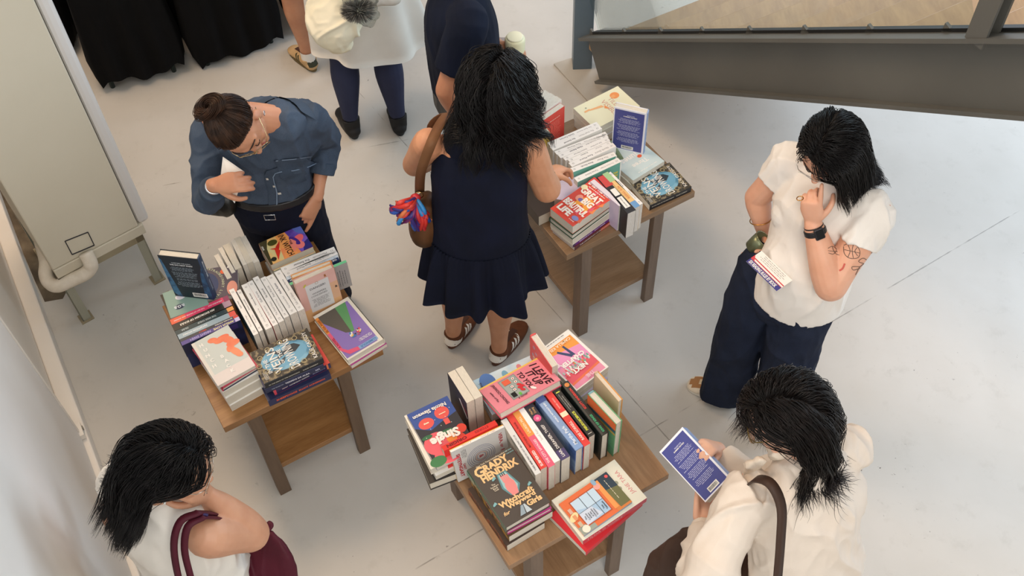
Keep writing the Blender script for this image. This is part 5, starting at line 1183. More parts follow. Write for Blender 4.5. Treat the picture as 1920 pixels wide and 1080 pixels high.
# ============================================================ person in the denim shirt, behind the left table
p1 = person('person with brown hair in a bun, denim shirt and wire glasses, pointing at a book', (-.93, 2.92, 0))
sd = V(.99, .05, 0)                         # towards her left
neck = un(527, 228, 1.375); H1 = headM(un(449, 236, 1.475), (.42, -.60, -.70), (-.45, -.45, .75))
SL = V(-.715, 2.865, 1.30); SR = V(-1.075, 2.845, 1.30); pel = V(-.925, 2.895, .90); ch = V(-.905, 2.87, 1.20)
WR = un(403, 347, 1.27); ER, WR = ik(SR, WR, .275, .235, (-.35, .0, -1)); WL = un(594, 370, .90); EL, WL = ik(SL, WL, .275, .235, (.25, 1, -.1))
B = Blob(); torso(B, pel, ch, neck, sd, .95); head(B, H1, A3(neck)); arm(B, SL, EL, WL, .9); arm(B, SR, ER, WR, .9)
tipR = hand(B, WR, Vector(un(452, 340, 1.31))-Vector(WR), (.1, .6, -.6), -1, (38, 42, 46, 50), (.6, 40))
tp = un(569, 424, .805); dL = Vector(tp)-Vector(WL)
hand(B, WL, dL+V(0, 0, .0), (-.6, .25, -.4), 1, (6, 34, 48, 55), (.5, 35))
for q in (-1, 1):
    leg(B, pel+V(q*.085, 0, -.06), V(-.93+q*.10, 2.95, .49), V(-.93+q*.12, 2.99, .09))
B.build('body', [SK1, LIP], p1, voxel=.0042, smooth=2, matf=lipf(H1))
face_parts(p1, H1, glasses=dict(m=('c9b48a', .25, 1), w=.028, h=.023, r=.0014, e=3, z=-.012))
DEN = mat('3a4555', .85, kind='denim', h2='515e70'); JEANB = mat('0f1220', .85, kind='denim', h2='161b2c')
S = Blob(); S.loft([pel+V(0, 0, -.01), pel*.55+ch*.45, ch*.8+pel*.2, ch, ch*.5+neck*.5+V(0, .01, .0), neck*.93+ch*.07], [(.165, .118), (.158, .116), (.172, .125), (.192, .134), (.188, .118), (.092, .082)], side=sd, n=26, round0=False)
for q in (-1, 1): S.ell(ch+V(q*.07, -.065, -.04), (.068, .058, .07))
S.loft([ch*.35+neck*.3+SL*.35+V(0, 0, .02), SL-V(.01, 0, -.008), SL*.6+Vector(EL)*.4, Vector(EL)], [.06, .070, .062, .054]); S.loft([Vector(EL), Vector(EL)*.6+Vector(WL)*.4, Vector(EL)*.48+Vector(WL)*.52], [.054, .051, .048], round1=False)
S.loft([ch*.35+neck*.3+SR*.35+V(0, 0, .02), SR+V(.01, 0, .008), SR*.6+Vector(ER)*.4, Vector(ER)], [.06, .070, .062, .055]); S.loft([Vector(ER), Vector(ER)*.6+Vector(WR)*.4, Vector(ER)*.3+Vector(WR)*.7], [.055, .048, .044], round1=False)
sh = S.build('denim_shirt', DEN, p1, voxel=.0055, smooth=4, fold=.011, fscale=9, fade=(.89, .99))
CUFF = mat('364150', .85, kind='denim', h2='4b5869')
def cuff(E_, W__, t0, t1, r, m, root, name='cuff'):
    E_, W__ = Vector(E_), Vector(W__); b = Blob(); b.loft([E_*(1-t0)+W__*t0, E_*(1-(t0+t1)/2)+W__*(t0+t1)/2, E_*(1-t1)+W__*t1], [r, r*1.03, r*.99], round0=False, round1=False); return b.build(name, m, root, voxel=.004, smooth=2)
cuff(EL, WL, .40, .60, .053, CUFF, p1); cuff(ER, WR, .62, .80, .047, CUFF, p1)
bv = [bvh_of(sh)]
# open collar, placket, chest pocket
nk = Vector(neck)
STI = mat('7f93ab', .8)
cpts = [nk+V(.045, -.16, .1), nk+V(.095, -.085, .1), nk+V(.10, -.01, .1), nk+V(.055, .06, .1), nk+V(-.02, .07, .1), nk+V(-.085, .02, .1), nk+V(-.09, -.06, .1)]
patch_line(bv, cpts, (0, .15, -1), .046, .007, CUFF, 'collar', p1); patch_line(bv, [c+V(.018, -.004, 0) for c in cpts[:3]], (0, .15, -1), .003, .009, STI, 'collar_stitching', p1)
patch_line(bv, [nk+V(.045, -.2, -.10), un(500, 330, 1.2), un(506, 365, 1.06), un(507, 398, .95)], (0, .8, -.6), .034, .004, CUFF, 'placket', p1)
patch_line(bv, [nk+V(.060, -.2, -.10), un(508, 330, 1.2), un(513, 365, 1.06), un(513, 398, .95)], (0, .8, -.6), .003, .0055, STI, 'placket_stitching', p1)
patch_grid(bv, un(550, 320, 1.15), (1, .1, 0), (.1, -.6, -.8), (0, .75, -.66), .095, .10, .004, CUFF, 'chest_pocket', p1)
patch_line(bv, [un(524, 297, 1.2), un(576, 295, 1.2)], (0, .75, -.66), .003, .006, STI, 'pocket_stitching', p1)
for i, q in enumerate(((505, 330), (508, 352), (509, 374))):
    o = patch_grid(bv, un(*q, 1.1), (1, 0, 0), (0, -.6, -.8), (0, .8, -.6), .009, .009, .007, mat('c9c6bd', .3), 'button', p1, n=2)
J = Blob(); J.loft([pel+V(0, 0, .045), pel, pel-V(0, 0, .10)], [(.162, .112), (.178, .122), (.180, .12)], side=sd, n=26, round0=False)
for q in (-1, 1): J.loft([pel+V(q*.085, 0, -.05), V(-.93+q*.10, 2.95, .49), V(-.93+q*.12, 2.99, .07)], [(.098, .10), .078, .072], round1=False)
J.build('dark_jeans', JEANB, p1, voxel=.006, smooth=3, fold=.003)
bl = Blob(); bl.loft([pel+V(0, 0, .018), pel+V(0, 0, .052)], [(.182, .132), (.178, .128)], side=sd, n=28, sm=1, round0=False, round1=False); bl.build('belt', mat('1b1a1c', .4), p1, voxel=.005, smooth=1)
bk = MB(); qb = un(507, 405, .94)+V(0, -.012, .005); bk.tube([qb+V(-.02, 0, -.014), qb+V(.02, 0, -.014), qb+V(.02, 0, .014), qb+V(-.02, 0, .014)], .0022, mat('c9c9c9', .25, 1), 6, closed=True); adopt(bk.build('belt_buckle'), p1)
for q in (-1, 1): shoe(p1, (-.93+q*.12, 3.06, 0), (-.93+q*.14, 2.80, 0), (mat('2a2622', .6), mat('d8d2c4', .6), None))
bun = (-.01, -.085, .115)
hair(p1, H1, HBr, L=.30, n=3400, style='up', target=bun, seed=3, width=.0010, steps=20)
# the bun: strands coiled round a knot
r_ = np.random.default_rng(4); N_ = 500; tt = np.linspace(0, 1, 26); SS = []
for i in range(N_):
    a0 = r_.uniform(0, 6.28); dirn = 1; ra = .026+r_.normal()*.004; rb = .018*math.sqrt(r_.uniform(0.05, 1)); b0 = r_.uniform(0, 6.28)
    a = a0+tt*3.6; bb_ = b0+tt*2.2; x = (ra+rb*np.cos(bb_))*np.cos(a); y = (ra+rb*np.cos(bb_))*np.sin(a); z = rb*np.sin(bb_)*1.1
    SS.append(np.stack([x*1.3, y*.9, z], 1))
SS = np.array(SS); nb = unit((-.0, -.5, .85)); xb = unit(np.cross(nb, (0, 1, .3))); yb = np.cross(nb, xb); Rb = np.stack([xb, yb, nb], 1)
SS = SS @ Rb.T + np.array((bun[0], bun[1]-.004, bun[2]+.006)); Hn = np.array(H1); strand_mesh(p1, SS @ Hn[:3, :3].T+Hn[:3, 3], HBr, .0013, 'hair_bun')
tie = MB(); tie.tube([H1 @ Vector(A3((bun[0], bun[1]+.012, bun[2]-.012))+Rb @ A3((.022*math.cos(a), .022*math.sin(a), 0))) for a in np.linspace(0, 6.28, 16)[:-1]], .003, mat('1a1412', .8), 6, closed=True); adopt(tie.build('hair_tie'), p1)
er = MB(); ep = H1 @ V(-.084, .0, -.042); er.tube([ep+V(0, .008*math.cos(a), .008*math.sin(a)) for a in np.linspace(0, 6.28, 14)[:-1]], .0016, mat('b9b9bd', .2, 1), 6, closed=True); adopt(er.build('earring'), p1)
wb = MB(); wv = (Vector(WR)-Vector(ER)).normalized(); x1 = wv.cross(V(0, 0, 1)).normalized(); y1 = wv.cross(x1); wc = Vector(WR)-wv*.012
wb.tube([wc+(x1*math.cos(a)*1.15+y1*math.sin(a))*.027 for a in np.linspace(0, 6.28, 20)[:-1]], .0042, mat('c4c6ca', .25, 1), 8, closed=True); wf_ = wc+V(0, -.01, -.02)
adopt(wb.build('wristwatch'), p1)
# folded white card held to the chest
cd = MB(); CP = [un(418, 294, 1.32), un(458, 322, 1.29), un(440, 381, 1.21), un(412, 345, 1.23)]
cn = (CP[1]-CP[0]).cross(CP[2]-CP[0]).normalized()*.001
cd.add([c+cn for c in CP]+[c-cn for c in CP], [(0, 1, 2, 3), (7, 6, 5, 4), (0, 4, 5, 1), (1, 5, 6, 2), (2, 6, 7, 3), (3, 7, 4, 0)], WHITE); tag(cd.build('card'), 'white folded card held against the denim shirt', 'card')
# small black leather bag at the right hip
LB = mat('141512', .38); bg_ = empty('shoulder_bag', V(-1.17, 2.83, .85), 'small black leather bag at the hip of the denim shirt wearer', 'bag')
b = Blob(); b.loft([un(378, 372, .97)+V(0, .04, 0), un(395, 385, .95)+V(0, .03, 0), un(425, 392, .93)+V(0, .02, 0)], [(.03, .065), (.04, .08), (.035, .06)], side=(0, 1, 0), n=18); b.build('bag_body', LB, bg_, voxel=.005, smooth=3, fold=.004)
b = MB(); q = un(380, 372, 1.02); b.tube([q+V(.012*math.cos(a), 0, .012*math.sin(a)) for a in np.linspace(0, 6.28, 12)[:-1]], .0025, mat('c9c9c9', .25, 1), 6, closed=True); adopt(b.build('ring'), bg_)
strap(bg_, [un(380, 366, 1.03), un(366, 330, 1.12)+V(0, .05, 0), un(372, 280, 1.28)+V(0, .06, 0), un(396, 240, 1.38)+V(0, .03, 0), un(392, 228, 1.36)+V(0, .12, 0), un(395, 300, 1.1)+V(0, .2, 0), un(400, 380, .95)+V(0, .12, 0)], .014, .003, LB, 'strap', sides=[V(0, 1, 0)]*3+[V(1, 0, 0)]+[V(1, 0, 0)]*3) if False else None

# ============================================================ person in the sleeveless navy dress, back to us
p2 = person('person with long wavy black hair in a sleeveless navy dress, seen from behind', (-.12, 2.72, 0))
pel = V(-.115, 2.67, .88); ch = V(-.10, 2.70, 1.19); neck = V(-.075, 2.72, 1.39); sd = unit((1, -.06, 0)); fw = (.06, 1, 0)
H2 = headM(V(-.02, 2.755, 1.515), (.35, .78, -.52), (.1, .35, .93)); SRt = V(.075, 2.68, 1.31); SLt = V(-.275, 2.71, 1.31)
WR = un(1026, 328, .92); ER, WR = ik(SRt, WR, .27, .235, (.35, -.75, -.9)); WL = V(-.22, 3.0, .98); EL, WL = ik(SLt, WL, .27, .235, (-.8, -.1, -.6))
B = Blob(); torso(B, pel, ch, neck, sd, 1.0, fwd=fw); head(B, H2, A3(neck)); arm(B, SRt, ER, WR, 1.22, 1.12); arm(B, SLt, EL, WL, 1.15, 1.05)
hand(B, WR, Vector(un(1062, 308, .88))-Vector(WR), (.3, .0, -1), -1, (35, 45, 50, 55), (.5, 35)); hand(B, WL, (.3, .8, -.3), (0, 0, -1), 1, (30, 35, 35, 40))
fL = [un(843, 655, 0), un(889, 588, 0)]; fR = [un(925, 687, 0), un(984, 607, 0)]
for q, ft in ((-1, fL), (1, fR)):
    ank = ft[0]*.80+ft[1]*.20+V(0, 0, .09); hipp = Vector(pel)+V(q*.085, 0, -.06); kn = (hipp*.5+ank*.5)+V(0, .03, .02); leg(B, hipp, kn, ank, 1.12)
B.build('body', [SK5, LIP], p2, voxel=.0045, smooth=2)
NAVY = mat('0c101d', .85, kind='fabric', h2='11162a', scale=5, spec=.15)
D = Blob(); D.loft([Vector(pel)-V(0, 0, .05), pel, Vector(pel)*.6+Vector(ch)*.4, ch, Vector(ch)*.55+Vector(neck)*.45, V(-.088, 2.70, 1.325), V(-.078, 2.715, 1.375)], [(.196, .148), (.192, .145), (.180, .135), (.176, .130), (.150, .105), (.128, .082), (.070, .062)], side=sd, n=28, round0=False, round1=False)
D.build('dress_bodice', NAVY, p2, voxel=.006, smooth=4, fold=.003, fscale=8)
# gathered flounce
def flounce(root, c0, r0, c1, r1, n=220, m=NAVY, folds=17, amp=.022, name='dress_skirt', rows=10, th=.003, ph=0., gather=True):
    vs = []; fs = []
    for lay in (0, 1):
        for j in range(rows+1):
            t = j/rows; c = Vector(c0)*(1-t)+Vector(c1)*t; e = t**.8
            for i in range(n):
                a = 2*math.pi*i/n; w_ = math.sin(a*folds+ph+1.5*math.sin(a*3))+.5*math.sin(a*folds*1.7+2)+.35*math.sin(a*5+1)
                rx = r0[0]*(1-e)+r1[0]*e; ry = r0[1]*(1-e)+r1[1]*e; k_ = 1+(amp*w_*t**.6)/rx*1.0; 
                g_ = (.004*math.sin(a*70)*(1-t)**2 if gather else 0); zz = .012*math.sin(a*folds/2)*t
                vs.append((c.x+(rx*k_+g_-lay*th)*math.cos(a), c.y+(ry*k_+g_-lay*th)*math.sin(a), c.z+zz))
    K = n*(rows+1)
    for lay in (0, 1):
        for j in range(rows):
            for i in range(n):
                q = (lay*K+j*n+i, lay*K+j*n+(i+1) % n, lay*K+(j+1)*n+(i+1) % n, lay*K+(j+1)*n+i); fs.append(q if lay else q[::-1])
    for i in range(n): fs.append((rows*n+i, rows*n+(i+1) % n, K+rows*n+(i+1) % n, K+rows*n+i))
    b = MB(); b.add(vs, fs, m, True); return adopt(b.build(name), root)
flounce(p2, (-.115, 2.665, .87), (.192, .145), (-.115, 2.665, .575), (.235, .205), folds=11, amp=.030)
SUE = mat('5f3a26', .85, kind='fabric', h2='6f4630', scale=20); WST = mat('e9e4da', .6); GUM = mat('5a3422', .6)
SOCK = mat('efece6', .8)
def tri_shoe(root, ft, ups=SUE, st_=WST, sl_=GUM, heel=True, stripes=3):
    o, F, L = shoe(root, ft[0], ft[1], (ups, sl_, None)); b = bvh_of(o)
    for s in (-1, 1):
        for i in range(stripes):
            x = L*(.40+.085*i); patch_line([b], [F @ V(x-.018, s*.09, .030), F @ V(x+.012, s*.09, .062)], F.to_3x3() @ V(0, -s, 0), .009, .0018, st_, 'stripe', root)
    if heel:
        for s in (-1, 1): patch_grid([b], F @ V(.022, s*.09, .052), F.to_3x3() @ V(1, 0, 0), V(0, 0, 1), F.to_3x3() @ V(0, -s, 0), .05, .028, .002, st_, 'heel_tab', root, n=4)
        patch_grid([b], F @ V(-.08, 0, .052), F.to_3x3() @ V(0, 1, 0), V(0, 0, 1), F.to_3x3() @ V(1, 0, 0), .05, .028, .002, st_, 'heel_tab', root, n=4)
    patch_grid([b], F @ V(L*.52, 0, .15), F.to_3x3() @ V(1, 0, 0), F.to_3x3() @ V(0, 1, 0), V(0, 0, -1), .09, .028, .002, mat('46291b', .8), 'laces', root, n=5)
    return o, F, L
tri_shoe(p2, fL); tri_shoe(p2, fR)
colls = [(V(-.10, 2.70, 1.22), (.205, .135, .19), E3), (SRt, (.062, .062, .062), E3), (SLt, (.062, .062, .062), E3)]
hair(p2, H2, HB, L=.34, n=4600, seed=11, wave=.32, wf=12, colliders=colls, lift=1.6, width=.0013, steps=28, part=.02, back=.6, spread=.7, clump=.75)
bc = MB(); wv = (Vector(WR)-Vector(ER)).normalized(); x1 = wv.cross(V(0, 0, 1)).normalized(); y1 = wv.cross(x1); wc = Vector(WR)-wv*.03
bc.tube([wc+(x1*math.cos(a)+y1*math.sin(a))*.034 for a in np.linspace(0, 6.28, 24)[:-1]], .0014, mat('c9963c', .25, 1), 6, closed=True); adopt(bc.build('bracelet'), p2)
# brown leather bag with a knotted scarf
LBR = mat('46321f', .5, kind='fabric', h2='6a4429', scale=8); STR = mat('6e4a30', .5, kind='fabric', h2='7b5537', scale=8)
hb = empty('handbag', un(790, 400, .9), 'brown leather handbag with a colourful silk scarf, on the shoulder of the navy dress', 'handbag')
b = Blob(); b0 = un(800, 385, .98); b1 = un(796, 430, .86); b.loft([b0, b0*.5+b1*.5, b1], [(.045, .07), (.062, .09), (.060, .09)], side=(1, 0, 0), n=20); b.build('bag_body', LBR, hb, voxel=.006, smooth=3, fold=.003)
strap(hb, [un(797, 352, 1.05)+V(-.02, -.02, 0), un(800, 318, 1.25)+V(-.02, -.01, 0), un(806, 275, 1.385), un(822, 238, 1.40), un(838, 212, 1.37), V(-.27, 2.86, 1.25), V(-.29, 2.88, 1.08)], .036, .004, STR, 'strap', sides=[V(1, .1, 0)]*5+[V(1, 0, 0)]*2)
rg = MB(); q = un(796, 354, 1.06)+V(-.02, -.03, 0); rg.tube([q+V(.016*math.cos(a), 0, .016*math.sin(a)) for a in np.linspace(0, 6.28, 14)[:-1]], .0025, mat('c9a566', .25, 1), 6, closed=True); adopt(rg.build('ring'), hb)
scf = empty('silk_scarf', un(778, 380, 1.0), 'red and blue silk scarf knotted on the brown handbag strap', 'scarf')
r = random.Random(6); SC = [mat(c, .45) for c in ('c22a33', 'd8443a', '2f55b0', '3a2d7a', 'd0322a', '2b7fc0', 'e07b4a', '7a2a6a')]
kn = un(779, 371, 1.06)+V(0, .0, .0)
for i in range(46):
    a = r.uniform(-.55, .45); side_l = r.random() < .5
    if side_l: e = kn+V(-.075+r.uniform(-.03, .02), -.03+r.uniform(-.02, .02), -.045+r.uniform(-.05, .05)); 
    else: e = kn+V(r.uniform(-.01, .06), -.02+r.uniform(-.02, .02), -.15+r.uniform(-.04, .06))
    md = kn*.5+e*.5+V(r.uniform(-.03, .03), -.035+r.uniform(-.02, .0), r.uniform(.0, .04)); t = MB(); t.tube(cr([kn, md, e], 5), [.004]+[.0085]*8+[.004]*2, SC[i % 8], 7)
    if i == 0: allt = t
    else: allt.add(t.v, t.f, SC[i % 8], True)
allt.ell(kn, (.02, .016, .018), SC[0]); adopt(allt.build('scarf_folds'), scf)

# ============================================================ person in the white T-shirt with tattoos
p3 = person('person in a white T-shirt and dark jeans, hand at the face, tattooed arm', (.93, 2.38, 0))
sdv = unit((.72, -.70, 0)); fw = unit((-.70, -.72, 0))
SRt = A3(un(1485, 303, 1.30)); SLt = A3(un(1640, 402, 1.29)); sdv = unit(SLt-SRt); fw = unit(np.cross((0, 0, 1), sdv))*-1
if fw[1] > 0: fw = -fw
mid3 = (SRt+SLt)/2; neck = Vector(mid3)+V(-.01, 0, .10); pel = un(1487, 535, .90); pel = V(pel.x, pel.y+.05, pel.z); ch = Vector(mid3)+V(-.01, 0, -.10)
H3 = headM(un(1553, 282, 1.52), (-.42, -.62, -.66), (-.15, -.4, .9))
WR = A3(un(1432, 434, .94)); ER = A3(un(1420, 370, 1.07)); fing = un(1519, 352, 1.42)
WL = un(1524, 418, 1.27); EL, WL = ik(SLt, WL, .28, .24, (.35, -.6, -1.0))
pelT = un(1508, 528, .92); pelT = V(pelT.x, pelT.y+.04, pelT.z)
B = Blob(); torso(B, pel, ch, neck, sdv, .86, fwd=fw); head(B, H3, A3(neck)); arm(B, SRt, ER, WR, 1.15, 1.05); arm(B, SLt, EL, WL, 1.28, 1.15)
hand(B, WR, Vector(un(1420, 476, .88))-Vector(WR), (-.3, -.3, -.2), -1, (35, 38, 42, 45), (.7, 40)); hand(B, WL, Vector(fing)-Vector(WL), (.35, .75, -.1), -1, (12, 58, 62, 62), (.6, 40))
fR3 = [un(1372, 748, 0), un(1288, 722, 0)]; fL3 = [un(1470, 790, 0), un(1400, 800, 0)]
for q, ft in ((-1, fR3), (1, fL3)):
    ank = ft[0]*.80+ft[1]*.20+V(0, 0, .09); hipp = Vector(pel)+Vector(sdv)*q*.085-V(0, 0, .06); leg(B, hipp, (hipp+ank)*.5+Vector(fw)*.04, ank)
ob3 = B.build('body', [SK3, LIP], p3, voxel=.0042, smooth=2, matf=lipf(H3))
face_parts(p3, H3, glasses=dict(m=('c4bfb8', .25, 1), w=.027, h=.021, r=.0012, e=3, z=-.006))
TEE = mat('e6e0d8', .85, kind='fabric', h2='ece7e0', scale=6); JN = mat('181d2b', .85, kind='denim', h2='262e42')
S = Blob(); S.loft([pelT-V(0, 0, .10), pelT+V(0, 0, .03), Vector(ch)*.5+pelT*.5, ch, Vector(ch)*.5+Vector(neck)*.5, Vector(neck)-V(0, 0, .01)], [(.182, .166), (.172, .150), (.160, .130), (.180, .134), (.155, .10), (.070, .060)], side=sdv, n=28, round0=False)
for q in (-1, 1): S.ell(A3(ch)+A3(fw)*.065+sdv*q*.075-A3((0, 0, .05)), (.074, .062, .072))
for Sx, Ex, q, tl in ((SRt, ER, -1, .42), (SLt, EL, 1, .40)):
    Sx = Vector(Sx); Ex = Vector(Ex); S.loft([Sx-Vector(sdv)*q*.05, Sx, Sx*(1-tl*.5)+Ex*tl*.5, Sx*(1-tl)+Ex*tl], [.070, .074, .074, .074], round1=False)
tee = S.build('t_shirt', TEE, p3, voxel=.0055, smooth=4, fold=.012, fscale=7, fade=(.84, .92))
J = Blob(); J.loft([Vector(pel)+V(0, 0, .03), Vector(pel)-V(0, 0, .03), Vector(pel)-V(0, 0, .11)], [(.132, .100), (.158, .115), (.176, .132)], side=sdv, n=26, round0=False)
for q, ft in ((-1, fR3), (1, fL3)):
    ank = ft[0]*.75+ft[1]*.25+V(0, 0, .035); hipp = Vector(pel)+Vector(sdv)*q*.088-V(0, 0, .04); J.loft([hipp, hipp*.55+ank*.45+Vector(fw)*.03, hipp*.25+ank*.75, ank], [(.112, .115), (.105, .105), (.100, .100), (.098, .098)], round1=False)
J.build('jeans', JN, p3, voxel=.006, smooth=3, fold=.012, fscale=6)
TAN = mat('c9a27c', .6); CRM = mat('e4d6bf', .6); GRN = mat('2f6b4a', .6)
for ft in (fR3, fL3):
    o, F, L = shoe(p3, ft[0], ft[1], (CRM, mat('efe9dc', .6), None)); b = bvh_of(o)
    patch_grid([b], F @ V(L*.88, 0, .15), F.to_3x3() @ V(1, 0, 0), F.to_3x3() @ V(0, 1, 0), V(0, 0, -1), .08, .09, .0015, mat('a9794c', .8), 'toe_cap', p3, n=6)
    patch_grid([b], F @ V(L*.55, 0, .15), F.to_3x3() @ V(1, 0, 0), F.to_3x3() @ V(0, 1, 0), V(0, 0, -1), .08, .026, .002, mat('d9c7a8', .8), 'laces', p3, n=4)
    for s in (-1, 1): patch_line([b], [F @ V(L*.45, s*.09, .03), F @ V(L*.55, s*.09, .055)], F.to_3x3() @ V(0, -s, 0), .02, .0016, GRN, 'stripe', p3)
hair(p3, H3, HB, L=.31, n=4200, seed=21, wave=.04, tuck=1, drift=(.35, .0, 0), colliders=[(ch+V(0, 0, .02), (.21, .15, .2), E3), (Vector(SLt), (.09, .09, .09), E3), (Vector(SRt), (.09, .09, .09), E3)], lift=1.2, width=.0011, part=.35, back=.9, spread=.35)
# bangle, watch, hair tie, ring, tattoos
def band(root, c, ax_, r_, t, m, name, sq=1.): 
    ax_ = Vector(ax_).normalized(); x_ = ax_.cross(V(0, 0, 1)).normalized(); y_ = ax_.cross(x_); b = MB(); b.tube([Vector(c)+(x_*math.cos(a)+y_*math.sin(a)*sq)*r_ for a in np.linspace(0, 2*math.pi, 25)[:-1]], t, m, 8, closed=True); return adopt(b.build(name), root)
GOLD = mat('c9995a', .25, 1); fa = Vector(WR)-Vector(ER); band(p3, Vector(ER)*.38+Vector(WR)*.62+V(0, 0, -.005), fa, .041, .0022, GOLD, 'bangle')
fa = Vector(WL)-Vector(EL); RB = mat('17181b', .4); wq = Vector(EL)*.13+Vector(WL)*.87
for i in (-1, 0, 1): band(p3, wq+fa.normalized()*.006*i, fa, .0335, .0045, RB, 'watch_strap')
vc = (V(0, 0, 4)-wq).normalized(); fx = fa.normalized(); vz = (vc+V(.35, -.1, -.1)); vz = (vz-fx*vz.dot(fx)).normalized(); wm = MB(); wm.box((-.020, -.017, .030), (.020, .017, .041), mat('3a3b40', .3, .6), frame(wq, fx, vz.cross(fx), vz)); wo = adopt(wm.build('smartwatch_case', bevel=.005), p3)
wm = MB(); wm.box((-.016, -.013, .0405), (.016, .013, .0415), mat('08090b', .08), frame(wq, fx, vz.cross(fx), vz)); adopt(wm.build('watch_screen'), p3)
band(p3, Vector(EL)*.05+Vector(WL)*.95, fa, .031, .0022, RB, 'hair_tie')
bvb = [bvh_of(ob3)]; INKT = mat('5c4a40', .7); toE = lambda x, y, z: un(x, y, z); vdir = lambda p: (Vector(p)-V(0, 0, 4)).normalized()
def tat(pts, w_=.0022, m=INKT): 
    P = [un(x, y, 1.08) for x, y in pts]; return P, w_, m
for k_, (pts, w_) in enumerate([
        ([(1582, 460), (1592, 457), (1604, 460), (1611, 470), (1609, 481), (1600, 484), (1590, 482), (1583, 474), (1582, 462)], .002), ([(1590, 459), (1594, 470), (1590, 481)], .002), ([(1600, 459), (1598, 470), (1600, 483)], .002), ([(1607, 464), (1603, 471), (1608, 479)], .002), ([(1583, 468), (1597, 471), (1611, 474)], .0018),
        ([(1622, 458), (1634, 470), (1626, 488), (1612, 500), (1604, 515)], .002), ([(1634, 470), (1640, 462), (1632, 458), (1628, 466)], .002), ([(1626, 488), (1618, 484), (1610, 490), (1620, 494)], .002), ([(1612, 500), (1598, 500), (1600, 506), (1612, 503)], .002), ([(1648, 464), (1638, 480), (1622, 496)], .002),
        ([(1552, 466), (1560, 462), (1568, 468), (1562, 476), (1553, 474)], .0016), ([(1560, 462), (1565, 474), (1574, 478)], .0014), ([(1552, 470), (1570, 472)], .0014)]):
    P = [un(x, y, 1.12) for x, y in pts]; patch_line(bvb, P, vdir(P[0]), w_, .0012, INKT, 'tattoo', p3)
P = [un(x, y, 1.05) for x, y in ((1584, 494), (1580, 503), (1574, 507))]; patch_line(bvb, P, vdir(P[0]), .006, .0012, mat('c25a4c', .7), 'tattoo', p3)
band(p3, un(1500, 372, 1.385), Vector(fing)-Vector(WL), .0105, .0018, GOLD, 'ring')
# green cup and the leaflet in the right hand
cpc = un(1421, 458, .945); cup = empty('cup', cpc, 'small olive green metallic cup held beside the white T-shirt', 'cup'); cax = (un(1436, 447, .98)-un(1408, 470, .915)).normalized()
CG = mat('6d7358', .3, .6); c_ = MB(); x_ = cax.cross(V(0, 0, 1)).normalized(); y_ = cax.cross(x_); Fc = frame(cpc, x_, y_, cax)
prof = [(.0, -.033), (.026, -.033), (.033, -.028), (.036, .0), (.037, .033), (.034, .033), (.032, -.02), (.0, -.024)]; vs = []; fs = []
for (r1, z1) in prof:
    for j in range(24): a = 2*math.pi*j/24; vs.append(Fc @ V(r1*math.cos(a), r1*math.sin(a), z1))
for i in range(len(prof)-1):
    for j in range(24): fs.append((i*24+j, i*24+(j+1) % 24, (i+1)*24+(j+1) % 24, (i+1)*24+j))
c_.add(vs, fs, CG, True); adopt(c_.build('cup_body'), cup); band(cup, cpc+cax*.033, cax, .0365, .0018, mat('8a8f70', .25, .8), 'cup_rim')
def sheet(name, P, front, label, cat, t=.0008, back=WHITE, wf=WHITE):
    O = Vector(P[0]); X = Vector(P[1])-O; w_ = X.length; X.normalize(); Y = Vector(P[2])-O; Y = Y-X*Y.dot(X); h = Y.length; Y.normalize(); Z = X.cross(Y); b = MB(); F = frame(O, X, Y, Z); b.box((0, 0, -t), (w_, h, 0), wf, F)
    if front: front(Art(b, F, w_, h))
    o = b.build(name); tag(o, label, cat); return o
def art_leaf(A):
    A.rect(0, 0, 1, .30, m_('3b3a86')); A.text('SIX READING RULES BY BOOK', .04, .05, .9, .26, WHITE, bold=.03, keep=False); A.rect(0, .42, 1, .48, m_('d0424a')); A.rect(0, .3, 1, .33, m_('d0424a')); A.lines(.1, .58, .9, .95, 4, GREYINK, .2); A.poly([(0, .3), (.12, .3), (.0, .6)], m_('d0424a'))
L0 = un(1399, 490, 1.02); sheet('leaflet', [L0, un(1456, 546, 1.03), un(1430, 472, 1.035)], art_leaf, 'white leaflet with red and blue bands held under the green cup', 'leaflet')

# ============================================================ person in the cream sweater reading the blue book
p4 = person('person with shoulder-length dark hair in a cream sweater reading a blue book', (.80, 1.35, 0))
sdv = unit((-.80, -.60, 0)); fw = unit((-.60, .80, 0))      # left shoulder is the near one
neck = V(.80, 1.375, 1.37); pel = V(.86, 1.27, .88); ch = V(.815, 1.345, 1.17); SLt = un(1395, 940, 1.27); SRt = un(1583, 842, 1.27)
H4 = headM(un(1474, 786, 1.50), (-.80, .20, -.56), (-.1, .2, .97))
WL = un(1318, 985, 1.02); EL, WL = ik(SLt, WL, .27, .24, (-.5, -.8, -.6)); WR = un(1400, 905, 1.07); ER, WR = ik(SRt, WR, .27, .24, (.3, .5, -1))
B = Blob(); torso(B, pel, ch, neck, sdv, 1.0, fwd=fw); head(B, H4, A3(neck)); arm(B, SLt, EL, WL); arm(B, SRt, ER, WR)
hand(B, WL, Vector(un(1325, 930, 1.03))-Vector(WL), (.0, .1, 1), -1, (25, 28, 30, 35), (.1, 5), sc=.9); WRh = un(1352, 872, 1.13)
bkP = dict(A=un(1279.5, 800.5, 1.17), B=un(1368, 894, 1.17), C_=un(1242.5, 854.5, 1.105))
bn = (bkP['A']-bkP['B']).cross(bkP['C_']-bkP['A']).normalized()
if bn.z < 0: bn = -bn
eN = (bkP['C_']-bkP['A']).normalized(); em = bkP['A']*.56+bkP['B']*.44
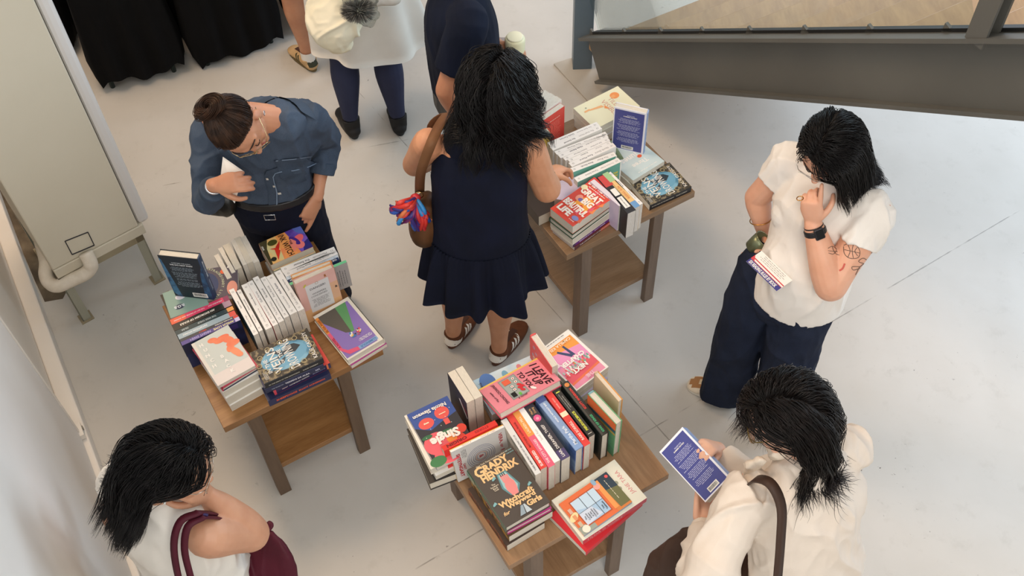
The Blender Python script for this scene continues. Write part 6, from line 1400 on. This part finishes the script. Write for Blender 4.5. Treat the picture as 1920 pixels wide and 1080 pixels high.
WRh = em-eN*.012-bn*.105; hand(B, WRh, bn, eN, 1, (56, 58, 60, 62), (.2, 10), sc=.92); arm(B, WR, Vector(WR)*.5+WRh*.5, WRh, .75, .75)
for q in (-1, 1): hp = Vector(pel)+Vector(sdv)*q*.085-V(0, 0, .06); leg(B, hp, V(hp.x, hp.y, .49)+Vector(fw)*.02, V(hp.x, hp.y, .09))
B.build('body', [SK4, LIP], p4, voxel=.0042, smooth=2, matf=lipf(H4))
face_parts(p4, H4, glasses=dict(m=('6a5a2a', .3, .6), w=.027, h=.022, r=.0014, z=-.004))
SWE = mat('d9ccbe', .9, kind='fabric', h2='e0d5c8', scale=7)
S = Blob(); S.loft([Vector(pel)-V(0, 0, .03), Vector(pel)*.5+Vector(ch)*.5, ch, Vector(ch)*.5+Vector(neck)*.5, Vector(neck)+V(0, 0, .0)], [(.200, .150), (.190, .140), (.200, .140), (.165, .11), (.080, .072)], side=sdv, n=28, round0=False)
for Sx, Ex, Wx in ((SLt, EL, WL), (SRt, ER, WR)):
    Sx, Ex, Wx = Vector(Sx), Vector(Ex), Vector(Wx); S.loft([Sx+(Vector(ch)-Sx)*.25+V(0, 0, .02), Sx, Sx*.5+Ex*.5, Ex, Ex*.5+Wx*.5, Ex*.08+Wx*.92], [.072, .077, .074, .068, .062, .046], round1=False)
S.loft([Vector(WR)*.9+Vector(ER)*.1, (Vector(WR)+WRh)*.5, WRh*.85+Vector(WR)*.15], [.050, .044, .034], round1=False)
S.build('sweater', SWE, p4, voxel=.0055, smooth=4, fold=.013, fscale=6.0)
cuff(ER, WR, .80, 1.02, .036, SWE, p4); cuff(EL, WL, .82, 1.0, .036, SWE, p4)
SCF = mat('dccfbf', .9, kind='fabric', h2='eadfce', scale=18); S = Blob()
S.loft([Vector(neck)+Vector(fw)*.075+Vector(sdv)*.04+V(0, 0, -.01), Vector(neck)+Vector(fw)*.10+V(0, 0, -.04), Vector(neck)+Vector(fw)*.08-Vector(sdv)*.05, Vector(neck)-Vector(sdv)*.09-V(0, 0, .01)], [.03, .038, .034, .026]); S.loft([un(1425, 862, 1.36), un(1408, 876, 1.31), un(1400, 892, 1.26)], [.014, .018, .014]); S.build('neck_ruffle', SCF, p4, voxel=.005, smooth=3, fold=.008, fscale=22)
J = Blob(); J.loft([Vector(pel)+V(0, 0, .05), pel, Vector(pel)-V(0, 0, .10)], [(.172, .125), (.185, .135), (.188, .135)], side=sdv, n=24, round0=False)
for q in (-1, 1): hp = Vector(pel)+Vector(sdv)*q*.088-V(0, 0, .05); J.loft([hp, V(hp.x, hp.y, .49), V(hp.x, hp.y, .05)], [.11, .085, .08], round1=False)
J.build('jeans', mat('3d5677', .85, kind='denim', h2='56739a'), p4, voxel=.007, smooth=3, fold=.004)
for q in (-1, 1): hp = Vector(pel)+Vector(sdv)*q*.09; shoe(p4, V(hp.x, hp.y, 0)-Vector(fw)*.07, V(hp.x, hp.y, 0)+Vector(fw)*.19, (mat('e0dcd2', .6), mat('efe9dc', .6), None))
hair(p4, H4, HD, L=.37, n=5200, seed=31, wave=.15, wf=12, tuck=-1, tuckf=1.6, clump=.38, gn=.75, kf=.0, tz0=.065, colliders=[(ch+V(0, 0, .0), (.19, .15, .19), E3)], lift=1.8, width=.0011, part=-.42, back=.65, spread=.45)
# the blue-backed book in the hands: back cover faces up
Fb = (lambda A_, B_, C2: (A_, (B_-A_), (C2-A_)))(bkP['A'], bkP['B'], bkP['C_'])
yv = -(Fb[1]); hB = yv.length; yv.normalize(); xb_ = Fb[2]-yv*Fb[2].dot(yv); wB = xb_.length; xb_.normalize()   # xb_: from spine side to fore-edge side
Zb = xb_.cross(yv)   # front cover normal (down)
OB = bkP['B'] - Zb*0
Book(frame(OB, xb_, yv, Zb), wB, hB, .036, cover='e9eaf2', hard=False, spine='8fa6d0', backart=art_blueback, pages='efe6d8', label='blue-backed book held open-handed by the person in the cream sweater')
# dark brown tote on the near shoulder
TB = mat('3a2a22', .5, kind='fabric', h2='45332a', scale=6); tt_ = empty('tote_bag', un(1340, 1060, .9), 'dark brown leather tote on the shoulder of the cream sweater', 'bag')
strap(tt_, [un(1402, 912, 1.30), un(1418, 898, 1.385), un(1446, 908, 1.43), un(1465, 950, 1.39), un(1464, 1010, 1.32), un(1458, 1085, 1.22)], .030, .006, TB, 'strap', sides=[V(.6, .45, 0)]*6)
b = Blob(); b.loft([un(1310, 1010, .98), un(1300, 1060, .90), un(1290, 1110, .78)], [(.035, .06), (.05, .13), (.05, .15)], side=(.4, .9, 0), n=22); b.loft([un(1440, 1040, 1.02), un(1430, 1085, .92), un(1400, 1140, .78)], [(.02, .05), (.05, .11), (.06, .15)], side=(.9, .4, 0)); b.loft([un(1320, 1075, .88), un(1400, 1100, .85)], [(.05, .08), (.05, .08)]); b.build('bag_body', TB, tt_, voxel=.006, smooth=4, fold=.005)
b = MB(); q = un(1312, 1000, 1.02); b.ell(q, (.03, .018, .012), TB); adopt(b.build('flap_tab'), tt_)
sheet('booklet', [un(1568, 1012, .88), un(1588, 1010, .86), un(1572, 998, .93)], lambda A: (A.rect(0, 0, 1, 1, m_('2c2f6e')), A.rect(.1, .1, .9, .5, m_('c9553e')), A.ell(.4, .6, .01, .01, WHITE)), 'small dark blue and orange booklet poking out of the back jeans pocket', 'booklet', t=.004)

# ============================================================ person at the lower left in the white sleeveless top
p5 = person('person with black hair in a white sleeveless top, chin on hand, lower left corner', (-.98, 1.28, 0))
SRt = un(392, 1002, 1.27); SLt = un(232, 900, 1.30); sdv = unit(A3(SLt)-A3(SRt)); fw = unit(np.cross(sdv, (0, 0, 1))*-1); 
if fw[1] < 0: fw = -fw
mid = (A3(SRt)+A3(SLt))/2; neck = mid+A3((.0, 0, .09)); ch = mid-A3((0, 0, .11)); pel = mid-A3((0, 0, .42))-fw*.02
H5 = headM(un(322, 876, 1.51), (.90, .03, -.42), (.1, .1, .98)); WR = un(388, 928, 1.36); ER = A3(un(470, 1000, 1.13)); WR = A3(WR)
WL = un(330, 860, 1.05); EL, WL = ik(SLt, WL, .27, .24, (-.3, .2, -1))
B = Blob(); torso(B, pel, ch, neck, sdv, .98, fwd=fw); head(B, H5, neck); arm(B, SRt, ER, WR, 1.32, 1.08); arm(B, SLt, EL, WL, 1.1)
hand(B, WR, Vector(un(372, 922, 1.42))-Vector(WR), (-.6, .3, .1), 1, (48, 55, 60, 60), (.5, 30)); hand(B, WL, (-.4, .1, -.1), (0, 0, 1), -1, (25, 28, 30, 35))
for q in (-1, 1): hp = Vector(pel)+Vector(sdv)*q*.085-V(0, 0, .06); leg(B, hp, V(hp.x, hp.y, .49)+Vector(fw)*.02, V(hp.x, hp.y, .09))
B.build('body', [SK2, LIP], p5, voxel=.0042, smooth=2, matf=lipf(H5))
face_parts(p5, H5, glasses=dict(m=('c9b9a8', .25, 1), w=.029, h=.024, r=.0013, z=-.004, e=3))
TOP = mat('e6e1d8', .85, kind='fabric', h2='ece8e0', scale=6); S = Blob()
S.loft([Vector(pel)-V(0, 0, .03), Vector(pel)*.5+Vector(ch)*.5, ch, Vector(ch)*.45+Vector(neck)*.55, Vector(neck)-V(0, 0, .015)], [(.19, .14), (.172, .132), (.185, .142), (.150, .108), (.085, .074)], side=sdv, n=28, round0=False)
S.loft([Vector(SLt)+(Vector(mid)-Vector(SLt))*.3, SLt, Vector(SLt)*.75+Vector(EL)*.25], [.07, .066, .066], round1=False)
S.build('sleeveless_top', TOP, p5, voxel=.006, smooth=4, fold=.012, fscale=7)
J = Blob(); J.loft([Vector(pel)+V(0, 0, .03), pel, Vector(pel)-V(0, 0, .10)], [(.172, .125), (.182, .13), (.185, .13)], side=sdv, n=24, round0=False)
for q in (-1, 1): hp = Vector(pel)+Vector(sdv)*q*.088-V(0, 0, .05); J.loft([hp, V(hp.x, hp.y, .49), V(hp.x, hp.y, .05)], [.105, .08, .075], round1=False)
J.build('trousers', mat('2c2c34', .85, kind='fabric', h2='34343e'), p5, voxel=.007, smooth=3)
for q in (-1, 1): hp = Vector(pel)+Vector(sdv)*q*.09; shoe(p5, V(hp.x, hp.y, 0)-Vector(fw)*.07, V(hp.x, hp.y, 0)+Vector(fw)*.19, (mat('e0dcd2', .6), mat('efe9dc', .6), None))
hair(p5, H5, HB, L=.27, n=4400, seed=41, tuck=1, wave=.06, wf=6, colliders=[(Vector(mid)-V(0, 0, .06), (.17, .15, .17), E3), (Vector(SRt), (.06, .06, .06), E3), (Vector(SLt), (.066, .066, .066), E3)], lift=1.4, width=.0011, part=.12, back=1.0, curl_end=1.6, spread=.7, drift=(-.5, -.2, 0))
er = MB(); ep = H5 @ V(.086, -.002, -.036); er.ell(ep, (.004, .004, .004), mat('e8e6e0', .15, .6)); adopt(er.build('earring'), p5)
MR = mat('4a1724', .5, kind='fabric', h2='551c2b', scale=6); mb_ = empty('maroon_bag', un(500, 1050, .95), 'maroon leather shoulder bag under the bent arm, lower left', 'bag')
strap(mb_, [un(352, 1130, 1.20), un(334, 1080, 1.28), un(326, 1020, 1.36), un(338, 978, 1.41), un(366, 964, 1.41), un(380, 961, 1.39), un(380, 961, 1.39)+V(.02, .06, -.14)], .020, .006, MR, 'strap', sides=[V(.8, -.4, 0)]*7)
strap(mb_, [un(372, 1130, 1.20), un(357, 1080, 1.28), un(346, 1030, 1.35), un(352, 988, 1.40), un(376, 972, 1.40), un(388, 969, 1.38), un(388, 969, 1.38)+V(.02, .06, -.14)], .020, .006, MR, 'strap', sides=[V(.8, -.4, 0)]*7)
strap(mb_, [un(356, 972, 1.40), un(372, 962, 1.40), un(390, 966, 1.39)], .016, .005, mat('2c1d52', .6), 'lining_band', sides=[V(.8, -.4, 0)]*3)
b = Blob(); b.loft([un(505, 1000, 1.0), un(510, 1040, .92), un(480, 1100, .80)], [(.012, .03), (.03, .095), (.05, .15)], side=(.5, .8, 0), n=22); b.loft([un(430, 1060, .93), un(450, 1100, .84)], [(.05, .09), (.06, .12)], side=(.9, -.2, 0)); b.build('bag_body', MR, mb_, voxel=.006, smooth=3, fold=.004)
b = Blob(); b.loft([un(488, 1008, .99), un(500, 992, 1.01), un(508, 982, 1.02)], [(.006, .012), (.007, .016), (.007, .014)], side=(0, 0, 1)); b.build('buckle_tab', MR, mb_, voxel=.004, smooth=2)
# lavender and white book half hidden behind the head
flat((258, 925), (251, 788), (345, 915), 1.0, .02, w=.13, h=.21, cover='c9bfe0', label='lavender book edge showing behind the black hair, lower left', backart=None, front=lambda A: (A.rect(0, 0, .12, 1, WHITE), A.lines(.2, .7, .8, .95, 5, m_('8f82b8'), .3)))

# ============================================================ person in the white overshirt and blue leggings, top
p6 = person('person seen from behind in a loose white overshirt, navy leggings and black trainers', (-.69, 4.15, 0))
f6 = ([un(668, 262, 0), un(640, 206, 0)], [un(752, 256, 0), un(740, 200, 0)]); pel = V(-.70, 4.22, .86); ch = V(-.69, 4.24, 1.17); neck = V(-.69, 4.25, 1.38); sd = (1, 0, 0)
H6 = headM(V(-.69, 4.32, 1.52), (0, .9, -.35), (0, .2, 1)); SL_, SR_ = V(-.88, 4.24, 1.30), V(-.50, 4.24, 1.30)
B = Blob(); torso(B, pel, ch, neck, sd, 1., fwd=(0, 1, 0)); head(B, H6, A3(neck)); WLx = V(-.86, 4.45, 1.0); WRx = V(-.52, 4.5, 1.0); EL, WLx = ik(SL_, WLx, .27, .24, (-.5, -.5, -1)); ER, WRx = ik(SR_, WRx, .27, .24, (.5, -.5, -1)); arm(B, SL_, EL, WLx); arm(B, SR_, ER, WRx)
hand(B, WLx, (0, 1, 0), (0, 0, -1), 1); hand(B, WRx, (0, 1, 0), (0, 0, -1), -1)
LG = Blob()
for q, ft in ((-1, f6[0]), (1, f6[1])):
    ank = ft[0]*.82+ft[1]*.18+V(0, 0, .10); hp = Vector(pel)+V(q*.09, 0, -.06); kn = hp*.5+ank*.5+V(0, .02, .03); leg(B, hp, kn, ank+V(0, 0, -.03), 1.0)
    LG.loft([hp, hp*.5+kn*.5, kn, kn*.68+ank*.32, kn*.25+ank*.75, ank+V(0, 0, .015)], [.105, .095, .070, .073, .050, .040], round1=False)
B.build('body', [SK2], p6, voxel=.006, smooth=2); LG.build('leggings', mat('2a2e46', .7, kind='fabric', h2='31364f', scale=5, spec=.3), p6, voxel=.0055, smooth=3)
for ft in f6:
    o, F, L = shoe(p6, ft[0], ft[1], (mat('0c0c0e', .7), mat('1f2326', .6), None), sc=1.08, collar=.105)
OV = mat('dcd8d0', .7, kind='fabric', h2='e8e4dc', scale=5)
S = Blob(); S.loft([V(-.69, 4.23, .95), ch, Vector(ch)*.5+Vector(neck)*.5, neck], [(.24, .17), (.22, .15), (.18, .12), (.08, .07)], side=sd, n=26, round0=False)
for Sx, Ex, Wx in ((SL_, EL, WLx), (SR_, ER, WRx)): S.loft([Sx, Vector(Ex), Vector(Ex)*.3+Vector(Wx)*.7], [.085, .08, .07], round1=False)
S.build('overshirt', OV, p6, voxel=.008, smooth=4, fold=.012, fscale=7)
flounce(p6, (-.69, 4.23, .97), (.235, .165), (-.655, 4.24, .52), (.29, .20), m=OV, folds=4, amp=.022, name='overshirt_tail', ph=2., gather=False)
hair(p6, H6, HB, L=.3, n=900, seed=61, width=.0022, lift=1.5)
TT = mat('e6dec2', .8, kind='fabric', h2='efe8d0', scale=6); tb2 = empty('tote_bag', V(-.93, 4.1, .8), 'cream canvas tote hanging at the back of the white overshirt', 'bag')
b = Blob(); b.loft([un(632, -30, .98), un(628, 20, .90), un(630, 60, .82)+V(0, 0, 0), un(636, 78, .76)], [(.10, .06), (.13, .07), (.12, .07), (.07, .05)], side=(1, .1, 0), n=22); b.build('bag_body', TT, tb2, voxel=.007, smooth=3, fold=.012, fscale=9)
strap(tb2, [un(600, -20, .95), un(595, -60, 1.1), un(610, -110, 1.35), V(-.86, 4.3, 1.38)], .03, .004, TT, 'strap', sides=[V(1, 0, 0)]*4)
pb = empty('plastic_bag', un(675, 15, 1.0), 'clear plastic bag with a grey furry toy, hanging over the cream tote', 'bag')
PLS = mat('e9ecec', .15, kind='glass'); fz = MB(); r = random.Random(9); qc = un(672, 12, 1.0)+V(0, -.03, 0)
N_ = 700; dd = rng.normal(size=(N_, 3)); dd /= np.linalg.norm(dd, axis=1)[:, None]; t_ = np.linspace(0, 1, 6)
SS = np.array(qc)+dd[:, None, :]*(.02+.045*t_[None, :, None])*np.array((1.3, .8, 1)); o = strand_mesh(pb, SS, mat('55524e', .8, kind='hair', h2='a9a59c'), .0014, 'furry_toy')
b = Blob(); b.loft([un(672, -20, 1.05), un(676, 12, 1.0), un(690, 32, .96)], [(.05, .04), (.085, .065), (.05, .04)], side=(1, 0, 0)); b.build('film', PLS, pb, voxel=.008, smooth=2, fold=.012, fscale=16)
b = Blob(); b.loft([un(700, -10, 1.0), un(735, -8, .98)], [(.05, .05), (.05, .045)], side=(0, 0, 1)); b.build('folded_cloth', OV, pb, voxel=.007, smooth=3, fold=.01)

# ============================================================ person in the dark T-shirt, top centre
p7 = person('person in a dark navy T-shirt and grey shorts standing behind the far table', (-.14, 3.5, 0))
fw = unit((.97, .2, 0)); sdv = unit((-.2, .97, 0)); mid = A3((-.165, 3.47, 1.36)); SRt = mid-sdv*.18; SLt = mid+sdv*.18; ch = mid-A3((0, 0, .12)); neck = mid+A3((.02, .01, .10)); pel = mid+A3((.0, .02, -.46))
H7 = headM(neck+A3((.05, .04, .14)), (.8, .3, -.5), (.1, .1, 1)); WR = A3((-.17, 3.27, .86)); ER, WR = ik(SRt, WR, .29, .25, (-.6, -.5, 0)); WL = A3(un(935, 84, 1.0)); EL, WL = ik(SLt, WL, .29, .25, (-.1, .3, -1))
B = Blob(); torso(B, pel, ch, neck, sdv, 1.08, fwd=fw); head(B, H7, neck); arm(B, SRt, ER, WR, 1.15, 1.1); arm(B, SLt, EL, WL, 1.1); hand(B, WR, (.2, .3, -.9), (1, .2, 0), -1, (25, 28, 30, 32)); hand(B, WL, (1, -.1, 0), (0, -.4, -.2), 1, (35, 38, 40, 42), sc=.9)
for q in (-1, 1): hp = Vector(pel)+Vector(sdv)*q*.09-V(0, 0, .06); leg(B, hp, V(hp.x, hp.y, .5), V(hp.x, hp.y, .09), 1.1)
B.build('body', [SK1], p7, voxel=.0055, smooth=2)
NT = mat('0d1322', .9, kind='fabric', h2='121a2e', scale=5, spec=.15); S = Blob(); S.loft([Vector(pel)+V(0, 0, .0), Vector(pel)*.5+Vector(ch)*.5, ch, Vector(ch)*.5+Vector(neck)*.5, Vector(neck)-V(0, 0, .02)], [(.195, .15), (.192, .15), (.20, .145), (.175, .11), (.075, .065)], side=sdv, n=26, round0=False)
for Sx, Ex, q in ((SRt, ER, -1), (SLt, EL, 1)): Sx, Ex = Vector(Sx), Vector(Ex); S.loft([Sx-Vector(sdv)*q*.04, Sx, Sx*.65+Ex*.35, Sx*.32+Ex*.68], [.078, .082, .08, .080], round1=False)
S.build('t_shirt', NT, p7, voxel=.0065, smooth=4, fold=.005, fscale=6)
J = Blob(); J.loft([Vector(pel)+V(0, 0, .04), pel, Vector(pel)-V(0, 0, .10)], [(.18, .135), (.19, .145), (.19, .14)], side=sdv, n=24, round0=False)
for q in (-1, 1): hp = Vector(pel)+Vector(sdv)*q*.088-V(0, 0, .05); J.loft([hp, V(hp.x, hp.y, .62), V(hp.x, hp.y, .5)], [.115, .105, .10], round1=False)
J.build('shorts', mat('4c4c4c', .85, kind='fabric', h2='5a5a58'), p7, voxel=.007, smooth=3, fold=.006)
for q in (-1, 1): hp = Vector(pel)+Vector(sdv)*q*.09; shoe(p7, V(hp.x, hp.y, 0)-Vector(fw)*.07, V(hp.x, hp.y, 0)+Vector(fw)*.2, (mat('26262a', .6), mat('d8d4cc', .6), None))
hair(p7, H7, HB, L=.05, n=1200, seed=71, width=.0016, steps=8)
# pale tumbler and grey card in the far hand
tq = un(966, 92, 1.0); tm = empty('tumbler', tq, 'pale cream tumbler held out beside the dark navy T-shirt', 'tumbler'); b = MB(); b.tube([tq+V(0, 0, -.06), tq+V(0, 0, .05), tq+V(0, 0, .062)], [.038, .044, .040], mat('e4e2bf', .45), 24); adopt(b.build('tumbler_body', bevel=.004), tm)
b = MB(); b.tube([tq+V(0, 0, .062), tq+V(0, 0, .070)], [.036, .034], mat('eae8cc', .4), 24); adopt(b.build('lid', bevel=.002), tm)
sheet('paper_card', [un(928, 108, .97), un(955, 108, .97), un(934, 70, 1.0)], lambda A: A.rect(0, 0, 1, 1, m_('b9b3b4')), 'grey card held beside the cream tumbler', 'card')

# ============================================================ person behind, only the tan legs show
p8 = person('person with bare tan legs and tan striped trainers behind the cream tote', (-1.0, 4.68, 0))
f8 = ([un(592, 135, 0), un(546, 92, 0)], [un(662, 133, 0), un(648, 92, 0)]); pel = V(-1.03, 4.70, .90); ch = pel+V(0, 0, .31); neck = pel+V(0, 0, .52); fw = (-.3, .9, 0); sd = (.95, .3, 0)
H8 = headM(neck+V(-.02, .04, .14), (-.3, .9, -.3), (0, 0, 1)); B = Blob(); torso(B, pel, ch, neck, sd, 1., fwd=fw); head(B, H8, A3(neck))
for q in (-1, 1): S_ = Vector(neck)+V(q*.17, q*.05, -.08); E_ = S_+V(q*.06, 0, -.27); W_ = E_+V(0, .1, -.2); arm(B, S_, E_, W_); hand(B, W_, (0, .2, -1), (-q, 0, 0), 1)
for q, ft in ((-1, f8[0]), (1, f8[1])): ank = ft[0]*.80+ft[1]*.20+V(0, 0, .09); hp = Vector(pel)+V(q*.09, q*.03, -.06); leg(B, hp, hp*.5+ank*.5+V(0, .02, .03), ank, 1.15)
B.build('body', [SK1], p8, voxel=.006, smooth=2)
for ft in f8:
    o, F, L = tri_shoe(p8, ft, mat('c4a276', .7, kind='fabric', h2='d0b084'), mat('3c3f24', .6), mat('6b5a34', .6), heel=False, stripes=2)
    sk = MB(); a_ = ft[0]*.80+ft[1]*.20; sk.tube([a_+V(0, 0, .06), a_+V(0, 0, .125)], [.040, .041], SOCK, 16, cap=False); adopt(sk.build('sock'), p8); b = bvh_of(o)
    patch_grid([b], F @ V(-.08, 0, .055), F.to_3x3() @ V(0, 1, 0), V(0, 0, 1), F.to_3x3() @ V(1, 0, 0), .055, .03, .002, mat('2f3320', .6), 'heel_tab', p8, n=4)
S = Blob(); S.loft([Vector(pel)-V(0, 0, .12), pel, Vector(ch), Vector(neck)-V(0, 0, .01)], [(.19, .14), (.19, .14), (.2, .15), (.075, .065)], side=sd, n=20, round0=False); S.build('shirt', mat('8a8f94', .8, kind='fabric', h2='949a9f'), p8, voxel=.009, smooth=3)
hair(p8, H8, HB, L=.2, n=700, seed=81, width=.0022)
